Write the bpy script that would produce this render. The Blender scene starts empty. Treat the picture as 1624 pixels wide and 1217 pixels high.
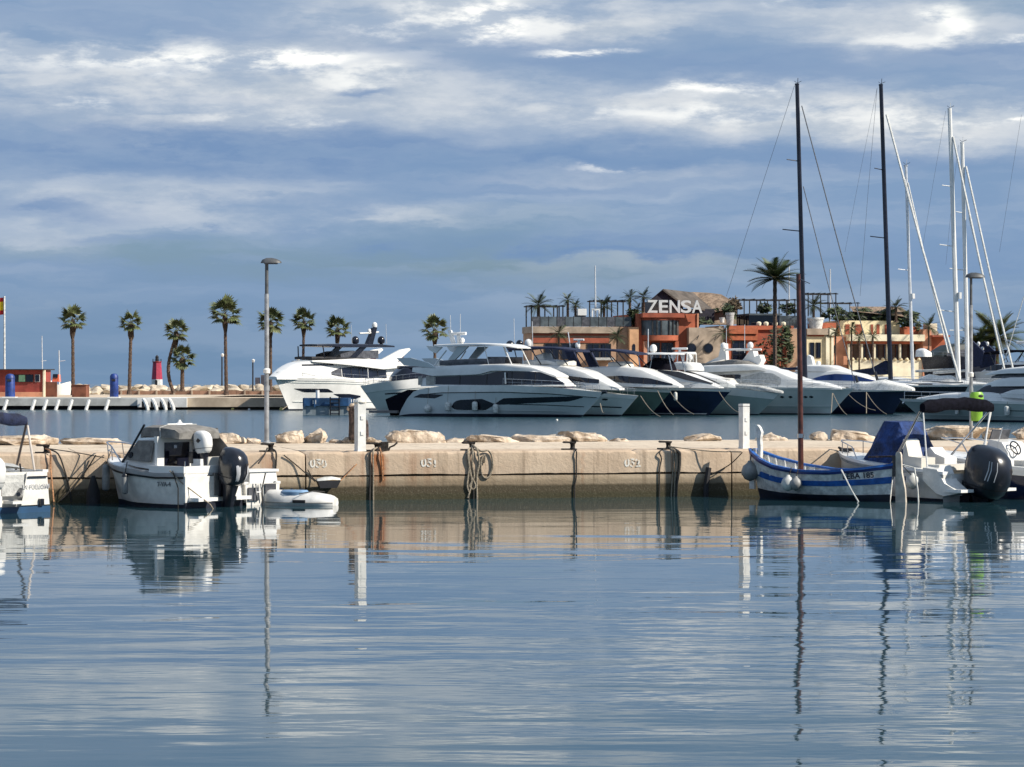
import bpy, bmesh, math, random
from mathutils import Vector
R = random.Random(11)
F, CX, CY, H = 4000.0, 812.0, 608.5, 2.8
SC = bpy.context.scene
COL = SC.collection
rad = math.radians

# ------------------------------------------------------------ camera, sky, sun, exposure
cam = bpy.data.cameras.new('camera'); camo = bpy.data.objects.new('camera', cam); COL.objects.link(camo)
camo.location = (0, 0, H); camo.rotation_euler = (rad(90), 0, 0)
cam.lens = F / 1624 * 36; cam.sensor_width = 36; cam.clip_start = 0.5; cam.clip_end = 30000
SC.camera = camo
SUN = Vector((0.755, -0.27, 0.61)).normalized()
SC.view_settings.view_transform = 'Standard'; SC.view_settings.look = 'None'
SC.view_settings.exposure = 0.42; SC.view_settings.gamma = 1.0; SC.view_settings.use_curve_mapping = False
SC.render.engine = 'CYCLES'
SC.cycles.use_denoising = True
SC.cycles.max_bounces = 6; SC.cycles.diffuse_bounces = 2; SC.cycles.glossy_bounces = 3
SC.cycles.transmission_bounces = 4; SC.cycles.transparent_max_bounces = 8
SC.cycles.caustics_reflective = False; SC.cycles.caustics_refractive = False

def N(nt, typ, **kw):
    n = nt.nodes.new(typ)
    for k, v in kw.items():
        if k.startswith('i_'):
            n.inputs[int(k[2:])].default_value = v
        else:
            setattr(n, k, v)
    return n
def mathn(nt, op, a, b=None, c=None, clamp=False):
    n = nt.nodes.new('ShaderNodeMath'); n.operation = op; n.use_clamp = clamp
    for i, q in enumerate((a, b, c)):
        if q is None: continue
        if hasattr(q, 'default_value'): nt.links.new(q, n.inputs[i])
        else: n.inputs[i].default_value = q
    return n.outputs[0]
def mrange(nt, x, a, b, c=0.0, d=1.0, smooth=True):
    n = nt.nodes.new('ShaderNodeMapRange'); n.interpolation_type = 'SMOOTHSTEP' if smooth else 'LINEAR'
    nt.links.new(x, n.inputs[0])
    for i, q in enumerate((a, b, c, d)): n.inputs[i + 1].default_value = q
    return n.outputs[0]
def mixc(nt, f, a, b):
    n = nt.nodes.new('ShaderNodeMix'); n.data_type = 'RGBA'
    if hasattr(f, 'default_value'): nt.links.new(f, n.inputs[0])
    else: n.inputs[0].default_value = f
    for i, q in ((6, a), (7, b)):
        if hasattr(q, 'default_value'): nt.links.new(q, n.inputs[i])
        else: n.inputs[i].default_value = (*q, 1)
    return n.outputs[2]
def noise(nt, vec, scale, detail=3, rough=0.5, dist=0.0):
    n = nt.nodes.new('ShaderNodeTexNoise'); n.inputs['Scale'].default_value = scale
    n.inputs['Detail'].default_value = detail; n.inputs['Roughness'].default_value = rough
    n.inputs['Distortion'].default_value = dist
    nt.links.new(vec, n.inputs['Vector']); return n.outputs[0]
def mapping(nt, vec, scale=(1, 1, 1), loc=(0, 0, 0), rot=(0, 0, 0)):
    n = nt.nodes.new('ShaderNodeMapping'); nt.links.new(vec, n.inputs[0])
    n.inputs[1].default_value = loc; n.inputs[2].default_value = rot; n.inputs[3].default_value = scale
    return n.outputs[0]

def make_world():
    w = bpy.data.worlds.new('World'); SC.world = w; w.use_nodes = True
    nt = w.node_tree; nt.nodes.clear(); L = nt.links.new
    out = N(nt, 'ShaderNodeOutputWorld')
    sky = N(nt, 'ShaderNodeTexSky', sky_type='NISHITA', sun_disc=False)
    sky.sun_elevation = math.asin(SUN.z); sky.sun_rotation = math.atan2(SUN.x, SUN.y)
    sky.dust_density = 1.5; sky.air_density = 1.2
    bgs = N(nt, 'ShaderNodeBackground'); bgs.inputs[1].default_value = 0.07
    hz = N(nt, 'ShaderNodeHueSaturation'); hz.inputs['Saturation'].default_value = 0.35; L(sky.outputs[0], hz.inputs['Color'])
    tint = N(nt, 'ShaderNodeMix', data_type='RGBA', blend_type='MULTIPLY'); tint.inputs[0].default_value = 1.0; L(hz.outputs[0], tint.inputs[6]); tint.inputs[7].default_value = (0.54, 0.80, 1.06, 1)
    L(tint.outputs[2], bgs.inputs[0])
    tc = N(nt, 'ShaderNodeTexCoord'); g = tc.outputs['Generated']
    sep = N(nt, 'ShaderNodeSeparateXYZ'); L(g, sep.inputs[0])
    z = sep.outputs[2]; az = mathn(nt, 'ARCTAN2', sep.outputs[0], sep.outputs[1])
    # layered cloud banks: noise stretched along the horizon
    w1 = noise(nt, mapping(nt, g, (7, 7, 34)), 1.0, 3)
    w2 = noise(nt, mapping(nt, g, (30, 30, 110), (4, 1, 2)), 1.0, 8, 0.62)
    vz = mathn(nt, 'ADD', z, mathn(nt, 'ADD', mathn(nt, 'MULTIPLY', mathn(nt, 'SUBTRACT', w1, 0.5), 0.016), mathn(nt, 'MULTIPLY', mathn(nt, 'SUBTRACT', w2, 0.5), 0.017)))
    waz = mathn(nt, 'ADD', az, mathn(nt, 'MULTIPLY', mathn(nt, 'SUBTRACT', noise(nt, mapping(nt, g, (20, 20, 60), (9, 5, 1)), 1.0, 4), 0.5), 0.05))
    cb = N(nt, 'ShaderNodeCombineXYZ'); L(sep.outputs[0], cb.inputs[0]); L(sep.outputs[1], cb.inputs[1]); L(vz, cb.inputs[2])
    v = cb.outputs[0]
    n1 = noise(nt, mapping(nt, v, (5, 5, 46), (3.1, 0.4, 1.7)), 1.0, 4, 0.5)
    n2 = noise(nt, mapping(nt, v, (13, 13, 100), (1.3, 7.4, 0.2)), 1.0, 6, 0.55)
    n3 = noise(nt, mapping(nt, g, (26, 26, 84), (8, 2.2, 3.0)), 1.0, 8, 0.62)
    n4 = noise(nt, mapping(nt, v, (4, 4, 70), (2.2, 1.9, 5.5)), 1.0, 4, 0.5)
    def blob(px, py, sx, sy, amp):
        a0 = (px - CX) / F; z0 = (CY - py) / F
        dx = mathn(nt, 'MULTIPLY', mathn(nt, 'SUBTRACT', waz, a0), F / sx)
        dz = mathn(nt, 'MULTIPLY', mathn(nt, 'SUBTRACT', vz, z0), F / sy)
        r = mathn(nt, 'ADD', mathn(nt, 'MULTIPLY', dx, dx), mathn(nt, 'MULTIPLY', dz, dz))
        return mathn(nt, 'MULTIPLY', mathn(nt, 'EXPONENT', mathn(nt, 'MULTIPLY', mathn(nt, 'POWER', r, 1.4), -1.0)), amp)
    def total(lst):
        t = lst[0]
        for q in lst[1:]: t = mathn(nt, 'ADD', t, q)
        return t
    pale = total([blob(400, 140, 470, 85, .75), blob(250, 205, 260, 26, .3), blob(760, 35, 300, 60, .65), blob(1150, 178, 370, 38, .7), blob(1450, 60, 230, 60, .55), blob(1520, 205, 200, 40, .6), blob(260, 330, 420, 36, .42), blob(1250, 215, 300, 30, .4), blob(1000, 275, 240, 13, .5), blob(640, 345, 160, 18, .3), blob(950, 420, 300, 10, .25), blob(100, 385, 160, 16, .35), blob(1100, 50, 220, 40, .35)])
    white = total([blob(330, 95, 260, 20, .75), blob(480, 92, 60, 14, .5), blob(560, 128, 80, 16, .45), blob(770, 32, 60, 34, 1.0), blob(700, 22, 70, 18, .5), blob(620, 40, 50, 16, .4), blob(950, 84, 70, 7, .8), blob(1140, 148, 90, 9, .7), blob(1120, 185, 190, 14, .5), blob(1490, 48, 40, 24, .8), blob(1420, 75, 90, 12, .45), blob(1530, 195, 130, 10, .55), blob(135, 183, 40, 10, .6), blob(1620, 190, 30, 9, .8), blob(1610, 80, 60, 8, .5), blob(960, 270, 60, 5, .4), blob(440, 200, 110, 10, .35), blob(870, 40, 60, 22, .4), blob(1230, 12, 40, 10, .4)])
    dark = total([blob(380, 245, 640, 42, .85), blob(820, 88, 330, 26, .7), blob(700, 60, 160, 16, .3), blob(1300, 118, 420, 22, .5), blob(1540, 95, 140, 14, .5), blob(60, 347, 150, 17, .75), blob(700, 388, 230, 14, .95), blob(220, 386, 120, 8, .8), blob(470, 360, 60, 5, .5), blob(950, 405, 200, 9, .5), blob(575, 150, 60, 9, .7), blob(500, 322, 150, 10, .35), blob(140, 25, 330, 40, .35), blob(1060, 378, 220, 12, .4), blob(200, 420, 320, 22, .35), blob(1200, 262, 520, 22, .5), blob(340, 365, 14, 4, .5), blob(1100, 400, 400, 20, .3), blob(1450, 400, 260, 40, .25), blob(900, 300, 200, 10, .3)])
    clear = total([blob(640, 408, 520, 40, .8), blob(60, 405, 260, 14, .55), blob(830, 345, 170, 22, .55), blob(880, 425, 260, 30, .6), blob(1560, 20, 100, 30, .45), blob(1240, 400, 160, 20, .3)])
    # deck of grey-blue stratus, a darker smooth layer towards the horizon
    base = mixc(nt, mrange(nt, mathn(nt, 'ADD', mathn(nt, 'MULTIPLY', n1, .55), mathn(nt, 'MULTIPLY', n2, .45)), 0.40, 0.60), (0.168, 0.258, 0.400), (0.280, 0.352, 0.462))
    lowc = mixc(nt, mrange(nt, n4, .35, .65), (0.130, 0.212, 0.328), (0.180, 0.258, 0.370))
    base = mixc(nt, mrange(nt, z, 0.008, 0.062), lowc, base)
    edge = mathn(nt, 'ADD', mathn(nt, 'MULTIPLY', n2, .6), mathn(nt, 'MULTIPLY', n3, .4))
    pf = mathn(nt, 'MULTIPLY', pale, mrange(nt, edge, .38, .57, .50, 1.3), clamp=True)
    col = mixc(nt, pf, base, mixc(nt, mrange(nt, n3, .35, .65), (0.36, 0.415, 0.485), (0.54, 0.565, 0.59)))
    cl = mathn(nt, 'MULTIPLY', clear, mrange(nt, n2, .36, .6, 1.1, .55), clamp=True)
    dk = mathn(nt, 'MULTIPLY', mathn(nt, 'ADD', dark, mrange(nt, n4, .56, .72, 0, .3)), mrange(nt, edge, .40, .56, .45, 1.25), clamp=True)
    wf = mathn(nt, 'MULTIPLY', mathn(nt, 'ADD', white, mrange(nt, mathn(nt, 'MULTIPLY', pale, edge), .42, .7, 0, .35)), mrange(nt, n3, .42, .58, .15, 1.3), clamp=True)
    col = mixc(nt, mathn(nt, 'MULTIPLY', dk, .88), col, (0.124, 0.212, 0.372))
    col = mixc(nt, wf, col, (0.82, 0.82, 0.79))
    bgc = N(nt, 'ShaderNodeBackground'); L(col, bgc.inputs[0]); bgc.inputs[1].default_value = 1.0
    fac = mathn(nt, 'SUBTRACT', 1.0, mathn(nt, 'MULTIPLY', mathn(nt, 'MULTIPLY', cl, mathn(nt, 'SUBTRACT', 1.0, mathn(nt, 'MULTIPLY', dk, .85))), 0.75), clamp=True)
    mx = N(nt, 'ShaderNodeMixShader'); L(fac, mx.inputs[0]); L(bgs.outputs[0], mx.inputs[1]); L(bgc.outputs[0], mx.inputs[2])
    L(mx.outputs[0], out.inputs[0])
make_world()
sl = bpy.data.lights.new('sun', 'SUN'); so = bpy.data.objects.new('sun', sl); COL.objects.link(so)
sl.energy = 4.6; sl.angle = rad(0.6); sl.color = (1.0, 0.93, 0.82)
so.rotation_euler = (-SUN).to_track_quat('-Z', 'Y').to_euler(); so.location = (60, -20, 60)

# ------------------------------------------------------------ materials
MATS = {}
def mat(name, col, rough=0.6, metal=0.0, var=0.10, scale=3.0, bump=0.0, bscale=None, col2=None, spec=0.5, coat=0.0):
    if name in MATS: return MATS[name]
    m = bpy.data.materials.new(name); m.use_nodes = True; nt = m.node_tree
    p = nt.nodes['Principled BSDF']; L = nt.links.new
    tc = N(nt, 'ShaderNodeTexCoord'); v = tc.outputs['Object']
    n = noise(nt, v, scale, 4, 0.6)
    c2 = col2 or tuple(max(0, c * (1 - 2.2 * var)) for c in col)
    c1 = tuple(min(1, c * (1 + var * 0.6)) for c in col)
    L(mixc(nt, mrange(nt, n, 0.32, 0.68), c2, c1), p.inputs['Base Color'])
    p.inputs['Roughness'].default_value = rough; p.inputs['Metallic'].default_value = metal
    p.inputs['Specular IOR Level'].default_value = spec
    if coat: p.inputs['Coat Weight'].default_value = coat
    if bump:
        b = N(nt, 'ShaderNodeBump'); b.inputs['Strength'].default_value = 1.0; b.inputs['Distance'].default_value = bump
        L(noise(nt, v, bscale or scale * 4, 5, 0.6), b.inputs['Height']); L(b.outputs[0], p.inputs['Normal'])
    MATS[name] = m; return m
GEL = mat('gelcoat_white', (0.80, 0.79, 0.76), 0.25, var=0.05, scale=0.8)
GEL2 = mat('gelcoat_cream', (0.74, 0.70, 0.62), 0.32, var=0.08, scale=1.5)
HGREY = mat('hull_grey', (0.56, 0.60, 0.60), 0.18, var=0.04, scale=0.4)
HSILV = mat('hull_silver', (0.60, 0.63, 0.61), 0.2, var=0.05, scale=0.5)
HGREEN = mat('hull_green', (0.10, 0.155, 0.13), 0.16, var=0.12, scale=0.5)
HNAVY = mat('hull_navy', (0.010, 0.018, 0.055), 0.12, var=0.15, scale=0.5)
HTEAL = mat('hull_teal', (0.36, 0.43, 0.41), 0.2, var=0.06, scale=0.5)
HBLACK = mat('hull_black', (0.012, 0.013, 0.022), 0.2, var=0.2)
ANTI = mat('antifouling', (0.010, 0.016, 0.035), 0.6, var=0.3)
TINT = mat('tinted_glass', (0.010, 0.012, 0.024), 0.06, var=0.2, scale=0.6, spec=0.6)
BLUEGLASS = mat('blue_tinted_glass', (0.012, 0.045, 0.20), 0.1, var=0.2, scale=0.6)
SMOKE = mat('smoked_screen', (0.10, 0.10, 0.11), 0.12, var=0.2)
BEIGEGLASS = mat('curtained_glass', (0.42, 0.40, 0.36), 0.2, var=0.15)
CHROME = mat('stainless_steel', (0.62, 0.62, 0.62), 0.22, 1.0, var=0.1)
ALU = mat('mast_aluminium', (0.70, 0.71, 0.72), 0.35, 0.35, var=0.08)
MASTB = mat('mast_black', (0.012, 0.014, 0.028), 0.3, var=0.2)
STAYW = mat('furled_white_sail', (0.78, 0.77, 0.73), 0.7, var=0.12, scale=6)
STAYG = mat('furled_grey_sail', (0.12, 0.13, 0.15), 0.7, var=0.2, scale=6)
WIRE = mat('rigging_wire', (0.12, 0.13, 0.15), 0.4, 0.4)
BLKPL = mat('black_plastic', (0.012, 0.013, 0.020), 0.28, var=0.25, coat=0.3)
BLKMAT = mat('black_canvas', (0.008, 0.008, 0.014), 0.9, var=0.25, scale=9, bump=0.01, spec=0.08)
GREYCAN = mat('grey_canvas', (0.20, 0.19, 0.175), 0.85, var=0.15, scale=6, bump=0.008)
LGREYCAN = mat('light_grey_canvas', (0.50, 0.50, 0.48), 0.85, var=0.12, scale=5, bump=0.02)
BLUECAN = mat('blue_canvas', (0.010, 0.042, 0.17), 0.8, var=0.30, scale=4, bump=0.09, bscale=5)
NAVYCAN = mat('navy_canvas', (0.012, 0.02, 0.06), 0.85, var=0.25, scale=6, bump=0.02)
BLUEPT = mat('blue_paint', (0.018, 0.115, 0.42), 0.4, var=0.2, scale=4)
WHITEPT = mat('white_paint', (0.78, 0.77, 0.73), 0.45, var=0.17, scale=5, bump=0.006)
GELW = mat('worn_gelcoat', (0.77, 0.75, 0.70), 0.32, var=0.08, scale=3.5, bump=0.004)
BINGREEN = mat('bin_green', (0.22, 0.46, 0.04), 0.45, var=0.1)
RUBBER = mat('black_rubber', (0.014, 0.014, 0.018), 0.7, var=0.3)
FENDW = mat('fender_white', (0.66, 0.66, 0.62), 0.45, var=0.15, scale=5)
ROPE = mat('rope_tan', (0.36, 0.30, 0.22), 0.9, var=0.3, scale=40, bump=0.005)
ROPED = mat('rope_dark', (0.045, 0.04, 0.035), 0.9, var=0.3, scale=30)
ROPEO = mat('rope_orange', (0.50, 0.25, 0.12), 0.9, var=0.3, scale=30)
IRON = mat('rusty_iron', (0.030, 0.024, 0.022), 0.7, 0.3, var=0.5, scale=14, bump=0.01)
MASTBR = mat('varnished_mast', (0.085, 0.026, 0.018), 0.35, var=0.25, scale=5)
GALV = mat('galvanised_steel', (0.42, 0.43, 0.44), 0.45, 0.5, var=0.18, scale=4)
LAMPG = mat('lamp_grey', (0.10, 0.105, 0.11), 0.5, var=0.2)
PEDW = mat('pedestal_white', (0.80, 0.79, 0.75), 0.45, var=0.08, scale=4)
PEDG = mat('pedestal_panel', (0.33, 0.31, 0.30), 0.5, var=0.2, scale=4)
ROCK = mat('limestone_boulder', (0.64, 0.53, 0.41), 0.9, var=0.22, scale=2.6, bump=0.10, bscale=4, col2=(0.32, 0.24, 0.17))
ROCKF = mat('breakwater_boulder', (0.66, 0.57, 0.44), 0.92, var=0.2, scale=0.5, bump=0.15, bscale=1.3, col2=(0.34, 0.28, 0.21))
TIMBER = mat('weathered_timber', (0.10, 0.065, 0.055), 0.85, var=0.4, scale=9, bump=0.03)
TRUNK = mat('palm_trunk', (0.13, 0.085, 0.062), 0.9, var=0.3, scale=5, bump=0.05)
SKIRT = mat('dead_palm_fronds', (0.075, 0.05, 0.032), 0.95, var=0.3, scale=6, bump=0.05)
FROND = mat('palm_frond', (0.135, 0.160, 0.060), 0.55, var=0.4, scale=2.0)
FROND2 = mat('date_palm_frond', (0.070, 0.095, 0.035), 0.5, var=0.4, scale=2.0)
LEAFD = mat('dark_leaves', (0.062, 0.085, 0.032), 0.6, var=0.4, scale=1.5)
TERRA = mat('terracotta_render', (0.46, 0.125, 0.062), 0.85, var=0.14, scale=0.7)
TERRA2 = mat('dark_terracotta_render', (0.34, 0.085, 0.046), 0.85, var=0.14, scale=0.7)
SALMON = mat('salmon_render', (0.60, 0.28, 0.17), 0.85, var=0.12, scale=0.7)
TANR = mat('tan_render', (0.45, 0.28, 0.18), 0.88, var=0.12, scale=0.7)
ORANGER = mat('orange_render', (0.66, 0.37, 0.20), 0.85, var=0.12, scale=0.7)
SANDR = mat('sandy_render', (0.42, 0.33, 0.25), 0.9, var=0.14, scale=0.8)
CREAM = mat('cream_render', (0.82, 0.69, 0.44), 0.85, var=0.10, scale=0.8)
CREAM2 = mat('pale_cream_render', (0.86, 0.78, 0.58), 0.85, var=0.08, scale=0.8)
ROOFG = mat('grey_roof', (0.115, 0.095, 0.08), 0.9, var=0.2, scale=1.0, bump=0.05)
ROOFT = mat('tan_thatch', (0.28, 0.20, 0.14), 0.95, var=0.25, scale=2.0, bump=0.08)
GABLE = mat('dark_gable', (0.02, 0.02, 0.035), 0.8, var=0.2)
STEELD = mat('dark_steel', (0.035, 0.033, 0.035), 0.5, 0.2, var=0.3)
RAILGL = mat('railing_glass_grey', (0.11, 0.13, 0.14), 0.12, var=0.25, scale=0.6)
SIGNW = mat('sign_grey_white', (0.62, 0.61, 0.60), 0.5, var=0.06)
REDPT = mat('red_paint', (0.34, 0.035, 0.032), 0.55, var=0.15, scale=1)
BRICKR = mat('dull_red_wall', (0.30, 0.052, 0.04), 0.8, var=0.16, scale=1)
BROWN = mat('brown_box', (0.19, 0.065, 0.035), 0.8, var=0.2, scale=1)
BLUEBIN = mat('blue_plastic', (0.014, 0.045, 0.22), 0.5, var=0.2, scale=2)
YELLOW = mat('yellow_float', (0.62, 0.50, 0.12), 0.5, var=0.15)
FLAGR = mat('flag_red', (0.55, 0.02, 0.02), 0.8, var=0.1)
FLAGY = mat('flag_yellow', (0.85, 0.55, 0.02), 0.8, var=0.1)
ORANGEP = mat('orange_paint', (0.62, 0.12, 0.05), 0.5, var=0.1)
FARB = mat('far_tower_grey', (0.17, 0.15, 0.17), 0.9, var=0.2, scale=0.2)
BLUEHULL = mat('barge_blue', (0.022, 0.085, 0.21), 0.5, var=0.25, scale=1.0)
WOODL = mat('pale_timber', (0.50, 0.36, 0.22), 0.8, var=0.25, scale=3)
KBLUE = mat('kayak_blue', (0.20, 0.33, 0.50), 0.5, var=0.12)
JETC = mat('jetty_concrete', (0.66, 0.54, 0.40), 0.9, var=0.2, scale=0.4, col2=(0.45, 0.35, 0.25))
JETW = mat('jetty_white', (0.84, 0.83, 0.80), 0.8, var=0.12, scale=0.5)
JETG = mat('jetty_grey', (0.52, 0.52, 0.49), 0.85, var=0.15, scale=0.5)
LOWW = mat('low_brick_wall', (0.33, 0.19, 0.13), 0.9, var=0.2, scale=0.6)

# ------------------------------------------------------------ mesh builder
class MB:
    def __init__(s): s.v = []; s.f = []; s.mi = []; s.m = 0; s.pc = []
    def add(s, vs, fs):
        o = len(s.v); s.v += [tuple(q) for q in vs]; s.pc.append((o, len(s.f)))
        for f in fs: s.f.append(tuple(i + o for i in f)); s.mi.append(s.m)
        return s
    def box(s, c, d, rz=0.0, ry=0.0, top=1.0):
        x, y, z = d[0] / 2, d[1] / 2, d[2] / 2; vs = []
        for k in (-1, 1):
            q = top if k > 0 else 1.0
            for i, j in ((-1, -1), (1, -1), (1, 1), (-1, 1)): vs.append(Vector((i * x * q, j * y * q, k * z)))
        cr, sr, cy, sy = math.cos(rz), math.sin(rz), math.cos(ry), math.sin(ry)
        o = []
        for q in vs:
            a = Vector((q.x * cy + q.z * sy, q.y, -q.x * sy + q.z * cy))
            o.append((c[0] + a.x * cr - a.y * sr, c[1] + a.x * sr + a.y * cr, c[2] + a.z))
        return s.add(o, [(0, 3, 2, 1), (4, 5, 6, 7), (0, 1, 5, 4), (1, 2, 6, 5), (2, 3, 7, 6), (3, 0, 4, 7)])
    def rings(s, rr, closed=True, caps=True):
        n = len(rr[0]); vs = [p for r in rr for p in r]; fs = []
        for i in range(len(rr) - 1):
            for j in range(n if closed else n - 1):
                k = (j + 1) % n; fs.append((i * n + j, i * n + k, (i + 1) * n + k, (i + 1) * n + j))
        if caps and closed:
            fs.append(tuple(range(n - 1, -1, -1))); fs.append(tuple(range((len(rr) - 1) * n, len(rr) * n)))
        return s.add(vs, fs)
    def tube(s, pts, r, n=6, r1=None):
        P = [Vector(p) for p in pts]; rr = []
        for i, p in enumerate(P):
            t = (P[min(i + 1, len(P) - 1)] - P[max(i - 1, 0)])
            if t.length < 1e-9: t = Vector((0, 0, 1))
            t.normalize(); a = t.orthogonal().normalized() if i == 0 else (a - t * a.dot(t)).normalized()
            b = t.cross(a); q = r if r1 is None else r + (r1 - r) * i / max(1, len(P) - 1)
            rr.append([p + a * math.cos(6.28318 * k / n) * q + b * math.sin(6.28318 * k / n) * q for k in range(n)])
        return s.rings(rr)
    def lathe(s, prof, c=(0, 0, 0), n=14, sx=1.0, sy=1.0):
        rr = [[(c[0] + r * sx * math.cos(6.28318 * k / n), c[1] + r * sy * math.sin(6.28318 * k / n), c[2] + z) for k in range(n)] for r, z in prof]
        return s.rings(rr)
    def ball(s, c, r, nu=12, nv=7):
        rx, ry, rz = r if hasattr(r, '__len__') else (r, r, r); rr = []
        for i in range(nv + 1):
            a = math.pi * (i / nv * 0.98 + 0.01)
            rr.append([(c[0] + rx * math.sin(a) * math.cos(6.28318 * k / nu), c[1] + ry * math.sin(a) * math.sin(6.28318 * k / nu), c[2] - rz * math.cos(a)) for k in range(nu)])
        return s.rings(rr)
    def prism(s, poly, y0, y1, axis='y'):
        f = {'y': lambda p, q: (p[0], q, p[1]), 'x': lambda p, q: (q, p[0], p[1]), 'z': lambda p, q: (p[0], p[1], q)}[axis]
        return s.rings([[f(p, y0) for p in poly], [f(p, y1) for p in poly]])
    def split(s, name, mats, parent=None, **kw):
        """one object per separate piece"""
        o = None; ends = s.pc[1:] + [(len(s.v), len(s.f))]
        for (v0, f0), (v1, f1) in zip(s.pc, ends):
            m = MB(); m.add(s.v[v0:v1], [tuple(i - v0 for i in f) for f in s.f[f0:f1]]); q = m.build(name, mats, parent, **kw); o = o or q
        return o
    def build(s, name, mats, parent=None, world=False, loc=None, rz=0.0, sharp=38, label=None):
        me = bpy.data.meshes.new(name); vs = s.v
        if world and parent is not None:
            l = parent.location; vs = [(p[0] - l.x, p[1] - l.y, p[2] - l.z) for p in vs]
        me.from_pydata(vs, [], s.f); me.update()
        bm = bmesh.new(); bm.from_mesh(me); bmesh.ops.recalc_face_normals(bm, faces=bm.faces); bm.to_mesh(me); bm.free()
        ms = mats if isinstance(mats, (list, tuple)) else [mats]
        for m in ms: me.materials.append(m)
        if len(ms) > 1: me.polygons.foreach_set('material_index', s.mi)
        me.polygons.foreach_set('use_smooth', [True] * len(me.polygons)); me.set_sharp_from_angle(angle=rad(sharp))
        return link(name, me, parent, loc, rz, label)
def link(name, me, parent=None, loc=None, rz=0.0, label=None):
    o = bpy.data.objects.new(name, me); COL.objects.link(o)
    if parent is not None: o.parent = parent
    if loc is not None: o.location = loc
    if rz: o.rotation_euler = (0, 0, rz)
    if label: o['label'] = label
    return o
def tag(o, label=None, cat=None, group=None, kind=None):
    if label: o['label'] = label
    if cat: o['category'] = cat
    if group: o['group'] = group
    if kind: o['kind'] = kind
    return o
def thing(name, label, cat, loc=(0, 0, 0), rz=0.0, group=None, kind=None):
    o = bpy.data.objects.new(name, None); COL.objects.link(o); o.location = loc; o.rotation_euler = (0, 0, rz)
    o.empty_display_size = 0.3
    return tag(o, label, cat, group, kind)
def wx(px, Y): return (px - CX) * Y / F
def wz(py, Y): return H + (CY - py) * Y / F
def W(px, py, Y): return Vector((wx(px, Y), Y, wz(py, Y)))
def lerp(a, b, t): return a + (b - a) * t
def interp(pl, x):
    if x <= pl[0][0]: return pl[0][1]
    for (a, b), (c, d) in zip(pl, pl[1:]):
        if x <= c: return b + (d - b) * (x - a) / max(1e-9, c - a)
    return pl[-1][1]
def sstep(t): t = max(0, min(1, t)); return t * t * (3 - 2 * t)
def sag(a, b, drop, n=10):
    a, b = Vector(a), Vector(b)
    return [a.lerp(b, i / n) - Vector((0, 0, drop * 4 * (i / n) * (1 - i / n))) for i in range(n + 1)]
def text_mesh(txt, size, ext, off=0.0, res=3):
    cu = bpy.data.curves.new('lettering', 'FONT'); cu.body = txt; cu.size = size; cu.extrude = ext; cu.offset = off
    cu.align_x = 'CENTER'; cu.resolution_u = res
    o = bpy.data.objects.new('lettering', cu); COL.objects.link(o)
    me = bpy.data.meshes.new_from_object(o.evaluated_get(bpy.context.evaluated_depsgraph_get()))
    bpy.data.objects.remove(o); return me
# ------------------------------------------------------------ water
def make_water():
    m = bpy.data.materials.new('harbour_water'); m.use_nodes = True; nt = m.node_tree; L = nt.links.new
    p = nt.nodes['Principled BSDF']
    p.inputs['Base Color'].default_value = (0.018, 0.052, 0.066, 1); p.inputs['Roughness'].default_value = 0.03
    p.inputs['IOR'].default_value = 1.42
    tc = N(nt, 'ShaderNodeTexCoord'); v = tc.outputs['Object']
    sep = N(nt, 'ShaderNodeSeparateXYZ'); L(v, sep.inputs[0])
    far = mrange(nt, sep.outputs[1], 66, 84)
    calm = mrange(nt, sep.outputs[1], 24, 52, 1.0, 0.30)
    patch = mrange(nt, noise(nt, mapping(nt, v, (0.05, 0.03, 1)), 1.0, 2), 0.35, 0.68, 0.35, 1.3)
    a = noise(nt, mapping(nt, v, (0.20, 0.62, 1), rot=(0, 0, 0.10)), 1.0, 2, 0.45, 0.3)
    b = noise(nt, mapping(nt, v, (0.9, 2.6, 1), (5, 3, 0), rot=(0, 0, -0.06)), 1.0, 2, 0.5, 0.2)
    c = noise(nt, mapping(nt, v, (3.0, 7.0, 1)), 1.0, 2, 0.5)
    h = mathn(nt, 'ADD', mathn(nt, 'MULTIPLY', a, 0.040), mathn(nt, 'MULTIPLY', b, 0.0052))
    h = mathn(nt, 'ADD', h, mathn(nt, 'MULTIPLY', c, 0.0010))
    h = mathn(nt, 'MULTIPLY', mathn(nt, 'MULTIPLY', h, calm), patch)
    d = noise(nt, mapping(nt, v, (0.55, 0.8, 1)), 1.0, 4, 0.6)
    hf = mathn(nt, 'MULTIPLY', mathn(nt, 'MULTIPLY', d, 0.26), far)
    h = mathn(nt, 'ADD', mathn(nt, 'MULTIPLY', h, mathn(nt, 'SUBTRACT', 1.0, far)), hf)
    L(mathn(nt, 'ADD', mathn(nt, 'MULTIPLY', far, 0.10), 0.03), p.inputs['Roughness'])
    bp = N(nt, 'ShaderNodeBump'); bp.inputs['Strength'].default_value = 1.0; bp.inputs['Distance'].default_value = 1.0
    L(h, bp.inputs['Height']); L(bp.outputs[0], p.inputs['Normal'])
    mb = MB(); S = 9000
    mb.add([(-S, -300, 0), (S, -300, 0), (S, 12000, 0), (-S, 12000, 0)], [(0, 1, 2, 3)])
    o = mb.build('water', m); tag(o, 'calm blue harbour water rippling with reflections', kind='structure')
    mb = MB(); mb.add([(-S, -300, -6), (S, -300, -6), (S, 12000, -6), (-S, 12000, -6)], [(0, 1, 2, 3)])
    o = mb.build('harbour_bed', mat('seabed', (0.05, 0.06, 0.05), 0.9)); tag(o, 'harbour bed under the water', kind='structure')
make_water()

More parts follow.
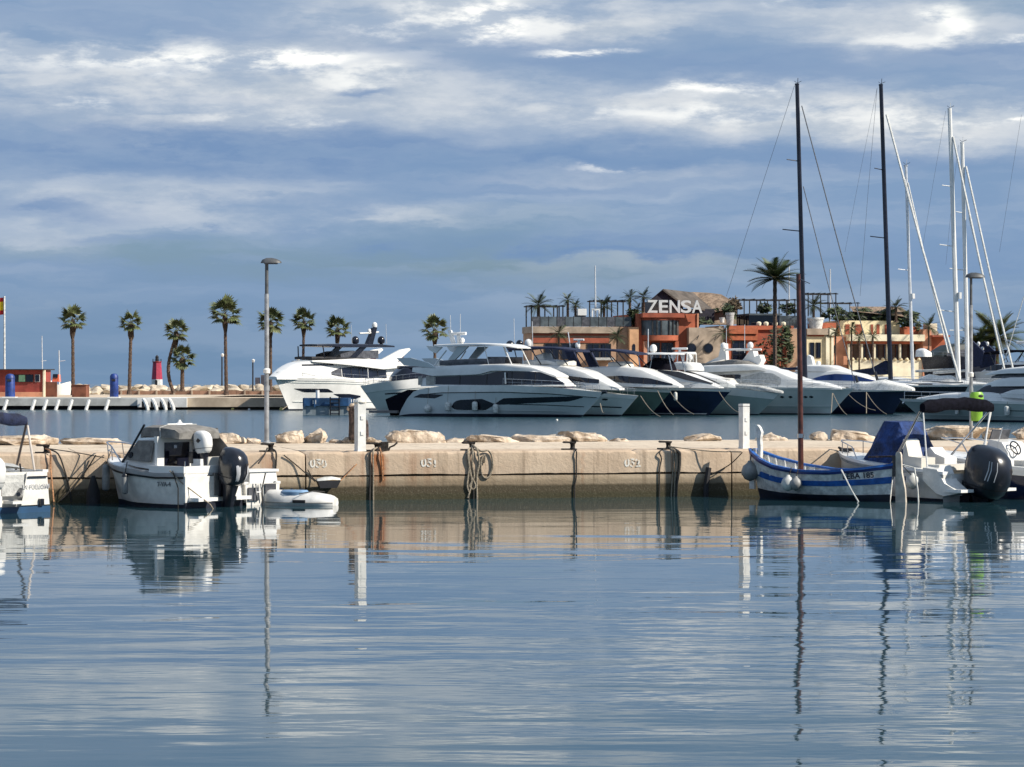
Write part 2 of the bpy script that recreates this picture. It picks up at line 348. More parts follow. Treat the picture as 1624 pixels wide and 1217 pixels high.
# ------------------------------------------------------------ quay
QS = 0.24; QY0 = 61.5; QRZ = math.atan(QS); QT = 1.163
QC, QSN = math.cos(QRZ), math.sin(QRZ)
def qloc(px, dy=0.0):            # local x of the quay frame where the sight line of column px crosses the strip dy behind the front edge
    d = (px - CX) / F; Y0 = QY0 + dy / QC
    Y = Y0 / (1 - QS * d); X = d * Y
    return (X * QC + (Y - QY0) * QSN, dy)
def qw(x, y, z=QT): return Vector((x * QC - y * QSN, QY0 + x * QSN + y * QC, z))
def Q(px, dy=0.0, z=QT): return qw(*qloc(px, dy), z)
RUST = [(600, .30, 1.0), (425, .22, .75), (925, .07, .55), (1062, .16, .45), (665, .5, .25), (75, .2, .35), (570, .35, .35), (745, .2, .3)]
def quay_material(name, base, low, algae=False):
    m = bpy.data.materials.new(name); m.use_nodes = True; nt = m.node_tree; L = nt.links.new
    p = nt.nodes['Principled BSDF']; p.inputs['Roughness'].default_value = 0.92; p.inputs['Specular IOR Level'].default_value = 0.25
    tc = N(nt, 'ShaderNodeTexCoord'); v = tc.outputs['Object']; sep = N(nt, 'ShaderNodeSeparateXYZ'); L(v, sep.inputs[0])
    x, z = sep.outputs[0], sep.outputs[2]
    big = noise(nt, mapping(nt, v, (0.5, 0.5, 0.9)), 1.0, 4, 0.6)
    fine = noise(nt, v, 26, 5, 0.65)
    streak = noise(nt, mapping(nt, v, (5.5, 2.0, 0.35)), 1.0, 5, 0.6)
    wob = mathn(nt, 'MULTIPLY', mathn(nt, 'SUBTRACT', noise(nt, mapping(nt, v, (3, 3, 9)), 1.0, 3), 0.5), 0.2)
    c = mixc(nt, mrange(nt, big, 0.3, 0.7), low, base)
    c = mixc(nt, mrange(nt, streak, 0.50, 0.70, 0, 0.7), c, tuple(q * 0.62 for q in low))
    c = mixc(nt, mrange(nt, fine, 0.55, 0.8, 0, 0.35), c, tuple(q * 0.5 for q in low))
    c = mixc(nt, mrange(nt, fine, 0.2, 0.42, 0.4, 0), c, tuple(min(1, q * 1.25) for q in base))
    xs = mathn(nt, 'ADD', x, wob)
    tot = None
    for px, w, amp in RUST:
        d = mathn(nt, 'ABSOLUTE', mathn(nt, 'SUBTRACT', xs, qloc(px)[0]))
        t = mrange(nt, d, w * 0.25, w, amp, 0.0)
        tot = t if tot is None else mathn(nt, 'MAXIMUM', tot, t)
    tot = mathn(nt, 'MULTIPLY', tot, mrange(nt, streak, 0.36, 0.62, 0.15, 1.0))
    tot = mathn(nt, 'MULTIPLY', tot, mrange(nt, z, 1.05, 1.16, 1.0, 0.25))
    tot = mathn(nt, 'MULTIPLY', tot, mrange(nt, sep.outputs[1], 0.2, 0.6, 1.0, 0.0), clamp=True)
    c = mixc(nt, tot, c, (0.30, 0.10, 0.030))
    if algae:
        zz = mathn(nt, 'ADD', z, mathn(nt, 'MULTIPLY', wob, 0.35))
        c = mixc(nt, mrange(nt, zz, 0.40, 0.52, 0.55, 0.0), c, (0.17, 0.13, 0.085))
        c = mixc(nt, mrange(nt, zz, 0.29, 0.37, 0.92, 0.0), c, (0.062, 0.050, 0.030)); c = mixc(nt, mathn(nt, 'MULTIPLY', mrange(nt, fine, .52, .62), mrange(nt, zz, .2, .42, .8, 0)), c, (0.16, 0.14, 0.10))
        c = mixc(nt, mrange(nt, zz, 0.08, 0.2, 0.6, 0.0), c, (0.05, 0.05, 0.026))
    L(c, p.inputs['Base Color'])
    b = N(nt, 'ShaderNodeBump'); b.inputs['Distance'].default_value = 0.02; L(noise(nt, v, 9, 7, 0.7), b.inputs['Height']); L(b.outputs[0], p.inputs['Normal'])
    return m
QCAP = quay_material('quay_capping_concrete', (0.60, 0.475, 0.35), (0.48, 0.36, 0.255))
QWALL = quay_material('quay_wall_concrete', (0.50, 0.40, 0.285), (0.38, 0.285, 0.19), True)
QPAV = quay_material('quay_paving_concrete', (0.66, 0.555, 0.43), (0.56, 0.455, 0.34))
quay = thing('quay', 'sandy concrete quay with rust-streaked wall and painted berth numbers', None, (0, QY0, 0), QRZ, kind='structure')
BLK = 10.7; X0 = qloc(485)[0]
for k in range(-4, 5):
    xa, xb = X0 + k * BLK + 0.018, X0 + (k + 1) * BLK - 0.018
    pf = [(0, .605), (0, 1.06), (0.012, 1.115), (0.05, 1.15), (0.12, QT), (1.25, QT + .006), (1.25, .605)]
    cr = []; nx = 78; ch = random.Random(500 + k)
    for i in range(nx + 1):
        x = lerp(xa, xb, i / nx); w = .010 * math.sin(x * 2.1) + ch.uniform(-.006, .006); c = max(0, ch.gauss(-.6, .6)) * .05 + (0.05 if i in (0, nx) else 0)
        cr.append([(x, y + (c * .7 + abs(w) if j in (1, 2, 3) else 0), z - (c if j in (2, 3, 4) else 0) + (w if j in (0, 6) and y < .5 else 0)) for j, (y, z) in enumerate(pf)])
    MB().rings(cr).build('capping_block', QCAP, quay, sharp=30)
    MB().prism([(0.0, -3), (0.0, 0.56), (1.25, 0.56), (1.25, -3)], xa, xb, 'x').build('wall_block', QWALL, quay)
    for j, (ya, yb) in enumerate(((1.262, 4.4), (4.412, 9.6))):
        for q in range(2):
            u0, u1 = lerp(xa, xb, q / 2) + .01 * q, lerp(xa, xb, (q + 1) / 2)
            dz = R.uniform(-.006, .006)
            MB().prism([(ya, 0.5), (ya, QT + dz), (yb, QT + dz + .01), (yb, 0.5)], u0, u1, 'x').build('paving_slab', QPAV, quay)
MB().box((X0, 5.2, -1.0), (96, 7.9, 3.1)).box((X0, .75, .58), (96, .9, .12)).build('core', QWALL, quay)
MB().prism([(9.6, -3), (9.6, 0.9), (9.9, .85), (14, -.9), (14, -3)], -46, 46, 'x').build('rear_slope', QWALL, quay)
# painted berth numbers
PNT = bpy.data.materials.new('worn_white_paint'); PNT.use_nodes = True
_nt = PNT.node_tree; _p = _nt.nodes['Principled BSDF']; _tc = N(_nt, 'ShaderNodeTexCoord')
_p.inputs['Base Color'].default_value = (0.78, 0.74, 0.66, 1); _p.inputs['Roughness'].default_value = 0.8
_n = noise(_nt, _tc.outputs['Object'], 7, 4, 0.6); _nt.links.new(mrange(_nt, _n, 0.41, 0.53), _p.inputs['Alpha'])
for px, txt, py in ((505, '050', 735), (681, '051', 734), (1003, '052', 734)):
    x = qloc(px)[0]; Y = Q(px).y; me = text_mesh(txt, 0.28, 0.002, 0.008); me.materials.append(PNT)
    o = link('painted_number', me, quay, (x, -0.005, wz(py + 3, Y) - .05)); o.rotation_euler = (rad(90), 0, 0)

# ------------------------------------------------------------ rocks
def rock_mesh(name, seed, m, flat=1.0):
    r = random.Random(seed); bm = bmesh.new(); bmesh.ops.create_icosphere(bm, subdivisions=3, radius=1)
    pl = []
    for _ in range(11):
        d = Vector((r.uniform(-1, 1), r.uniform(-1, 1), r.uniform(-1, 1))).normalized(); pl.append((d, r.uniform(.52, .8)))
    ph = [r.uniform(0, 6) for _ in range(6)]
    for v in bm.verts:
        c = v.co.copy()
        for d, k in pl:
            e = c.dot(d)
            if e > k: c -= d * (e - k) * .92
        n = math.sin(c.x * 5 + ph[0]) * math.sin(c.y * 6 + ph[1]) * math.sin(c.z * 7 + ph[2]) + .5 * math.sin(c.x * 13 + ph[3]) * math.sin(c.y * 12 + ph[4]) * math.sin(c.z * 14 + ph[5])
        v.co = c * (1 + .05 * n)
    me = bpy.data.meshes.new(name); bm.to_mesh(me); bm.free(); me.materials.append(m)
    me.polygons.foreach_set('use_smooth', [True] * len(me.polygons)); me.set_sharp_from_angle(angle=rad(24)); return me
from mathutils import noise as mnoise
NEARROCK = [rock_mesh('boulder', 40 + i, ROCK) for i in range(4)]
def block_rock(seed, sx, sy, sz, m, lump=0.0):
    """quarried block in real size: box with chipped corners, split faces, pitted skin"""
    r = random.Random(seed); bm = bmesh.new(); bmesh.ops.create_icosphere(bm, subdivisions=5, radius=1)
    e = .27; o3 = Vector((seed * 3.1, seed * 1.7, 0)); pl = []
    for _ in range(13):
        d = Vector((r.uniform(-1, 1), r.uniform(-.9, .5), r.uniform(-.4, 1))).normalized(); pl.append((d, r.uniform(.74, 1.02)))
    f = lambda q: math.copysign(abs(q) ** e, q)
    for v in bm.verts:
        c = v.co; c = Vector((f(c.x), f(c.y), f(c.z))); c /= max(1, (abs(c.x) ** 7 + abs(c.y) ** 7 + abs(c.z) ** 7) ** (1 / 7))
        for d, k in pl:
            q = c.dot(d)
            if q > k: c -= d * (q - k)
        if c.z > 0: c.z *= 1 + lump * mnoise.noise(Vector((c.x * 2.2, c.y, seed)))
        c.x *= 1 + .10 * mnoise.noise(Vector((c.z * 2, c.y * 2, seed + 9)))
        p = Vector((c.x * sx, c.y * sy, c.z * sz)); n = c.normalized()
        h = .055 * mnoise.noise(p * 2.3 + o3) + .035 * mnoise.noise(p * 6 + o3); t = mnoise.noise(p * 11 + o3); h += .018 * t + .012 * mnoise.noise(p * 24 + o3)
        k = mnoise.noise(Vector((p.x * 1.2, p.y * 2, p.z * 7)) + o3); h -= .05 * max(0, 1 - abs(k) * 9) * .6
        v.co = p + Vector((n.x * sy, n.y * sy, n.z)).normalized() * h * min(1, sz / .16)
    me = bpy.data.meshes.new('boulder'); bm.to_mesh(me); bm.free(); me.materials.append(m)
    me.polygons.foreach_set('use_smooth', [True] * len(me.polygons)); me.set_sharp_from_angle(angle=rad(22)); return me
_rk = [200]
def boulder(px0, px1, py0, py1, dy, k, label, tilt=0.0, slab=True, depth=None):
    a = Q((px0 + px1) / 2, dy); Y = a.y; w = (px1 - px0) * Y / F; z1 = wz(py0, Y); z0 = min(wz(py1, Y), QT) - .05
    _rk[0] += 1; me = block_rock(_rk[0], w / 2 * .98, depth or max(.32, min(.8, w * .3)), (z1 - z0) / 2, ROCK, .5 if slab else .15)
    o = link('boulder', me, None, (a.x, a.y, (z0 + z1) / 2)); o.rotation_euler = (0, tilt, QRZ + R.uniform(-.12, .12))
    tag(o, label, 'boulder', 'boulders along the back edge of the quay'); return o
boulder(-30, 96, 689, 705, 8.4, 0, 'long sandy boulder lying beside the bow rail of the edge boat')
boulder(95, 215, 694, 705, 8.8, 1, 'low flat sandy boulder between the long slab and the cabin boat', .03)
boulder(330, 392, 688, 705, 8.6, 2, 'sloping sandy slab just behind the black outboard motor', .16)
boulder(388, 414, 694, 703, 8.7, 3, 'small pointed stone beside the foot of the tall lamp', 0, False)
boulder(436, 484, 683, 702, 8.5, 3, 'blocky pale boulder just behind the tall lamp post', -.05)
boulder(478, 524, 685, 702, 8.6, 4, 'pale boulder tilted upward, resting against the blocky one', -.12)
boulder(520, 545, 696, 703, 8.7, 4, 'tiny pale stone left lying before the wooden pile', 0, False)
boulder(612, 706, 679, 702, 8.5, 5, 'largest pale boulder with stepped top beside the wooden pile')
boulder(700, 742, 696, 703, 8.7, 0, 'low thin stone beside the largest pale boulder', 0)
boulder(736, 830, 690, 702, 8.5, 1, 'long tapering slab with dark shaded end', .07)
boulder(812, 905, 690, 702, 8.8, 2, 'low rough reddish-brown rubble slab', -.05)
boulder(884, 970, 686, 701, 8.7, 3, 'long knobbly pale boulder with jagged top', .06)
boulder(968, 1000, 695, 702, 8.6, 0, 'small flat pale stone at the end of the knobbly boulder', 0)
boulder(1085, 1142, 688, 701, 8.5, 4, 'wedge shaped slab rising towards the white service pedestal', -.12)
boulder(1195, 1246, 688, 702, 8.6, 2, 'rounded sandy boulder behind the mast of the blue and white boat', 0)
boulder(1284, 1310, 685, 701, 8.6, 5, 'small dark-sided stone behind the blue and white boat', 0, False)
boulder(1304, 1402, 681, 702, 8.5, 3, 'flat tan slab sloping down to the blue canvas cover', .10)
boulder(1452, 1562, 674, 697, 8.3, 4, 'long golden squared block behind the green bin post', 0)
boulder(1556, 1592, 677, 697, 8.9, 0, 'rounded golden boulder end beside the bin post', 0, False)
boulder(1604, 1690, 674, 698, 8.5, 1, 'pinkish boulder behind the steering wheel boat', 0)

# ------------------------------------------------------------ far left mole, breakwater
JY = 270.0; JT = 1.25
mole = thing('mole', 'far stone mole carrying the palms, white in its lower part', None, (wx(150, JY), JY, 0), 0, kind='structure')
def wb(name, px0, px1, z0, z1, Y, dep, m, parent, label=None):
    a, b = wx(px0, Y), wx(px1, Y)
    return MB().box(((a + b) / 2, Y + dep / 2, (z0 + z1) / 2), (b - a, dep, z1 - z0)).build(name, m, parent, True, label=label)
wb('white_edge', 218, 296, .28, JT, JY - 1.2, 60, JETW, mole)
wb('grey_edge', -160, 217.6, .42, JT - .02, JY, 58, JETG, mole)
wb('stone_edge', 296.4, 452, .3, JT + .02, JY - .6, 58, JETC, mole)
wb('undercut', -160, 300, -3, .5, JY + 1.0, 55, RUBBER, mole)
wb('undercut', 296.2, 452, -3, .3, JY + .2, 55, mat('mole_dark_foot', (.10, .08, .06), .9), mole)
wb('surface', -260, 470, JT - .6, JT + .02, JY + 14, 70, JETC, mole)
lw = thing('low_wall', 'low brown brick wall running in front of the breakwater boulders', 'wall', (wx(290, 345), 345, JT))
for i in range(14):
    a = 180 + i * 19.5; wb('wall_panel', a, a + 19.2, JT, wz(619.5 + (i % 3) * .5, 345), 345, .6, LOWW, lw)
for px in range(192, 440, 28):
    wb('pier', px - 1.2, px + 1.2, JT, wz(619, 344.8), 344.7, .3, SANDR, lw)
FARROCK = [rock_mesh('breakwater_boulder', 90 + i, ROCKF) for i in range(6)]
def brock(px, py, w, h, Y, lab):
    o = link('breakwater_boulder', FARROCK[R.randrange(6)], None, (wx(px, Y), Y, wz(py, Y)))
    k = Y / F; o.scale = (w * k / 1.4, w * k / 1.4 * R.uniform(.8, 1.1), h * k / 1.35); o.rotation_euler = (R.uniform(-.3, .3), R.uniform(-.3, .3), R.uniform(0, 6.28))
    tag(o, lab, 'boulder', 'boulders of the breakwater')
ORD = 'first second third fourth fifth sixth seventh eighth ninth tenth eleventh twelfth thirteenth fourteenth fifteenth sixteenth seventeenth eighteenth nineteenth twentieth'.split()
_cnt = {}
def blab(px, row):
    for lim, t in ((170, 'from the red kiosk to the blue bin'), (238, 'from the blue bin towards the lighthouse'), (300, 'below the red lighthouse'),
                   (356, 'from the short palm to the tallest palm'), (425, 'from the tallest palm to the tall lamp'), (9999, 'behind the white yacht')):
        if px < lim:
            k = (row, t); _cnt[k] = _cnt.get(k, -1) + 1; return 'pale breakwater boulder, %s in the %s row %s' % (ORD[_cnt[k]], row, t)
px = 84.0
while px < 470:
    w = R.uniform(13, 24); brock(px + w / 2, R.uniform(616, 619), w * 1.25, R.uniform(9, 13), 362, blab(px, 'upper')); px += w * .86
px = 80.0
while px < 470:
    w = R.uniform(14, 26); brock(px + w / 2, R.uniform(621, 623), w * 1.2, R.uniform(8, 11), 354, blab(px, 'lower')); px += w * 1.25
mb = MB(); mb.prism([(352, -2), (358, 1.2), (372, 1.6), (386, -2)], wx(-200, 360), wx(620, 360), 'x')
tag(mb.build('breakwater_core', ROCKF), 'rubble bank under the breakwater boulders', kind='structure')
# promenade under the building
prom = MB().box((wx(1260, 310), 348, 0.2), (wx(1900, 310) - wx(560, 310), 90, 2.2)).build('promenade', JETC); tag(prom, 'far promenade behind the yachts', kind='structure')
MB().box((wx(1150, 292), 300, .55), (wx(1900, 292) - wx(420, 292), 2.4, .5)).build('pontoon', JETG)
tag(bpy.data.objects['pontoon'], 'floating pontoon behind the moored yachts', kind='structure')
# ------------------------------------------------------------ palms
def fan_leaf_mesh(seed, m):
    r = random.Random(seed); mb = MB()
    mb.tube([(0, 0, 0), (.45, 0, .03), (.85, 0, 0)], .02, 3)
    n = 13
    for i in range(n):
        a = (i / (n - 1) - .5) * 3.0; l = .95 * (1 - .28 * abs(a) / 1.5) * r.uniform(.9, 1.1); w = .13
        dx, dy = math.cos(a), math.sin(a); b = Vector((.8, 0, 0)); t = b + Vector((dx * l, dy * l, -.12 - .30 * abs(a) / 1.5 * r.uniform(.7, 1.2)))
        mid = b.lerp(t, .55) + Vector((0, 0, .05)); q = Vector((-dy, dx, 0)) * w
        mb.add([b, mid + q, t, mid - q, mid + Vector((0, 0, .03))], [(0, 1, 4), (1, 2, 4), (2, 3, 4), (3, 0, 4)])
    me = mb.build('frond', m); k = me.data; bpy.data.objects.remove(me); return k
FANS = [fan_leaf_mesh(i, FROND) for i in range(4)]
def feather_mesh(seed, m, droop=1.0, n=24):
    r = random.Random(seed); mb = MB(); pts = []
    for i in range(13):
        t = i / 12; pts.append(Vector((t * 1.0, 0, .14 * t - .29 * droop * t ** 2.2)))
    mb.tube(pts, .014, 4, .004)
    for i in range(3, n):
        t = i / n; p = Vector((t * 1.0, 0, .14 * t - .29 * droop * t ** 2.2)); l = .27 * math.sin(math.pi * min(1, .18 + t * .86)) ** .7 + .03
        for s in (-1, 1):
            e = p + Vector((l * .62, s * l * .80, -.05 * l + .12 * l)) * r.uniform(.85, 1.15); w = Vector((.024, 0, 0))
            mb.add([p - w, p + w, e], [(0, 1, 2)])
    me = mb.build('frond', m); k = me.data; bpy.data.objects.remove(me); return k
FEATH = [feather_mesh(i, FROND2, .8 + .15 * i) for i in range(4)]
FEATHD = [feather_mesh(9 + i, LEAFD, .8 + .2 * i, 18) for i in range(3)]
def trunk_mesh(h, r0, r1, bend, seed):
    r = random.Random(seed); mb = MB(); rr = []; n = 26; top = None
    for i in range(n + 1):
        t = i / n; b = bend * math.sin(t * math.pi * .75) ; x = b * (1 - t) * 1.6 if bend else 0
        q = lerp(r0, r1, t ** .6) * (1.12 if i % 2 else .97); q *= 1 + .5 * max(0, .06 - t) / .06
        rr.append([(x + q * math.cos(k * .785), q * math.sin(k * .785), t * h) for k in range(8)])
    return mb.rings(rr)
def fan_palm(px, py_crown, py_base, Y, cw, label, bend=0.0, group='fan palms along the mole', small=False):
    base = wz(py_base, Y); x = wx(px, Y); h = wz(py_crown, Y) - base; k = Y / F
    t = thing('palm_tree', label, 'palm tree', (x, Y, base), R.uniform(0, 6) if not bend else 0, group)
    t.rotation_euler.x = R.uniform(-.03, .03); t.rotation_euler.y = R.uniform(-.035, .035)
    rt = 2.6 * k * R.uniform(.85, 1.1) * (1 if not small else 1.2); cw *= R.uniform(.92, 1.12)
    trunk_mesh(h, rt * 1.15, rt * .85, bend, 1).build('trunk', TRUNK, t)
    mb = MB(); q = rt
    mb.lathe([(q * .8, h - 26 * k * (.7 if small else 1)), (q * 1.5, h - 18 * k * (.7 if small else 1)), (q * 2.0, h - 7 * k), (q * 1.5, h + 1 * k), (q * .4, h + 4 * k)], n=9)
    for v in range(len(mb.v)):
        a = mb.v[v]; s = R.uniform(.75, 1.25); mb.v[v] = (a[0] * s, a[1] * s, a[2] + R.uniform(-2, 2) * k)
    mb.build('frond_skirt', SKIRT, t)
    sc = cw * k / 2 / 1.18
    nf = R.choice((15, 17, 19))
    for i in range(nf):
        el = lerp(1.35, -.6, (i / (nf - 1)) ** .85) + R.uniform(-.12, .12); az = i * 2.39996 + R.uniform(-.2, .2)
        o = link('frond', FANS[i % 4], t, (0, 0, h + 2 * k)); o.rotation_euler = (0, -el, az); o.rotation_mode = 'XYZ'; o.scale = (sc * R.uniform(.9, 1.08),) * 3
    return t
PY_ = 330.0
fan_palm(116, 511, 627, PY_, 36, 'tall fan palm beside the brown box near the red kiosk')
fan_palm(205, 515, 626, PY_, 33, 'tall straight fan palm standing just beside the blue bin')
fan_palm(276, 528, 623, PY_, 33, 'leaning fan palm with curved trunk beside the red lighthouse', -1.1)
fan_palm(289, 570, 621, PY_, 34, 'shortest fan palm, growing close to the leaning palm', 0, small=True)
fan_palm(359, 501, 627, 322, 42, 'tallest fan palm with broad crown between two lamp posts')
fan_palm(429, 513, 622, PY_, 36, 'fan palm with its trunk hidden behind the tall lamp post')
fan_palm(480, 512, 622, PY_, 30, 'slim fan palm rising behind the bow of the nearest white yacht')
fan_palm(536, 524, 622, PY_, 32, 'fan palm rising behind the black roof of the white yacht')
fan_palm(690, 526, 622, PY_, 36, 'lone fan palm between the two large yachts')

def feather_palm(px, py_crown, py_base, Y, cw, label, m, n=34, tr=3.5, name='palm_tree', group=None, meshes=None, lo=-.5):
    base = wz(py_base, Y); k = Y / F; h = wz(py_crown, Y) - base
    t = thing(name, label, 'palm tree', (wx(px, Y), Y, base), 0, group)
    trunk_mesh(max(.2, h), tr * k * 1.05, tr * k, 0, 3).build('trunk', TRUNK, t)
    sc = cw * k / 2 / .86 * (1.25 if meshes else 1); ms = meshes or FEATH
    for i in range(n):
        el = lerp(1.18, lo, (i / (n - 1)) ** .7) + R.uniform(-.1, .1); az = i * 2.39996 + R.uniform(-.25, .25)
        o = link('frond', ms[i % len(ms)], t, (0, 0, h)); o.rotation_euler = (R.uniform(-.3, .3), -el, az); o.scale = (sc * R.uniform(.85, 1.08),) * 3
    return t
BY = 300.0
feather_palm(1229, 443, 600, BY - 5, 84, 'tall date palm with wide feathery crown in front of the restaurant', FROND2, 40, 3.0, lo=-.3)

# ------------------------------------------------------------ near lamps, pedestals, cleats, posts
def lamp(px, dy, top_py, label, r=.055, arm=1, dark_top=.18):
    b = Q(px, dy, QT + .01); h = wz(top_py, b.y) - b.z
    t = thing('street_lamp', label, 'street lamp', b, 0)
    MB().lathe([(r * 1.9, 0), (r * 1.9, .05), (r * 1.25, .07), (r * 1.2, .1)], n=12).build('base_plate', GALV, t)
    MB().lathe([(r * 1.05, .02), (r, h * (1 - dark_top))], n=12).build('pole', GALV, t)
    MB().lathe([(r * .8, h * (1 - dark_top) - .01), (r * .75, h - .05)], n=12).build('upper_pole', LAMPG, t)
    MB().lathe([(r * 1.3, h * .29), (r * 1.3, h * .29 + .14)], n=12).build('collar', GALV, t)
    MB().lathe([(r * 1.5, h * .385), (r * 1.6, h * .385 + .1), (r, h * .385 + .14)], n=10).build('clamp', PEDW, t)
    mb = MB(); rr = []
    for i, (x, w, hh) in enumerate(((-.16, .05, .02), (-.12, .10, .09), (0, .15, .14), (.14, .15, .14), (.26, .13, .115), (.36, .08, .07), (.40, .03, .03))):
        rr.append([(x * arm, w, h - .06), (x * arm, w * .8, h - .06 + hh * .7), (x * arm, w * .3, h - .06 + hh), (x * arm, -w * .3, h - .06 + hh), (x * arm, -w * .8, h - .06 + hh * .7), (x * arm, -w, h - .06)])
    mb.rings(rr).build('lamp_head', LAMPG, t, sharp=50)
    MB().box((.12 * arm, 0, h - .075), (.36, .18, .03)).build('lens', SMOKE, t)
    return t
lamp(423, 8.0, 414, 'tall grey lamp post at the back of the quay beside the blocky boulder', .062)
t2 = lamp(1540, 7.5, 437, 'tall lamp post carrying the lime green bin', .05)
def bin_(px, dy, py0, py1):
    b = Q(px + 5, dy - .3, 0); z0, z1 = wz(py1, b.y), wz(py0, b.y); hh = z1 - z0; c = (b.x, b.y, z0)
    t = thing('litter_bin', 'lime green litter bin with oval opening fixed on the lamp post', 'litter bin', c, QRZ)
    MB().lathe([(.15, 0), (.165, .02), (.185, hh * .62)], n=16, sy=.8).build('body', BINGREEN, t)
    MB().lathe([(.205, hh * .62), (.205, hh * .70), (.195, hh * .92), (.15, hh)], n=16, sy=.8).build('hood', BINGREEN, t)
    MB().ball((.05, -.125, hh * .86), (.10, .05, .05)).build('opening', RUBBER, t)
    MB().box((-.05, .17, hh * .5), (.06, .1, .25)).build('bracket', LAMPG, t)
bin_(1544, 7.5, 622, 668)

def pedestal(px, dy, top_py, w_px, label, cap=False):
    b = Q(px, dy); Y = b.y; h = wz(top_py, Y) - QT; w = w_px * Y / F / 2
    t = thing('service_pedestal', label, 'service pedestal', b, rad(-64))
    o = [(w * .9, -w * .8), (w * .9, w * .8), (-w * .9, w * .8), (-w * .9, -w * .8)]
    MB().prism([(p[0] * 1.08, p[1] * 1.08) for p in o], 0, .03, 'z').build('foot', PEDW, t)
    MB().box((w * .05, 0, h * .47), (w * 1.75, w * 1.6, h * .94 - .04)).build('body', PEDW, t)
    MB().box((-w * .86, 0, h * .46), (w * .14, w * 1.5, h * .86)).build('side_panel', PEDG, t)
    for i in range(4):
        z = h * .82 + i * h * .045
        MB().prism([(p[0] * (1.03), p[1] * 1.03) for p in o], z, z + h * .030, 'z').build('louvre', PEDW, t)
    MB().prism([(p[0] * .92, p[1] * .92) for p in o], h * .8, h * .99, 'z').build('louvre_core', PEDG, t)
    if cap: MB().lathe([(w * 1.15, h * .93), (w * 1.25, h * .955), (w * 1.0, h), (w * .4, h * 1.03), (.01, h * 1.04)], n=12).build('cap', GEL2, t)
    else: MB().box((0, 0, h - .015), (w * 1.85, w * 1.65, .04)).build('cap', PEDW, t)
    for s in (.35, .65): MB().box((w * .95, 0, h * s), (.03, .07, .09)).build('socket', PEDW, t)
pedestal(571, .32, 634, 17, 'white service pedestal with a domed cap in front of the old pile', True)
pedestal(1180, .55, 641, 15, 'white flat topped service pedestal near the bow of the blue and white boat')
# old pile with knotted head on rubble foot
b = Q(562, 7.6); k = b.y / F
t = thing('mooring_pile', 'dark weathered timber pile with pale worn head on a rubble foot', 'pile', b)
MB().lathe([(.15, .10), (.165, .25), (.15, .6), (.17, .85), (.19, 1.0), (.14, 1.05)], n=9).build('post', TIMBER, t)
MB().lathe([(.12, .15), (.11, .5), (.09, .62), (.06, .66)], (.27, .05, 0), n=8).build('stump', TIMBER, t)
mb = MB()
for (x, z, r) in ((-.05, 1.02, .10), (.12, 1.08, .12), (.2, 1.0, .09), (-.12, .96, .09), (.05, 1.15, .07)): mb.ball((x, R.uniform(-.06, .06), z), (r, r, r * .9), 9, 6)
mb.build('worn_head', ROCK, t)
for i, (x, z, r) in enumerate(((-.2, .08, .15), (.15, .12, .16), (.4, .08, .18), (.58, .04, .13), (-.42, .03, .10), (0, .05, .2))):
    o = link('foot_stone', NEARROCK[i % 4], t, (x, R.uniform(-.1, .15), z)); o.scale = (r * 1.3, r, r * .75)

def cleat(px, label, dy=.38, s=1.0):
    b = Q(px, dy); t = thing('mooring_bollard', label, 'bollard', b, QRZ)
    MB().box((-.04, 0, .018), (.34 * s, .26, .03)).build('base_plate', IRON, t)
    MB().lathe([(.075 * s, .03), (.06 * s, .06), (.06 * s, .13), (.085 * s, .17)], (.05, 0, 0), 10).build('stem', IRON, t)
    MB().prism([(-.2 * s, .185), (-.17 * s, .165), (.12 * s, .16), (.13 * s, .20), (-.17 * s, .215)], -.06, .06).build('horn', IRON, t)
    return t
cleat(70, 'dark iron bollard beside the boat with white transom')
cleat(426, 'dark iron bollard above the small boat behind the black outboard')
cleat(596, 'large rusty iron bollard beside the domed pedestal, rust streaks below', .4, 1.35)
cleat(745, 'iron bollard with a thick coil of tan ropes on it')
cleat(905, 'bare dark iron bollard at the middle of the quay')
cleat(1057, 'dark iron bollard with brown ropes hanging, before the flat topped pedestal')
# bracket beside the large bollard
b = Q(612, .5); t = thing('iron_bracket', 'bent dark iron bracket beside the large rusty bollard', 'bracket', b, QRZ)
MB().box((-.03, .03, .11), (.17, .16, .22)).build('post', IRON, t)
MB().tube([(.06, 0, 0), (.10, 0, .09), (.2, 0, .13), (.28, 0, .2)], .022, 6).build('arm', IRON, t)

# ------------------------------------------------------------ ropes on the quay wall
def rope(px_py, dy, r, m, label, cat='rope', n=6, group=None, both=None):
    mb = MB()
    for path in px_py:
        pts = []
        for p in path:
            px, py = p[0], p[1]; d = p[2] if len(p) > 2 else dy
            x = qloc(px, d)[0]; Y = qw(x, d).y; pts.append(qw(x, d, wz(py, Y)))
        if len(pts) > 2:
            P = []
            for i in range(len(pts) - 1):
                p0, p1, p2, p3 = pts[max(i - 1, 0)], pts[i], pts[i + 1], pts[min(i + 2, len(pts) - 1)]
                for s in range(5):
                    u = s / 5; P.append(.5 * ((2 * p1) + (p2 - p0) * u + (2 * p0 - 5 * p1 + 4 * p2 - p3) * u * u + (3 * p1 - p0 - 3 * p2 + p3) * u ** 3))
            pts = P + [pts[-1]]
        mb.tube(pts, r, n)
    o = mb.build('mooring_rope', m); return tag(o, label, cat, group)
e = -.03
rope([[(597, 711, .2), (588, 716, e), (587, 730, e), (587, 760, e), (586, 800, e)]], e, .022, ROPED, 'black rope dropping into the water below the large rusty bollard')
rope([[(598, 710, .2), (592, 716, e), (592, 740, e), (592, 775, e), (592, 800, e)]], e, .02, ROPE, 'pale rope hanging straight under the large rusty bollard')
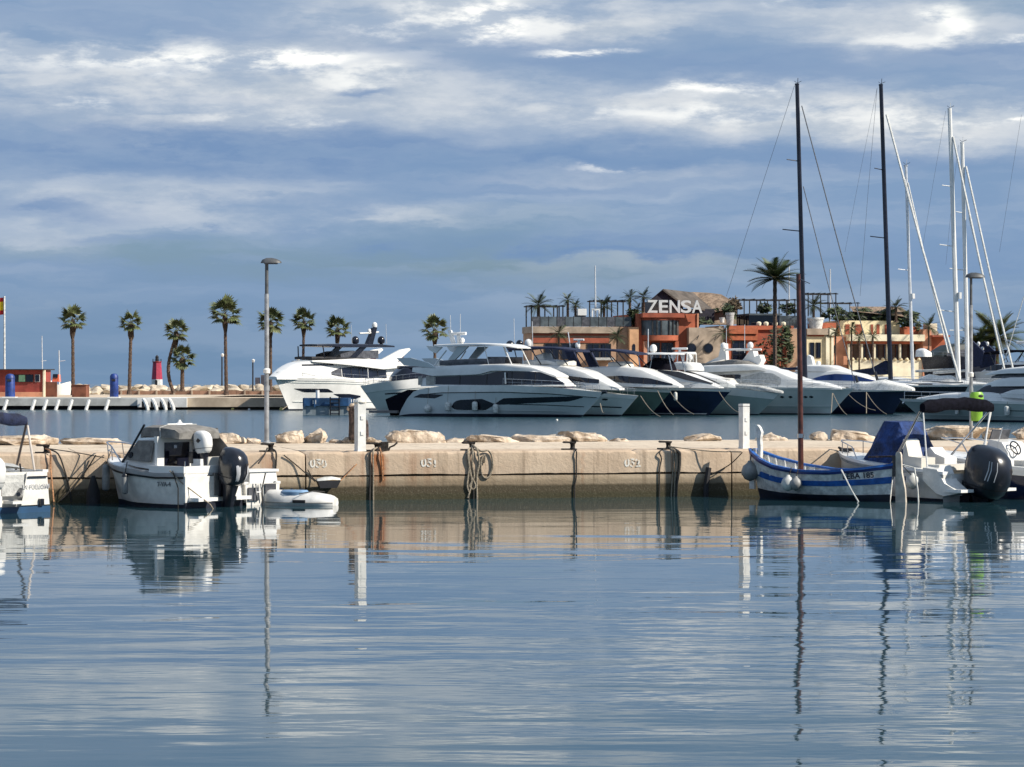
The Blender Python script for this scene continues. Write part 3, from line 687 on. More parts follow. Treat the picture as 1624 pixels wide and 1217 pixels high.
rope([[(602, 711, .2), (604, 717, e), (606, 740, e), (607, 762, e)]], e, .02, ROPEO, 'short orange rope end hanging under the large rusty bollard')
rope([[(746, 711, .25), (742, 717, e), (745, 745, e), (748, 765, e), (742, 790, e)], [(748, 708, .3), (750, 718, e), (749, 735, e), (752, 756, e), (745, 770, e), (750, 776, e), (754, 770, e), (748, 757, e)],
      [(749, 706, .3), (757, 714, e), (760, 735, e), (757, 750, e), (756, 768, e), (757, 800, e)], [(744, 712, .2), (743, 722, e), (744, 742, e), (741, 770, e), (745, 782, e)]], e, .026, ROPE, 'thick tangle of tan ropes hanging from the coiled bollard')
rope([[(752, 708, .3), (763, 716, e), (774, 715, e), (780, 724, e), (781, 742, e), (775, 757, e), (767, 757, e), (763, 745, e), (764, 728, e), (769, 722, e), (768, 735, e)]], e, .024, ROPE, 'round loop of tan rope hung beside the rope tangle')
rope([[(750, 762, e), (751, 785, e), (750, 812, e)], [(744, 780, e), (743, 812, e)]], e, .022, ROPED, 'wet dark rope ends under the rope tangle, trailing into water')
rope([[(908, 711, .25), (914, 716, e), (914, 730, e), (914, 755, e), (911, 775, e), (912, 800, e)]], e, .018, ROPED, 'thin brown rope from the bare bollard down into the water')
rope([[(1055, 711, .25), (1046, 717, e), (1049, 728, e), (1046, 745, e), (1046, 775, e), (1045, 800, e)]], e, .018, ROPED, 'thin brown rope nearest the wall number beside the last bollard')
rope([[(1062, 711, .25), (1067, 716, e), (1068, 735, e), (1066, 760, e), (1064, 798, e)]], e, .018, ROPE, 'tan rope in the middle of the ropes under the last bollard')
rope([[(1063, 710, .25), (1071, 717, e), (1071, 740, e), (1070, 765, e), (1069, 798, e)]], e, .018, ROPE, 'pale tan rope just beside the thick wet rope')
rope([[(1064, 710, .25), (1076, 717, e), (1078, 724, e), (1077, 745, e), (1073, 770, e), (1072, 800, e)]], e, .04, ROPED, 'thickest black wet rope under the last bollard')
rope([[(1060, 708, .3), (1090, 712, .1), (1130, 716, -.2), (1176, 717, -.5)]], 0, .014, ROPE, 'slack tan mooring line from the last bollard to the blue and white boat')
rope([[(1177, 718, -.5), (1160, 735, -.1), (1140, 747, e), (1126, 752, e)]], 0, .014, ROPED, 'mooring line sagging from the blue bow to the leaning pile')
rope([[(75, 712, .3), (92, 720, e), (102, 745, e), (110, 775, e), (113, 796, e)]], e, .02, ROPED, 'dark rope from the first bollard hanging down in the water')
rope([[(72, 712, .3), (80, 717, e), (80, 740, e), (82, 760, -.3), (86, 806, -.6)]], e, .018, ROPEO, 'pinkish rope falling beside the white transom')
rope([[(152, 722, -.1), (130, 756, e), (96, 795, e)]], e, .018, ROPED, 'dark crossed mooring lines before the bow of the cabin boat')
rope([[(72, 711, .3), (120, 718, .1), (165, 726, -.6)]], 0, .012, ROPED, 'thin bow line from the first bollard to the cabin boat')
rope([[(428, 711, .3), (437, 716, e), (438, 730, e), (437, 745, e)], [(424, 711, .3), (419, 722, e), (410, 735, -.4)]], e, .02, ROPED, 'short brown rope draped from the bollard behind the outboard')
rope([[(450, 722, e), (470, 738, e), (500, 764, -.2)], [(488, 745, e), (495, 757, e), (505, 766, -.15)]], e, .015, ROPED, 'dark rope holding up the hanging black fender')
rope([[(540, 763, -.2), (566, 736, e)]], e, .014, ROPEO, 'taut orange line between the hanging fender and the wall')
# hanging fender with pad
c = Q(520, -.25); c.z = wz(764, c.y); t = thing('hanging_fender', 'black rubber fender with white pad slung on ropes against the quay', 'fender', c, QRZ)
MB().prism([(-.27, .02), (-.2, -.15), (.2, -.15), (.29, .02)], -.13, .13).build('body', RUBBER, t)
MB().rings([[(x, -.13, z), (x, -.07, z + h), (x, .07, z + h), (x, .13, z)] for x, z, h in ((-.27, .02, .04), (-.1, .03, .08), (.1, .05, .07), (.29, .04, .04))]).build('pad', FENDW, t)
# leaning black pile
a, b2 = Q(1124, -.12, wz(742, 62.5)), Q(1119, -.2, wz(800, 62.5))
o = MB().tube([Vector(a), Vector(a).lerp(Vector(b2), .5) + Vector((-.03, 0, 0)), Vector(b2) - Vector((0, 0, .6))], .07, 8).build('leaning_pile', RUBBER)
tag(o, 'short black pile leaning against the quay wall before the blue and white boat', 'pile')
b = Q(148, -.5, 0); t = thing('black_pile', 'bulky black pile in the water at the bow of the cabin boat', 'pile', b)
MB().lathe([(.16, -.6), (.17, .05), (.155, .28), (.09, .5), (.04, .66)], n=10).build('post', RUBBER, t)

# ------------------------------------------------------------ mole furniture
ML = 'mole'
def short_lamp(px, top, base, Y, label):
    z = wz(base, Y); h = wz(top, Y) - z; k = Y / F
    t = thing('lamp_post', label, 'lamp post', (wx(px, Y), Y, z), 0, 'short black lamp posts on the mole')
    MB().lathe([(1.6 * k, 0), (1.2 * k, 4 * k), (1.1 * k, h - 5 * k)], n=8).build('pole', STEELD, t)
    MB().lathe([(1.4 * k, h - 5 * k), (2.4 * k, h - 3 * k), (2.6 * k, h - 1 * k), (.4 * k, h + .5 * k)], (.8 * k, 0, 0), 9).build('lantern', GEL, t)
short_lamp(352, 561, 612, 350, 'black lamp post close beside the tallest palm')
short_lamp(401, 570, 621, 320, 'black lamp post with white lantern between tallest palm and grey lamp')
short_lamp(472, 568, 612, 350, 'black lamp post mostly hidden behind the white yacht bow')
# lighthouse
LY = 480.0; k = LY / F; zb = wz(614, LY)
t = thing('lighthouse', 'small red lighthouse with white foot behind the breakwater', 'lighthouse', (wx(249, LY), LY, 0))
MB().lathe([(9.5 * k, -1), (8.6 * k, wz(602, LY))], n=8).build('white_foot', WHITEPT, t)
MB().lathe([(8.6 * k, wz(602, LY) + .01), (6.6 * k, wz(575, LY))], n=8).build('red_tower', mat('lighthouse_red', (.42, .035, .075), .6), t)
MB().lathe([(7.4 * k, wz(575, LY)), (7.4 * k, wz(573.5, LY))], n=12).build('gallery', REDPT, t)
MB().lathe([(2.6 * k, wz(573.5, LY)), (2.6 * k, wz(567, LY)), (3.2 * k, wz(566.5, LY)), (.2 * k, wz(563, LY))], n=8).build('lantern', STEELD, t)
mb = MB()
for i in range(10):
    a = i * .628; mb.tube([(7 * k * math.cos(a), 7 * k * math.sin(a), wz(573.5, LY)), (7 * k * math.cos(a), 7 * k * math.sin(a), wz(569.5, LY))], .3 * k, 3)
mb.build('railing', STEELD, t)
MB().box((0, -9.0 * k, (wz(612, LY) + wz(603, LY)) / 2), (3.5 * k, .5, 9 * k)).build('door', STEELD, t)
# far towers in haze
for (px, w, top, lab) in ((408.5, 7, 599, 'small grey tower block far behind the tall lamp'), (417, 6, 595, 'distant pinkish tower touching the lamp post')):
    o = MB().box((wx(px, 1500), 1500, wz(top, 1500) / 2), (w * 1500 / F, 3, wz(top, 1500))).build('far_building', FARB); tag(o, lab, 'building')
# flag
FY = 300.0; k = FY / F
t = thing('flagpole', 'white flagpole flying a red and yellow flag', 'flagpole', (wx(7, FY), FY, JT))
MB().tube([(0, 0, 0), (0, 0, wz(470, FY) - JT)], 1.9 * k, 8, 1.3 * k).build('pole', WHITEPT, t)
def flag_strip(z0, z1):
    rr = []
    for i in range(13):
        u = -i / 12 * 46 * k; y = .5 * math.sin(i * .8) * k * 3; d = -abs(u) * .12
        rr.append([(u - 1.5 * k, y - .02, z0 + d), (u - 1.5 * k, y - .02, z1 + d), (u - 1.5 * k, y + .02, z1 + d), (u - 1.5 * k, y + .02, z0 + d)])
    return MB().rings(rr)
fz = [wz(p, FY) - JT for p in (472, 478.5, 492, 499)]
fl = flag_strip(fz[2], fz[1]).build('flag', FLAGY, t); flag_strip(fz[1], fz[0]).build('red_band', FLAGR, fl); flag_strip(fz[3], fz[2]).build('red_band', FLAGR, fl)
# red kiosk
KY = 292.0; k = KY / F
t = thing('kiosk', 'low dark red harbour kiosk with flat dark roof', 'kiosk', (wx(20, KY), KY, JT))
zb, zt = JT, wz(587, KY)
wb('wall', -120, 68, zb, zt, KY, 5, BRICKR, t)
rf = MB().prism([(KY - .8, zt), (KY + 6, zt), (KY + 6, zt + .14), (KY - .8, zt + .1)], wx(-130, KY), wx(72, KY), 'x').build('roof', STEELD, t, True)
wb('foot_course', -120, 68, zb - .1, wz(622, KY), KY - .12, .15, SALMON, t)
for a, c in ((-20, -4), (18.5, 28), (30, 40), (42, 52), (56, 62.5)):
    f = wb('window', a - .8, c + .8, wz(606.2, KY), wz(594.4, KY), KY - .05, .12, WHITEPT if a == 56 else STEELD, t); MB().box((wx((a + c) / 2, KY) - t.location.x, -.07, wz(600.3, KY) - JT), ((c - a) * k, .06, 10.6 * k)).build('pane', mat('green_poster', (.25, .5, .3), .6) if a == 30 else TINT, f)
wb('end_post', 68, 71, zb, zt, KY - .15, .5, CREAM2, t)
t = thing('brown_wall_panel', 'dark brown screen wall at the end of the red kiosk', 'screen', (wx(81, KY), KY, JT)); wb('panel', 72, 90, JT, wz(606, KY), KY - 3, .3, BROWN, t); wb('post', 72, 73, JT, wz(605, KY), KY - 3.2, .2, BROWN, t)
t = thing('planter_box', 'rusty brown planter box at the foot of the first palm', 'planter', (wx(125, KY), KY, JT)); wb('box', 114, 136.5, JT, wz(611, KY), KY - 6, 2.2, BROWN, t); wb('rim', 113.3, 137.2, wz(611, KY), wz(610.2, KY), KY - 6.1, 2.4, BROWN, t)
def blue_bin(px, Y, w, top, lab):
    z = JT; k = Y / F; h = wz(top, Y) - z; t = thing('blue_container', lab, 'container', (wx(px, Y), Y, z), 0, None)
    MB().lathe([(w * .46 * k, 0), (w * .5 * k, .05), (w * .47 * k, h * .80), (w * .36 * k, h * .9)], n=12).build('body', BLUEBIN, t)
    MB().lathe([(w * .50 * k, h * .80), (w * .46 * k, h * .9), (w * .3 * k, h * .98), (w * .05 * k, h)], n=12).build('lid', BLUEBIN, t)
    MB().box((0, -w * .47 * k, h * .72), (w * .4 * k, .1, h * .09)).build('slot', STEELD, t)
    MB().box((0, 0, .04), (w * 1.3 * k, w * 1.3 * k, .08)).build('base', JETW, t)
blue_bin(181, 278, 14, 592.5, 'dark blue tall recycling container on the white mole edge')
blue_bin(16, 280, 16, 593, 'dark blue container standing before the red kiosk')
# small harbour boats behind the kiosk
def far_boat(px0, px1, Y, deck, top, lab, hullm, cabm, masts):
    k = Y / F; t = thing('fishing_boat', lab, 'boat', (wx((px0 + px1) / 2, Y), Y, 0)); w = (px1 - px0) * k
    zd = wz(deck, Y); rr = []
    for i in range(9):
        q = i / 8; x = (q - .5) * w; b = 1.6 * (1 - max(0, q - .5) ** 2 * 3.6); zz = zd + max(0, q - .4) * .9
        rr.append([(x, -b, zz), (x, -b * .7, -.3), (x, b * .7, -.3), (x, b, zz)])
    MB().rings(rr).build('hull', hullm, t)
    MB().box((-.15 * w, 0, zd + 1.0), (w * .3, 2, wz(top, Y) - zd), top=.85).build('cabin', cabm, t)
    MB().box((-.15 * w, -1.0, zd + 1.3), (w * .22, .1, .5)).build('window', TINT, t)
    for (mx, mt, r) in masts:
        MB().tube([(wx(mx, Y) - t.location.x, 0, zd), (wx(mx - (px1 - px0) * .03, Y) - t.location.x, 0, wz(mt, Y))], r, 6, r * .7).build('mast', ALU, t)
    MB().tube([(0, 0, wz(573, Y)), (w * .25, 0, wz(572, Y))], .05, 5).build('crossbar', ALU, t)
far_boat(78, 112, 345, 611.5, 600, 'orange and white boat with a mast beside the first palm', GEL, ORANGEP, [(94.5, 556, .11)])
far_boat(48, 82, 352, 610, 592, 'white boat roof showing above the red kiosk', GEL, GEL, [(67.5, 533, .09)])
# fenders on the mole front
for i, px in enumerate((9, 53, 72, 91, 112, 139, 170)):
    Y = JY - 1.3; t = thing('mole_fender', 'white slanted fender strip on the grey mole front, %s counted from the blue bin' % ORD[6 - i], 'fender', (wx(px, Y), Y, 0), 0, 'slanted white fender strips')
    MB().tube([(.16, 0, 1.05), (-.16, -.5, -.2)], .19, 7).build('strip', WHITEPT, t)
for i, px in enumerate((229, 243, 257.5, 270)):
    Y = JY - 1.5; t = thing('arched_fender', 'white curved fender on the white mole edge, %s counted from the blue bin' % ORD[i], 'fender', (wx(px, Y), Y, 0), 0, 'curved white fenders')
    MB().tube([(-.1, 0, 1.1), (.15, -.4, .8), (.4, -.7, .3), (.5, -.8, -.2)], .2, 7).build('arc', WHITEPT, t)
    MB().box((-.15, -.02, .55), (.25, .1, .7)).build('gap', RUBBER, t)
def float_(px, py, Y, r, m, lab):
    k = Y / F; t = thing('mooring_buoy', lab, 'buoy', (wx(px, Y), Y, 0)); MB().ball((0, 0, r * k * .35), r * k, 12, 8).build('ball', m, t); MB().tube([(0, 0, r * k), (0, 0, r * k * 1.6)], .05, 5).build('ring', STEELD, t)
float_(447, 648, 262, 4, YELLOW, 'yellow mooring buoy at the bow of the first white yacht')
float_(369, 645, 268, 2.5, YELLOW, 'small yellow float by the stone mole')
float_(395, 649, 266, 2, FENDW, 'small white float beside the stone mole')
float_(883, 668, 190, 2.2, FENDW, 'little white float on open water before the grey yacht')
_before = set(bpy.data.objects)
# ------------------------------------------------------------ restaurant building
BY = 312.0; BK = BY / F
bld = thing('restaurant', 'terracotta and cream waterfront restaurant with roof terraces and large rooftop letters', 'building', (wx(1160, BY), BY, 0))
def bb(name, px0, px1, py0, py1, m, y=0.0, dep=6.0, parent=None, label=None):
    Y = BY + y; a, b = wx(px0, BY), wx(px1, BY); z1 = wz(py0, BY); z0 = wz(py1, BY)
    l = bld.location
    mb = MB().box(((a + b) / 2 - l.x, y + dep / 2, (z0 + z1) / 2), (b - a, dep, z1 - z0))
    return mb.build(name, m, parent or bld, label=label)
def lx(px): return wx(px, BY) - bld.location.x
def bz(py): return wz(py, BY)
def win(px0, px1, py0, py1, y, frame=STEELD, pane=TINT, bars=1, hb=0):
    """recessed-looking window: frame ring standing proud of the wall with a pane behind it"""
    mb = MB(); f = .9
    def r(a, b, c, d): mb.box(((lx(a) + lx(b)) / 2, y - .04, (bz(c) + bz(d)) / 2), (lx(b) - lx(a), .12, bz(c) - bz(d)))
    r(px0 - f, px0, py0 - f, py1 + f); r(px1, px1 + f, py0 - f, py1 + f); r(px0, px1, py0 - f, py0); r(px0, px1, py1, py1 + f)
    for i in range(1, bars): q = lerp(px0, px1, i / bars); r(q - .35, q + .35, py0, py1)
    for i in range(1, hb + 1): q = lerp(py0, py1, i / (hb + 1)); r(px0, px1, q - .3, q + .3)
    w = mb.build('window', frame, bld)
    MB().box(((lx(px0) + lx(px1)) / 2, y - .012, (bz(py0) + bz(py1)) / 2), (lx(px1) - lx(px0), .06, bz(py0) - bz(py1))).build('pane', pane, w)
    return w
GND = 606
# left wing
bb('wall', 836, 990, 530, GND, TANR, 0, 5)
bb('parapet', 834.5, 976, 519.5, 529.8, SANDR, -.5, 5.6)
bb('band', 836.5, 960, 529.9, 533.5, TERRA2, -.12, .12)
bb('lower_band', 836.5, 960, 537, 545, TERRA2, -.10, .10)
bb('end_pillar', 990.2, 1005, 520, GND, ORANGER, -.9, 8)
mb = MB(); mb.prism([(lx(994.5), bz(558)), (lx(999.5), bz(558)), (lx(999.5), bz(549)), (lx(998.5), bz(547)), (lx(997), bz(546)), (lx(995.5), bz(547)), (lx(994.5), bz(549))], -.94, -.88); mb.build('arch_window', TINT, bld)
win(857, 880, 547, 570, 0, bars=2); win(884, 907, 547, 570, 0, bars=2); win(925, 943, 547, 568, 0, bars=2); win(946, 962, 547, 568, 0, bars=2)
bb('wall_top', 962, 990, 519.8, 529.9, TANR, 0, 5); bb('awning', 925, 965, 568, 572, LGREYCAN, -1.2, 1.2)
# tower with letters
bb('tower', 1004, 1104, 498.5, GND, TERRA, -.4, 12)
bb('cornice', 1008, 1076, 498.2, 505, TERRA2, -1.9, 1.45)
mb = MB(); n = 9
arc = [(lx(lerp(1012, 1072, i / n)), -.45 - 1.3 * math.sin(math.pi * i / n) ** .5) for i in range(n + 1)]
for nm, p0, p1, m, g in (('bay_top', 505.2, 509.2, TERRA2, 1.0), ('bay_glass', 509.4, 532.5, RAILGL, .97), ('bay_band', 532.7, 541, TERRA, 1.03)):
    MB().prism([(a, b * g) for a, b in arc] + [(arc[-1][0], -.42), (arc[0][0], -.42)], bz(p1), bz(p0), 'z').build(nm, m, bld)
for i in range(n + 1):
    if i % 2 == 0 or i in (3, 7): MB().box((arc[i][0], arc[i][1] * .985 - .03, (bz(509.4) + bz(532.5)) / 2), (.16, .12, bz(509.4) - bz(532.5))).build('mullion', STEELD, bld)
for a, b_, m in ((1036, 1044, KBLUE), (1050, 1060, KBLUE)):
    pass
win(1015, 1024, 545, 575, -.4, pane=SMOKE); win(1028, 1040, 545, 575, -.4, bars=2); win(1044, 1062, 545, 575, -.4, bars=2); bb('pier', 1013, 1018.5, 542, GND, SALMON, -1.0, .55); bb('pier', 1064, 1070, 542, GND, TERRA, -1.0, .55)
bb('edge_post', 1101.5, 1104.2, 498, 521, SALMON, -.55, .2)
# gable roof behind the letters
mb = MB(); mb.prism([(lx(1036), bz(477.5)), (lx(1058.5), bz(458.5)), (lx(1088), bz(477.5))], 3.0, 3.3); mb.build('gable', GABLE, bld)
mb = MB(); mb.add([(lx(1057), 2.6, bz(458)), (lx(1126), 8, bz(460.5)), (lx(1152), 5, bz(492)), (lx(1092), 2.6, bz(482))] + [(lx(1057), 2.6, bz(458) - .25), (lx(1126), 8, bz(460.5) - .25), (lx(1152), 5, bz(492) - .25), (lx(1092), 2.6, bz(482) - .25)], [(0, 1, 2, 3), (7, 6, 5, 4), (0, 4, 5, 1), (1, 5, 6, 2), (2, 6, 7, 3), (3, 7, 4, 0)]); mb.build('roof', ROOFG, bld)
mb = MB(); mb.add([(lx(1057), 2.6, bz(458)), (lx(1033), 2.6, bz(478)), (lx(1060), 9, bz(478)), (lx(1100), 9, bz(459))], [(0, 1, 2, 3)]); mb.build('roof', ROOFG, bld)
bb('roof_wall', 1040, 1092, 477.6, 498, STEELD, 3.1, 5); bb('roof_wall', 1092, 1148, 489, 512, GABLE, 4.2, 5)
mb = MB(); mb.add([(lx(1118), 9, bz(460)), (lx(1140), 12, bz(458)), (lx(1168), 12, bz(459)), (lx(1178), 9, bz(463)), (lx(1206), 7, bz(484)), (lx(1150), 7, bz(494))], [(0, 1, 2, 3, 4, 5)]); mb.build('thatch_roof', ROOFT, bld)
bb('thatch_wall', 1150, 1200, 484, 512, SANDR, 8, 4)
# letters
me_cache = {}
for ch, px in zip('ZENSA', (1025.3, 1043.3, 1061.5, 1080.0, 1098.0)):
    me = text_mesh(ch, 2.30, .12, .045, 6); me.materials.append(SIGNW)
    xs = [v.co.x for v in me.vertices]; w = max(xs) - min(xs); ys = [v.co.y for v in me.vertices]
    sx = 17.0 * BK / w if ch != 'E' else 14.5 * BK / w; sy = 20.0 * BK / (max(ys) - min(ys))
    for v in me.vertices: v.co.x = (v.co.x - (max(xs) + min(xs)) / 2) * sx; v.co.y = (v.co.y - min(ys)) * sy
    o = link('letter', me, bld, (lx(px), -1.4, bz(497.6)), label='grey white rooftop letter ' + ch); o.rotation_euler = (rad(90), 0, 0)
MB().box((lx(1062), -1.3, bz(498) + .02), (lx(1108) - lx(1016), .3, .08)).build('letter_rail', STEELD, bld)
# sandy block with round windows
bb('wall', 1085, 1141, 520.5, GND, SANDR, -1.4, 9)
for px in (1089, 1116.5):
    w = MB().tube([(lx(px), -1.5, bz(553)), (lx(px), -1.38, bz(553))], .62, 18).build('round_window', STEELD, bld); MB().tube([(lx(px), -1.53, bz(553)), (lx(px), -1.40, bz(553))], .52, 18).build('pane', TINT, w)
for px in (1093, 1122): MB().tube([(lx(px), -2.6, bz(540)), (lx(px + 8), -1.4, bz(533))], .05, 5).build('spout', STEELD, bld)
# orange block with door
bb('wall', 1150, 1199, 521, GND, TERRA, -1.0, 8); bb('fascia', 1150.5, 1198, 517, 530, mat('bright_terracotta', (.46, .125, .055), .85), -1.5, .5); bb('lintel', 1152, 1198, 532, 540, mat('bright_terracotta', (.46, .125, .055), .85), -1.3, .3)
win(1158, 1179, 542, 574, -1.0, bars=2, hb=2)
bb('wall', 1199.2, 1250, 523, GND, TERRA2, 0, 6); bb('wall', 1250.2, 1282.8, 521, GND, TANR, -.4, 6)
bb('side_wall', 1141.2, 1149.8, 517, GND, SANDR, .5, 6)
# terrace pavilion
bb('pavilion_glass', 1193, 1244, 500, 516, TINT, 1.0, 5); bb('pavilion_roof', 1191, 1246, 497, 499.8, RAILGL, .4, 6); bb('pavilion_glass', 1244.2, 1290, 500, 519, RAILGL, 1.4, 5)
bb('parapet', 1199, 1262, 516.5, 523, TERRA, -.3, .5)
for i, px in enumerate((1205, 1217, 1232, 1246)): MB().lathe([(.25, 0), (.33, .22), (.30, .4), (.1, .5)], (lx(px), -.1, bz(516.5)), 8).build('lantern', CREAM2, bld)
# right wing
bb('wall', 1283, 1326, 531, GND, CREAM, -.5, 8); bb('parapet', 1282, 1319, 521, 530.8, SANDR, -.9, 8); bb('parapet', 1319.2, 1330, 520, 532, CREAM2, -1.0, 8); bb('band', 1284, 1312, 530.9, 533.5, TERRA2, -.62, .12)
win(1289, 1294.5, 544, 567, -.5); win(1299, 1305.5, 544, 567, -.5)
bb('pilaster', 1314, 1320, 534, GND, CREAM2, -.8, .3); bb('pilaster', 1323, 1327, 534, GND, CREAM2, -.8, .3)
bb('wall', 1327.2, 1353, 533, GND, SALMON, -.1, 8); mb = MB(); mb.prism([(lx(1329), bz(560)), (lx(1333), bz(560)), (lx(1333), bz(551)), (lx(1331), bz(547)), (lx(1329), bz(551))], -.14, -.08); mb.build('arch_window', TINT, bld)
bb('wall', 1314, 1340, 511, 520, TERRA, 1.2, 5)
bb('arcade_back', 1353.2, 1482, 545, GND, mat('arcade_curtain', (.30, .22, .17), .9), 1.6, 5)
bb('arcade_slab', 1351, 1478, 530, 540.5, CREAM2, -1.4, 8); bb('arcade_beam', 1350, 1480, 540.7, 545, TERRA, -.7, 2)
bb('arcade_parapet', 1353, 1482, 571, GND, CREAM2, -.9, .4)
for px in (1352.5, 1374.5, 1396, 1417.5, 1439, 1459, 1480):
    bb('column', px - 1.4, px + 1.4, 545.2, 570.8, CREAM2, -.85, .4)
for i in range(12): MB().lathe([(.22, 0), (.26, .1), (.1, .3)], (lx(1358 + i * 10.2), -.95, bz(571)), 7).build('finial', CREAM, bld)
for px in (1364, 1386, 1407, 1428, 1449, 1470): win(px - 6, px + 5, 547, 571, 1.55, frame=BROWN, pane=SMOKE, bars=3)
bb('upper_wall', 1350, 1452, 507, 529.8, CREAM, 2.0, 6)
for a, c in ((1359, 1366), (1376, 1387), (1402, 1406), (1412, 1417), (1426, 1433)): bb('opening', a, c, 513, 529.6, TERRA2, 1.9, .08)
bb('upper_wall', 1452, 1476, 517, 532, TERRA, .4, 6)
bb('wall', 1476, 1490, 521, GND, SALMON, -1.2, 8); bb('wall', 1490.2, 1517, 534, GND, TERRA, -.6, 7); bb('shade_slab', 1488, 1518, 531, 533.8, TERRA2, -2.0, 9)
bb('turret', 1493, 1507, 511.5, 524, CREAM2, .2, 2); bb('turret', 1507.2, 1516, 528, 534, CREAM2, -.3, 2); bb('turret_base', 1490, 1508, 524.2, 531, SANDR, 0, 3)
mb = MB(); mb.prism([(lx(1480.5), bz(562)), (lx(1486), bz(562)), (lx(1486), bz(555)), (lx(1483), bz(552)), (lx(1480.5), bz(555))], -1.26, -1.18); mb.build('arch_window', TINT, bld)
# brown tiled roof on the far end
mb = MB(); mb.add([(lx(1380), 5, bz(483)), (lx(1468), 5, bz(483)), (lx(1480), 2, bz(502)), (lx(1372), 2, bz(492))], [(0, 1, 2, 3)]); mb.build('roof', ROOFT, bld)
bb('roof_wall', 1376, 1474, 492, 508, STEELD, 3, 3)
# pergolas, railings, terrace furniture
def pergola(name, label, xs, top, base, y, dep=3.0, bar=.14, beams=True):
    t = thing(name, label, 'pergola', (lx(xs[0]) + bld.location.x, BY + y, bz(base)))
    L = t.location
    for px in xs:
        for dy in (0, dep):
            h = bz(top) - bz(base); MB().box((lx(px) + bld.location.x - L.x, dy, h / 2), (bar, bar, h)).build('post', STEELD, t)
    w = lx(xs[-1]) - lx(xs[0])
    for dy in (-.01, dep + .01): MB().box((w / 2, dy, bz(top) - bz(base) + bar / 2), (w + .6, bar * 1.1, bar)).build('beam', STEELD, t)
    for i in range(6): MB().box((w * i / 5, dep / 2, bz(top) - bz(base) + bar * 1.3), (bar * .7, dep + .5, bar * .6)).build('rafter', STEELD, t)
    return t
pergola('pergola', 'dark steel pergola at the outer end of the left roof terrace', (839.5, 861, 884, 890), 488, 519, 1.5)
pergola('pergola', 'dark glazed steel pergola beside the tall white mast on the terrace', (943, 962, 979, 998), 479, 519, 1.6)
pergola('pergola', 'long thin pergola crossing behind the tall date palm', (1191, 1212, 1230, 1262, 1276), 475, 516, 2.5, bar=.12)
pergola('pergola', 'high open steel frame above the right terrace plants', (1305, 1326, 1352), 464, 500, 4, bar=.12)
pergola('pergola', 'long low steel frame along the cream terrace', (1322, 1350, 1385), 479, 508, 3, bar=.10)
rl = thing('glass_railing', 'smoked glass railing along the edge of the left roof terrace', 'railing', (wx(836, BY), BY, bz(519.5)))
for i in range(12):
    a = 836 + i * 13.4; MB().box((lx(a + 6.5) + bld.location.x - rl.location.x, .1, .62), (12.6 * BK, .05, 1.16)).build('glass_panel', RAILGL if i % 3 else SMOKE, rl); MB().box((lx(a) + bld.location.x - rl.location.x, .1, .65), (.07, .09, 1.3)).build('post', STEELD, rl)
rl = thing('terrace_railing', 'thin dark railing along the middle terrace above the orange wall', 'railing', (wx(1246, BY), BY, bz(520)))
for i in range(9):
    a = 1246 + i * 5; MB().box(((a - 1246) * BK, -.2, .5), (.05, .05, 1.0)).build('post', STEELD, rl)
for z in (.5, 1.0): MB().box((20 * BK, -.2, z), (41 * BK, .05, .05)).build('rail', STEELD, rl)
m_ = MB().tube([(wx(942, BY), BY + 1.2, bz(519)), (wx(941.2, BY), BY + 1.2, bz(423))], .13, 8, .08).build('terrace_mast', ALU); tag(m_, 'tall thin white mast standing on the left roof terrace', 'mast')
for px, top, lab in ((1303.5, 421, 'slim white mast rising beside the steel frame'), (1372.5, 425, 'slim white mast tip rising behind the cream terrace')):
    m_ = MB().tube([(wx(px + .5, 330), 330, 2), (wx(px, 330), 330, wz(top, 330))], .12, 8, .09).build('background_mast', ALU); tag(m_, lab, 'mast')
def furn(name, label, cat, px, base, w, h, kind):
    t = thing(name, label, cat, (wx(px, BY), BY + .8, bz(base))); k = BK
    if kind == 'table':
        MB().box((0, 0, h * k), (w * k, .8, .08)).build('top', GEL, t)
        for s in (-.42, .42): MB().box((s * w * k, 0, h * k / 2), (.12, .5, h * k)).build('leg', GEL, t)
    elif kind == 'frame':
        for s in (-.5, .5): MB().box((s * w * k, 0, h * k / 2), (.16, .2, h * k)).build('side', GEL, t)
        for z in (0.06, h * k): MB().box((0, 0, z), (w * k + .16, .2, .16)).build('bar', GEL, t)
    elif kind == 'hut':
        MB().box((0, .3, h * k * .8), (w * k, 1.4, h * k * .38)).build('canopy', GEL, t)
        for i in range(3):
            for j in range(2): MB().box(((i - 1) * w * k * .33, -.2, h * k * (.15 + .26 * j)), (w * k * .25, .1, h * k * .2)).build('panel', GEL, t)
        MB().box((0, .1, h * k * .3), (w * k * .98, .4, h * k * .6)).build('back', SMOKE, t)
furn('bar_hut', 'white bar hut with six panes on the left terrace', 'bar', 918, 518, 14, 27, 'hut')
furn('display_frame', 'white upright frame standing on the left terrace', 'frame', 941, 509, 11, 17, 'frame')
furn('bench_table', 'white long table on the terrace near the outer pergola', 'table', 881, 518.5, 30, 7, 'table')
furn('bench_table', 'white high table beside the outer potted palm', 'table', 861, 518.5, 12, 13, 'table')
furn('bench_table', 'small white table near the rooftop letters', 'table', 983, 518.5, 16, 4, 'table')
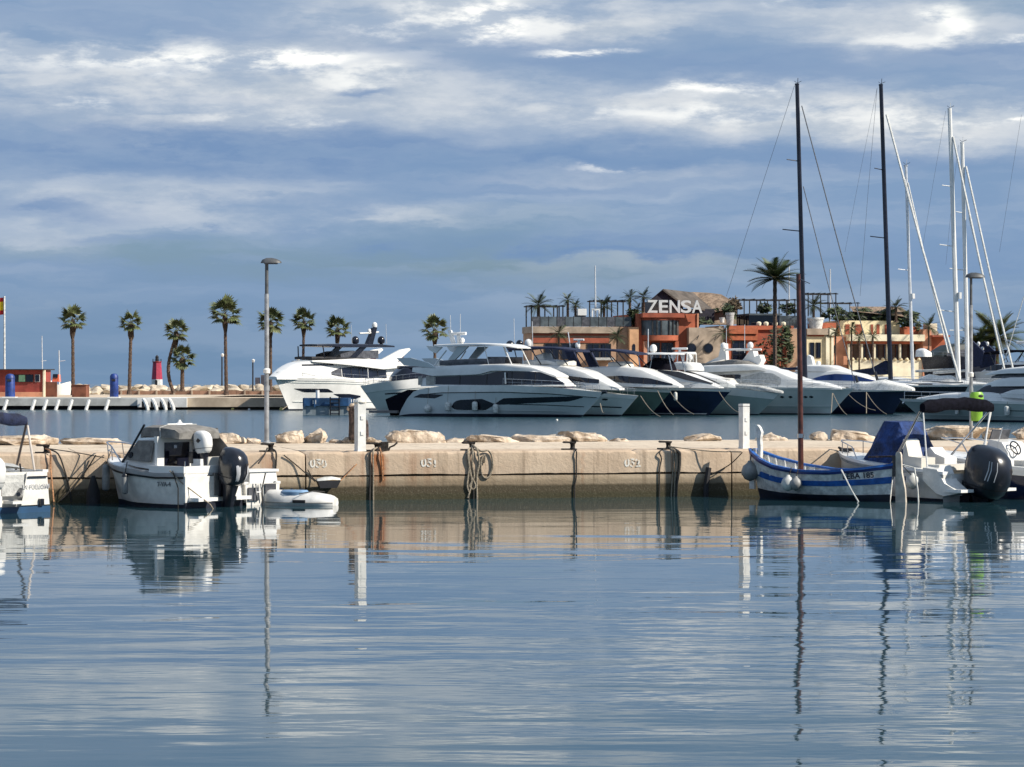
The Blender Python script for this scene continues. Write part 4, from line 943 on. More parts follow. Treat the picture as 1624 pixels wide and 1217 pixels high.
# pots
def pot(px, base, w, h, label, m=WHITEPT):
    t = thing('plant_pot', label, 'pot', (wx(px, BY), BY + .4, bz(base))); k = BK
    MB().lathe([(w * .38 * k, 0), (w * .48 * k, h * .8 * k), (w * .52 * k, h * .82 * k), (w * .52 * k, h * k), (w * .4 * k, h * k), (w * .38 * k, h * .9 * k)], n=16).build('body', m, t)
pot(1302, 521, 26, 18, 'huge white round planter on the terrace corner')
pot(1146, 512, 9, 8, 'small white pot beside the grey roof')
pot(1159, 517, 14, 21, 'grey square display stand above the orange wall', LGREYCAN)
# terrace palms & shrubs
TP = 'terrace palms of the restaurant'
for px, c, b_, w, lab in ((850, 486, 519, 40, 'wide bushy palm at the outer end of the roof terrace'), (897.5, 478, 519, 24, 'slim palm between the outer pergola and the bar hut'),
    (910, 487, 519, 22, 'low palm beside the white bar hut'), (956, 488, 519, 34, 'spreading palm under the glazed pergola'), (998, 474, 519, 26, 'tall palm beside the letter Z'),
    (1020, 472, 498, 26, 'palm crown showing above the letter Z'), (1301, 484, 503, 36, 'dense palm planted in the huge white planter'), (1440, 486, 510, 34, 'bushy palm on the brown roof end'),
    (1010, 492, 519, 20, 'short palm under the letter Z')):
    feather_palm(px, c, b_, BY + 1.5, w, lab, LEAFD, 22, 2.0, group=None, meshes=FEATHD, lo=-.6)
for px, c, b_, w, lab in ((868, 530, 600, 32, 'young palm before the windows of the left wing'), (962, 534, 600, 30, 'young palm before the tan wall near the arch window'), (1137, 528, 585, 34, 'slim dark palm beside the sandy block'),
    (1322, 526, 580, 22, 'thin palm before the cream corner'), (1349, 520, 590, 26, 'dark palm beside the arcade start'), (1362, 534, 590, 24, 'low palm at the first arcade columns'), (1480, 517, 590, 36, 'dark palm before the salmon end block'), (1385, 532, 590, 22, 'little palm before the arcade middle')):
    feather_palm(px, c, b_, BY - 4, w, lab, LEAFD, 20, 1.4, meshes=FEATHD, lo=-.7)
def shrub(px, py, w, h, Y, label, m=LEAFD, n=420, name='shrub', leaf=.34):
    k = Y / F; c = W(px, py, Y); hz = h * k; t = thing(name, label, 'shrub', (c.x, Y, c.z - hz / 2)); mb = MB(); cl = []
    for _ in range(12): cl.append((R.gauss(0, .38), R.gauss(0, .3), R.uniform(-.75, .8), R.uniform(.25, .5)))
    for i in range(n):
        q = cl[i % 12]; d = Vector((R.gauss(0, 1), R.gauss(0, 1), R.gauss(0, 1))).normalized() * q[3] * R.uniform(.5, 1.1)
        p = Vector(((q[0] + d.x) * w * k / 2, (q[1] + d.y) * w * k / 2.4, (q[2] + d.z) * hz / 2 + hz / 2)); s = leaf * R.uniform(.6, 1.5)
        a = Vector((R.gauss(0, 1), R.gauss(0, 1), R.gauss(0, .6))).normalized(); b = a.orthogonal().normalized()
        mb.add([p - a * s, p + b * s * .35, p + a * s, p - b * s * .35], [(0, 1, 2, 3)])
    mb.build('leaves', m, t)
    mb = MB()
    for j in range(4): mb.tube([(0, 0, 0), ((cl[j][0]) * w * k / 3, 0, hz * .6)], .06, 5, .03)
    mb.build('stem', TRUNK, t)
shrub(1224, 560, 50, 78, BY - 3, 'large dark green palm clump in front of the orange wall', n=650)
shrub(1246, 545, 22, 60, BY - 3.4, 'tall narrow shrub beside the dark doorway', n=300)
shrub(1172, 488, 34, 32, BY + 4, 'brownish climber on the thatched wall', mat('dry_foliage', (.10, .07, .04), .8, var=.3), 320)
shrub(1160, 495, 26, 26, BY + 3, 'green bush below the thatched roof', n=260)
shrub(1222, 489, 40, 14, BY + 3, 'low hedge above the glass pavilion', n=240)
shrub(1262, 489, 26, 16, BY + 3, 'planting at the end of the long pergola', n=180)
shrub(1345, 497, 44, 26, BY + 2.5, 'dense planting under the low steel frame', n=420)
shrub(1385, 500, 50, 24, BY + 2.5, 'dense planting in the middle of the cream terrace', n=420)
shrub(1422, 500, 40, 26, BY + 2.4, 'dense planting at the brown roof side of the terrace', n=380)
shrub(1458, 510, 44, 34, BY + 1.0, 'big drooping shrub at the corner under the brown roof', n=420)
shrub(1108, 511, 30, 16, BY + 1, 'low planting behind the sandy block', n=180)
shrub(1006, 505, 24, 30, BY + 1, 'creeper thicket beside the red tower', n=260)
for px, c, b_, w, lab in ((1592, 548, 600, 66, 'broad palm at the far end beside the rigging'), (1626, 535, 600, 80, 'large palm at the picture edge behind the masts'), (1560, 560, 600, 36, 'low palm behind the dark cruiser')):
    feather_palm(px, c, b_, BY + 6, w, lab, LEAFD, 34, 3.0, meshes=FEATH)

# the facade is turned a little towards the afternoon sun: turn everything standing on it with it
_a = rad(12); _pv = Vector((wx(1160, 312.0), 312.0, 0))
for o in set(bpy.data.objects) - _before:
    if o.parent is None:
        d = o.location - _pv
        if o.type == 'MESH' and o.location.length < 1e-6:
            for v in o.data.vertices: 
                q = v.co - _pv; v.co = (_pv.x + q.x * math.cos(_a) - q.y * math.sin(_a), _pv.y + q.x * math.sin(_a) + q.y * math.cos(_a), v.co.z)
        else:
            o.location = (_pv.x + d.x * math.cos(_a) - d.y * math.sin(_a), _pv.y + d.x * math.sin(_a) + d.y * math.cos(_a), o.location.z); o.rotation_euler.z += _a
# ------------------------------------------------------------ boats
class Boat:
    """local frame: x forward from the stern, y to port, z up from the water; c() turns a photo column/row into (x, z) on a plane parallel to the keel"""
    def __init__(s, name, label, S, B, beam, group=None, cat='boat', off=.3):
        s.s = Vector((wx(*S), S[1], 0)); b = Vector((wx(*B), B[1], 0)); d = b - s.s; s.L = d.length; s.u = d.normalized()
        s.n = Vector((-s.u.y, s.u.x, 0)); s.rz = math.atan2(s.u.y, s.u.x); s.B = beam; s.off = off
        s.side = 1 if s.n.dot(-s.s) > 0 else -1
        s.root = thing(name, label, cat, s.s, s.rz, group); s.hb = None
    def c(s, px, py, off=None):
        o = (s.B * s.off if off is None else off) * s.side; d = (px - CX) / F
        x = (d * (s.s.y + s.n.y * o) - s.s.x - s.n.x * o) / (s.u.x - d * s.u.y)
        Y = s.s.y + s.u.y * x + s.n.y * o
        return (x, wz(py, Y))
    def cs(s, pts, off=None): return sorted([s.c(*p, off=off) for p in pts])
    def p3(s, px, py, off=None):
        x, z = s.c(px, py, off); return Vector((x, (s.B * s.off if off is None else off) * s.side, z))
    def wld(s, v): return s.s + s.u * v[0] + s.n * v[1] + Vector((0, 0, v[2]))
    def hull(s, sheer, wl, m, tm=.55, p=2.3, stern=.92, wf0=.93, wf1=.10, double=False, deck=GEL, keel=True, boot=None, local=False):
        pts = sorted(sheer) if local else [s.c(px, py, (s.B * .5 if i < len(sheer) - 1 else 0) * (1 - .6 * max(0, i / (len(sheer) - 1) - .6) / .4)) for i, (px, py) in enumerate(sheer)]
        pts.sort(); s.sh = pts; xa, xb = pts[0][0], pts[-1][0]
        wa, wb_ = wl if local else (s.c(wl[0], CY, s.B * .4)[0], s.c(wl[1], CY, 0)[0])
        def plan(t):
            if double: return max(.03, 1 - abs(2 * t - 1.04) ** 2.2 / 1.1)
            if t < tm: return lerp(stern, 1, sstep(t / tm))
            return max(.012, 1 - ((t - tm) / (1 - tm)) ** p)
        s.plan = plan
        def S(t, v):
            xs = lerp(xa, xb, t); zs = interp(pts, xs); xw = lerp(wa, wb_, t); z = zs * v
            wf = lerp(wf0, wf1, t ** 2.6) if not double else .55
            e = .8 if not double else .55
            return Vector((lerp(xw, xs, v), s.B / 2 * plan(t) * lerp(wf, 1, max(0, v) ** e), z))
        s.S = S; n = 30; vs = [-.12, 0, .12, .3, .5, .7, .86, 1.0]; rr = []
        for i in range(n + 1):
            t = i / n; ring = []
            for v in vs:
                q = S(t, max(v, 0)); 
                if v < 0: q = Vector((q.x, q.y * .8, -.45))
                ring.append(q)
            rr.append([Vector((q.x, q.y, q.z)) for q in ring[::-1]] + [Vector((q.x, -q.y, q.z)) for q in ring])
        s.rr = rr
        o = MB().rings(rr, closed=not double or True, caps=True).build('hull', m, s.root, sharp=50); s.hullobj = o
        if boot: s.band('boot_stripe', -.02, boot, ANTI, .012)
        return o
    def band(s, name, v0, v1, m, off=.02, t0=0.0, t1=1.0, parent=None, both=True, zabs=False, n=30):
        mb = MB()
        for sd in ((1, -1) if both else (s.side,)):
            rr = []
            for i in range(n + 1):
                t = lerp(t0, t1, i / n); a, b = s.S(t, max(0, v0)), s.S(t, v1)
                if v0 < 0: a = Vector((a.x, a.y, v0))
                mids = [s.S(t, lerp(max(0, v0), v1, q)) for q in (.2, .4, .6, .8)]
                f = lambda q, e: Vector((q.x, sd * (q.y + e), q.z))
                rr.append([f(a, -.02), f(a, off)] + [f(q, off) for q in mids] + [f(b, off), f(b, -.02)])
            mb.rings(rr, closed=False)
        return mb.build(name, m, parent or s.root)
    def hy(s, x, z):
        t = .5; v = .5
        for _ in range(12):
            xs = lerp(s.sh[0][0], s.sh[-1][0], t); v = min(1, max(0, z / max(.05, interp(s.sh, xs))))
            a, b = s.S(0, v), s.S(1, v); t = min(1, max(0, (x - a.x) / (b.x - a.x)))
        return s.S(t, v).y
    def patch(s, name, up, lo, m, surf=None, off=.02, n=18, both=True, parent=None, k=3, plane=None):
        surf = surf or s.hy
        U = s.cs(up, plane) if up and not isinstance(up[0], Vector) else up; Lo = s.cs(lo, plane)
        x0, x1 = max(U[0][0], Lo[0][0]), min(U[-1][0], Lo[-1][0]); mb = MB()
        for sd in ((1, -1) if both else (s.side,)):
            rr = []
            for i in range(n + 1):
                x = lerp(x0, x1, i / n); zu, zl = interp(U, x), interp(Lo, x)
                if zu < zl: zu = zl
                row = [Vector((x, sd * (surf(x, zl) - .05), zl))]
                for j in range(k + 1):
                    z = lerp(zl, zu, j / k); row.append(Vector((x, sd * (surf(x, z) + off), z)))
                row.append(Vector((x, sd * (surf(x, zu) - .05), zu))); rr.append(row)
            mb.rings(rr, closed=False)
        if name == 'saloon_window': s.mullions(up, lo, surf, (.2, .42, .62, .8), STEELD, plane)
        return mb.split(name, m, parent or s.root)
    def mullions(s, up, lo, surf, fr, m, plane=None, w=.07):
        U, Lo = s.cs(up, plane), s.cs(lo, plane); x0, x1 = max(U[0][0], Lo[0][0]), min(U[-1][0], Lo[-1][0])
        for q in fr:
            x = lerp(x0, x1, q); zl, zu = interp(Lo, x), interp(U, x)
            if zu - zl < .12: continue
            mb = MB()
            for sd in (1, -1): mb.rings([[Vector((xx, sd * (surf(x, z) + e), z)) for e in (-.02, .045)] + [Vector((xx + w, sd * (surf(x, z) + e), z)) for e in (.045, -.02)] for xx, z in ((x, zl), (x, zu))])
            mb.split('mullion', m, s.root)
    def house(s, name, up, lo, w0, w1, m, fwd=.6, fend=.3, aft=0.0, aend=1.0, pw=2.0, n=26, parent=None, crown=.04, plane=None, round_=.12):
        U, Lo = s.cs(up, plane), s.cs(lo, plane)
        x0, x1 = max(U[0][0], Lo[0][0]), min(U[-1][0], Lo[-1][0]); zt = max(z for _, z in U); zb = min(z for _, z in Lo)
        def w(x, z):
            t = min(1, max(0, (x - x0) / (x1 - x0))); pl = 1.0
            if t > fwd: pl = lerp(1, fend, ((t - fwd) / (1 - fwd)) ** pw)
            if aft and t < aft: pl *= lerp(aend, 1, sstep(t / aft))
            return lerp(w0, w1, min(1, max(0, (z - zb) / max(.05, zt - zb)))) * pl / 2 * s.B
        rr = []
        for i in range(n + 1):
            x = lerp(x0, x1, i / n); zl, zu = interp(Lo, x), interp(U, x); zu = max(zu, zl + .02); h = zu - zl; e = min(round_, h * .3)
            half = [(w(x, zl), zl), (w(x, lerp(zl, zu, .5)), lerp(zl, zu, .5)), (w(x, zu - e), zu - e), (w(x, zu) - e * .35, zu - e * .3), (w(x, zu) - e * 1.3, zu), (w(x, zu) * .45, zu + crown)]
            rr.append([Vector((x, y, z)) for y, z in half] + [Vector((x, -y, z)) for y, z in half[::-1]])
        o = MB().rings(rr).build(name, m, parent or s.root); return o, w
    def deck(s, m=GEL, v=.985, inset=.03, drop=.0):
        rr = []
        for i in range(31):
            q = s.S(i / 30, v); rr.append([Vector((q.x, max(.01, q.y - inset), q.z + .02 - drop)), Vector((q.x, 0, q.z + .05 - drop)), Vector((q.x, -max(.01, q.y - inset), q.z + .02 - drop))])
        return MB().rings(rr, closed=False).build('deck', m, s.root)
    def rail(s, t0, t1, h=.7, r=.018, n=9, m=None, inset=.12, name='guard_rail', mid=True):
        mb = MB(); m = m or CHROME
        for sd in (1, -1):
            top = []; md = []
            for i in range(n + 1):
                q = s.S(lerp(t0, t1, i / n), 1.0); b = Vector((q.x, sd * max(.03, q.y - inset), q.z)); tp = b + Vector((0, 0, h)); mb.tube([b, tp], r * .8, 4); top.append(tp); md.append(b + Vector((0, 0, h * .5)))
            mb.tube(top, r, 5)
            if mid: mb.tube(md, r * .6, 4)
        return mb.build(name, m, s.root)
    def tube(s, name, pts, r, m, off=0.0, parent=None, n=6, r1=None, both=False):
        mb = MB()
        for sd in ((1, -1) if both else (1,)):
            mb.tube([Vector((*[s.p3(*p[:2], off=p[2] if len(p) > 2 else off)][0][:1], sd * s.p3(*p[:2], off=p[2] if len(p) > 2 else off).y, s.p3(*p[:2], off=p[2] if len(p) > 2 else off).z)) for p in pts], r, n, r1)
        return mb.split(name, m, parent or s.root)
    def dome(s, px, py, rpx, m=GEL, off=0.0, name='radar_dome', squash=1.1):
        q = s.p3(px, py, off); k = s.wld(q).y / F; r = rpx * k
        return MB().lathe([(r * .45, -r * 1.5), (r * .5, -r * .9), (r * .9, -r * .7), (r, 0), (r * .85, r * .55 * squash), (r * .5, r * .9 * squash), (.02, r * 1.02 * squash)], q, 12).build(name, m, s.root)
    def poly(s, name, pts, y0, y1, m, parent=None, both=False, plane=0.0):
        """flat plate: outline in photo pixels on the given plane, thickness from y0 to y1 (local y)"""
        P = [s.c(px, py, plane) for px, py in pts]; mb = MB()
        for sd in ((1, -1) if both else (1,)): mb.prism(P, sd * y0, sd * y1)
        return mb.split(name, m, parent or s.root)

def hang_fender(B, px, py0, py1, label, m=FENDW, r=.16, ball=False, group=None, extra=.06):
    x, z0 = B.c(px, py1, B.B * .45); _, z1 = B.c(px, py0, B.B * .45); zm = (z0 + z1) / 2; y = (B.hy(x, max(.05, zm)) + r + extra) * B.side
    w = B.wld(Vector((x, y, 0))); t = thing('fender', label, 'fender', (w.x, w.y, z0), B.rz, group); h = z1 - z0
    if ball: MB().lathe([(.02, 0), (h * .30, h * .06), (h * .47, h * .3), (h * .48, h * .5), (h * .40, h * .75), (h * .15, h * .95), (h * .1, h * 1.05)], n=14).build('body', m, t)
    else: MB().lathe([(r * .3, 0), (r * .85, h * .07), (r, h * .16), (r, h * .84), (r * .85, h * .93), (r * .35, h)], n=12).build('body', m, t)
    zs = interp(B.sh, x); MB().tube([(0, 0, h), (0, -B.side * (r * .6), max(h + .05, zs - z0 + .05))], .014, 5).build('line', ROPE, t)
    return t
U30 = (math.cos(rad(30)), -math.sin(rad(30)))
def stern_of(bpx, bY, L, a=30): X = wx(bpx, bY); sx, sy = X - L * math.cos(rad(a)), bY + L * math.sin(rad(a)); return (CX + sx * F / sy, sy)
YG = 'motor yachts moored stern to the far pontoon'

# --- grey hulled yacht in the middle
b = Boat('motor_yacht', 'large grey hulled motor yacht with white hardtop and long dark hull windows', stern_of(958, 208, 19.8), (958, 208), 5.0, YG, 'yacht')
b.hull([(634, 650), (640, 638), (650, 623), (664, 617.5), (700, 613), (805, 611.5), (880, 615), (958, 623)], (634, 922), HGREY, tm=.5, p=2.1, boot=.10)
b.deck(GEL)
b.band('bulwark', .80, 1.01, GEL, .035, .16, 1.0); b.band('knuckle_line', .775, .80, HBLACK, .03, .12, .99); b.band('chine', .40, .425, HBLACK, .015, .62, .97); b.band('spray_chine', .2, .215, HSILV, .05, .3, .9)
b.patch('hull_window', [(717, 645), (722, 637), (731, 634.5), (766, 633), (785, 641)], [(717, 646), (722, 650), (767, 652), (785, 642)], TINT, plane=2.2)
b.patch('hull_window', [(788, 641), (800, 632), (900, 629), (912, 630)], [(788, 642), (800, 642), (893, 637), (912, 631)], TINT, plane=1.9)
b.patch('engine_vent', [(656, 630), (667, 625), (703, 626)], [(656, 630.5), (690, 632), (703, 627)], TINT, plane=2.3)
q = b.c(606, 655, 0)[0]; MB().box(((q + .9) / 2, 0, .38), (.9 - q, 4.2, .22)).build('swim_platform', mat('teak_grey', (.22, .2, .19), .8), b.root)
MB().box((.9, 0, 1.15), (2.4, 3.6, 1.5), ry=-.35).build('tender_garage', BLKMAT, b.root)
_, w = b.house('saloon', [(672, 600), (692, 596), (766, 593), (786, 587), (852, 588), (872, 597), (892, 612)], [(672, 613), (700, 613), (892, 613)], .80, .72, GEL, fwd=.72, fend=.45)
b.patch('saloon_window', [(690, 598), (766, 595), (788, 589), (852, 590), (872, 598), (886, 609)], [(690, 610), (780, 611), (886, 610)], TINT, w, plane=2.0)
b.patch('curtained_window', [(663, 597), (672, 597)], [(660, 611), (669, 611)], BEIGEGLASS, lambda x, z: 1.98, plane=2.0); b.patch('curtained_window', [(676, 597), (692, 597)], [(673, 611), (689, 611)], BEIGEGLASS, lambda x, z: 2.0, plane=2.0)
b.tube('window_pillar', [(801, 591, 2.0), (802, 609, 2.06)], .07, GEL, both=True)
o, _ = b.house('flybridge', [(660, 583), (700, 581), (740, 579), (800, 577.5), (845, 582), (878, 596)], [(660, 590), (692, 596.5), (765, 594), (786, 588), (852, 589), (878, 599)], .86, .84, GEL, fwd=.62, fend=.5)
b.poly('aft_wing', [(650, 568.5), (672, 568), (700, 576), (712, 584), (662, 580)], 1.9, 2.15, HGREY, both=True)
b.house('coaming', [(700, 572), (735, 570), (782, 569)], [(700, 580), (782, 579)], .72, .74, SMOKE, fwd=.8, fend=.7)
o, _ = b.house('hardtop', [(692, 547), (720, 545.5), (760, 544.5), (800, 546), (817, 551)], [(692, 549.5), (720, 549), (760, 548), (800, 549.5), (817, 552.5)], .78, .74, GEL, fwd=.7, fend=.6, crown=.03)
b.poly('hardtop_strut', [(693, 549), (718, 551), (708, 561), (698, 556)], 1.55, 1.75, GEL, both=True); b.poly('hardtop_arch', [(743, 550), (759, 550), (738, 571), (727, 571)], 1.5, 1.7, HGREY, both=True)
b.tube('windscreen_frame', [(768, 549, 1.6), (775, 578, 1.75)], .04, GEL, both=True); b.tube('windscreen_frame', [(800, 551, 1.4), (812, 579, 1.5)], .05, GEL, both=True); b.tube('windscreen_frame', [(708, 556, 1.6), (688, 581, 1.8)], .06, GEL, both=True)
b.patch('windscreen', [(770, 566), (800, 566)], [(771, 578), (806, 578)], SMOKE, lambda x, z: 1.45, plane=1.6)
b.house('seat', [(764, 570), (772, 568), (780, 571)], [(764, 578), (780, 578)], .3, .28, GEL2, fwd=.9); b.house('seat', [(737, 571), (742, 571)], [(737, 579), (742, 579)], .4, .4, GEL2)
b.tube('radar_mast', [(728, 546), (727, 532)], .16, GEL); b.tube('radar_bar', [(716, 529.5), (739, 529)], .14, GEL); b.dome(733, 540, 4); b.poly('mast_fin', [(711, 524), (716, 524), (722, 545), (716, 545)], -.1, .1, GEL)
b.tube('antenna', [(715, 528), (714, 500)], .03, ALU); b.tube('antenna', [(730, 528), (730, 498)], .03, ALU)
b.house('tender_cover', [(823, 611), (832, 604), (858, 601.5), (880, 605), (890, 612)], [(823, 615), (890, 616)], .5, .42, mat('purple_grey_cover', (.09, .085, .12), .7), aft=.3, aend=.5, fend=.5)
b.rail(.55, .97, .55); b.tube('anchor', [(948, 628, 0), (957, 622, 0), (962, 622, 0)], .14, BLKPL)
for px, p0, p1, lab, bl in ((681, 642, 654, 'round white fender at the stern quarter of the grey yacht', True), (713, 638, 652, 'white fender at the aft end of the grey yacht dark hull window', False), (756, 637, 652, 'white fender hanging across the middle of the dark hull window', False), (787, 641, 656, 'white fender hanging between the two hull windows', False)):
    hang_fender(b, px, p0, p1, lab, r=.24, ball=bl)

# --- white yacht on the left, bow pointing left
b = Boat('motor_yacht', 'white motor yacht with black hardtop and two black domes, bow beside the mole', (650, 279), (436, 258), 5.2, YG, 'yacht')
b.hull([(646, 606), (615, 605.5), (575, 604), (545, 602), (480, 600.5), (436, 599)], (646, 459), GEL, tm=.45, p=1.9, boot=.05, wf1=.05)
b.deck(GEL); b.band('bulwark', .93, 1.02, GEL, .06); b.band('rub_rail', .86, .885, HSILV, .05, .0, .97); b.band('spray_chine', .26, .28, HSILV, .06, .2, .95)  # silver rub rail added to draw a shadow line along the white side
b.patch('hull_window', [(484, 616.5), (522, 616.8), (530, 622)], [(484, 617), (496, 622.4), (530, 622.6)], TINT, plane=2.0); b.patch('hull_window', [(536, 625), (556, 625), (572, 628)], [(536, 625.5), (550, 633), (572, 633)], TINT, plane=2.4)
_, w = b.house('saloon', [(452, 598), (466, 586), (482, 577), (500, 572.5), (560, 571), (655, 574)], [(452, 602), (655, 604)], .70, .58, GEL, fwd=.45, fend=.3)
b.patch('saloon_window', [(547, 584), (560, 582), (616, 583)], [(547, 598), (560, 600), (616, 600)], TINT, w, plane=2.0)
b.patch('front_window', [(531, 590), (546, 583)], [(531, 595), (546, 598)], SMOKE, w, plane=2.0); b.patch('roof_window', [(488, 578), (535, 577)], [(488, 580.5), (533, 580)], TINT, w, plane=1.8)
b.tube('window_pillar', [(583, 584, 2.0), (584, 600, 2.1)], .05, GEL, both=True)
o, _ = b.house('flybridge', [(498, 572), (560, 569), (612, 571), (643, 578)], [(498, 574), (562, 581), (600, 586), (643, 582)], .86, .86, GEL, fwd=.6, fend=.6)
b.poly('arch', [(582, 571), (612, 555), (626, 552.5), (628, 555), (607, 574)], 1.7, 1.95, GEL, both=True); b.poly('arch_glass', [(604, 572), (620, 560), (614, 574)], 1.68, 1.9, mat('wine_glass', (.08, .02, .03), .2), both=True)
b.house('coaming', [(500, 566), (530, 566.5), (575, 568)], [(500, 570), (575, 571)], .7, .72, STEELD, fwd=.7, fend=.6)
b.patch('windscreen', [(540, 562), (556, 557), (600, 556)], [(532, 569), (560, 569), (600, 569)], SMOKE, lambda x, z: 1.6, plane=1.6)
b.house('hardtop', [(508, 546.5), (540, 545.5), (600, 546), (622, 548.5)], [(508, 549), (560, 551), (600, 551), (622, 551)], .74, .70, HBLACK, fwd=.7, fend=.6, crown=.03)
b.poly('hardtop_strut', [(553, 550), (562, 550), (543, 569), (532, 569)], 1.5, 1.7, HBLACK, both=True); b.tube('hardtop_strut', [(512, 549, 1.6), (515, 567, 1.7)], .07, HBLACK, both=True)
b.dome(563.5, 540, 6, HBLACK); b.dome(604.5, 540, 6, HBLACK); b.poly('radar_mast', [(580, 547), (589, 547), (596, 520), (591, 520)], -.2, .2, HBLACK)
b.tube('radar_bar', [(570, 529), (586, 528.5), (600, 527)], .1, GEL); b.dome(594, 516, 4.4, GEL); b.dome(585.5, 525, 3, GEL); b.tube('antenna', [(558, 546), (557, 515)], .03, ALU); b.tube('antenna', [(613, 546), (612, 514)], .03, ALU)
b.rail(.35, .98, .6); b.house('windlass_cover', [(480, 590), (486, 589)], [(480, 596), (486, 596)], .1, .08, GEL2)
b.tube('anchor_line', [(462, 640, 0), (447, 650, 0)], .04, ROPE)
# --- bow of a white yacht behind it (white hull coloured silver in place of shade, and covered dinghy)
b = Boat('motor_yacht', 'dark glazed white yacht showing between the left white yacht and the grey yacht', (705, 252), (572, 249), 4.2, YG, 'yacht')
b.hull([(705, 601), (660, 602), (610, 607), (572, 613)], (705, 600), HSILV, boot=.06, p=1.7); b.deck(GEL); b.band('bulwark', .74, 1.02, GEL, .05); b.band('rub_line', .60, .64, HBLACK, .03, 0, .8)
_, w = b.house('saloon', [(626, 598), (640, 584), (668, 583), (690, 584)], [(626, 606), (690, 606)], .8, .7, TINT, fwd=.6)
b.house('roof', [(638, 581), (692, 581)], [(638, 584), (692, 584)], .85, .8, HBLACK); b.rail(.2, .95, .6)

# --- blue barge
Y = 226.0; k = Y / F
t = thing('work_barge', 'blue sided floating work barge with a black ladder', 'barge', (wx(517, Y), Y, 0))
MB().box((0, 1.5, .35), (72 * k, 4, .9)).build('hull', mat('barge_grey', (.25, .30, .33), .6), t); MB().box((0, 1.4, 1.15), (72 * k, 4.1, .7)).build('side_panel', BLUEHULL, t)
for px in (484, 500, 560): MB().box((wx(px, Y) - t.location.x, -.72, 1.1), (.12, .1, .85)).build('post', BLUEHULL, t)
mb = MB()
for px in (525, 539): mb.tube([(wx(px, Y) - t.location.x, -.9, -.3), (wx(px, Y) - t.location.x, -.9, 1.6)], .07, 5)
for i in range(5): mb.tube([(wx(525, Y) - t.location.x, -.9, .1 + i * .32), (wx(539, Y) - t.location.x, -.9, .1 + i * .32)], .06, 5)
mb.build('ladder', BLKPL, t); MB().box((wx(499.5, Y) - t.location.x, -.68, 1.15), (.3, .04, .36)).build('sign', WHITEPT, t)
MB().tube([(wx(503, Y) - t.location.x, .5, 1.5), (wx(503, Y) - t.location.x, .5, 2.2)], .17, 10).build('canister', GEL, t)

# --- row of yachts right of the grey one
def bimini(b, up, m, struts, px_off=1.6, th=3.0):
    b.house('bimini_top', up, [(x, y + th) for x, y in up], .72, .66, m, fwd=.8, fend=.8, crown=.05)
    for (x0, y0, x1, y1) in struts: b.tube('bimini_strut', [(x0, y0, px_off), (x1, y1, px_off * 1.05)], .05, HBLACK, both=True)
b = Boat('motor_yacht', 'silver hulled yacht with navy bimini just behind the bow of the grey yacht', stern_of(1012, 213, 18), (1012, 213), 4.4, YG, 'yacht')
b.hull([(700, 612), (800, 612), (880, 616), (950, 624), (1012, 628)], (705, 984), HSILV, boot=.09, tm=.5, p=2.0); b.deck(GEL); b.band('bulwark', .84, 1.01, GEL, .03); b.band('hull_stripe', .40, .45, HBLACK, .015, .7, .97)
b.patch('porthole', [(955, 633), (959, 632), (963, 633)], [(955, 634.5), (959, 635.5), (963, 634.5)], TINT, plane=.9, n=6)
_, w = b.house('saloon', [(800, 582), (845, 578), (890, 580), (925, 589), (956, 606), (975, 616)], [(800, 612), (860, 613), (975, 619)], .76, .62, GEL, fwd=.6, fend=.3)
b.patch('saloon_window', [(872, 594), (900, 596), (948, 602)], [(872, 597), (905, 606), (948, 608)], TINT, w, plane=1.4); b.patch('side_window', [(820, 592), (868, 594)], [(820, 603), (868, 606)], SMOKE, w, plane=1.5)
b.house('flybridge_rail', [(830, 572), (868, 571), (890, 577)], [(830, 579), (868, 578), (890, 581)], .6, .62, GEL, fwd=.6, fend=.6)
bimini(b, [(806, 553), (840, 550), (880, 551), (913, 555.5)], NAVYCAN, [(828, 554, 840, 578), (842, 554, 858, 578), (884, 555, 900, 579), (816, 555, 822, 580)])
b.house('helm_seat', [(842, 564), (856, 560), (860, 574)], [(842, 578), (860, 578)], .4, .36, GEL, fwd=.9); b.house('sun_pad', [(880, 572), (898, 573)], [(880, 579), (898, 580)], .5, .5, GEL2)
b.dome(809, 548, 7, HBLACK); b.dome(824, 546, 6, HBLACK); b.dome(838, 545, 6.5, GEL); b.tube('antenna', [(816, 548), (815, 505)], .03, ALU); b.tube('antenna', [(845, 550), (844, 510)], .03, ALU); b.rail(.55, .98, .6)
b = Boat('motor_yacht', 'dark green hulled yacht with navy bimini and white pulpit beside the silver yacht', stern_of(1066, 217.5, 18), (1066, 217.5), 4.4, YG, 'yacht')
b.hull([(760, 612), (860, 611), (960, 614), (1066, 619)], (765, 1030), HGREEN, boot=.06, tm=.5, p=2.0); b.deck(GEL); b.band('bulwark', .90, 1.01, GEL, .03)
_, w = b.house('saloon', [(880, 588), (925, 583), (985, 581), (1015, 585), (1050, 601), (1070, 612)], [(880, 612), (960, 613), (1070, 615)], .76, .62, GEL, fwd=.6, fend=.3)
b.patch('saloon_window', [(955, 598), (985, 596), (1030, 600), (1062, 609)], [(955, 601), (985, 607), (1040, 610), (1062, 611)], TINT, w, plane=1.3); b.patch('side_window', [(900, 596), (950, 597)], [(900, 604), (950, 606)], TINT, w, plane=1.5)
bimini(b, [(909, 556), (940, 553.5), (975, 555), (1006, 560)], NAVYCAN, [(962, 558, 985, 581), (980, 559, 1000, 582), (935, 558, 950, 582)])
b.poly('bimini_arch', [(910, 557), (924, 557), (936, 582), (921, 582)], 1.5, 1.75, NAVYCAN, both=True)
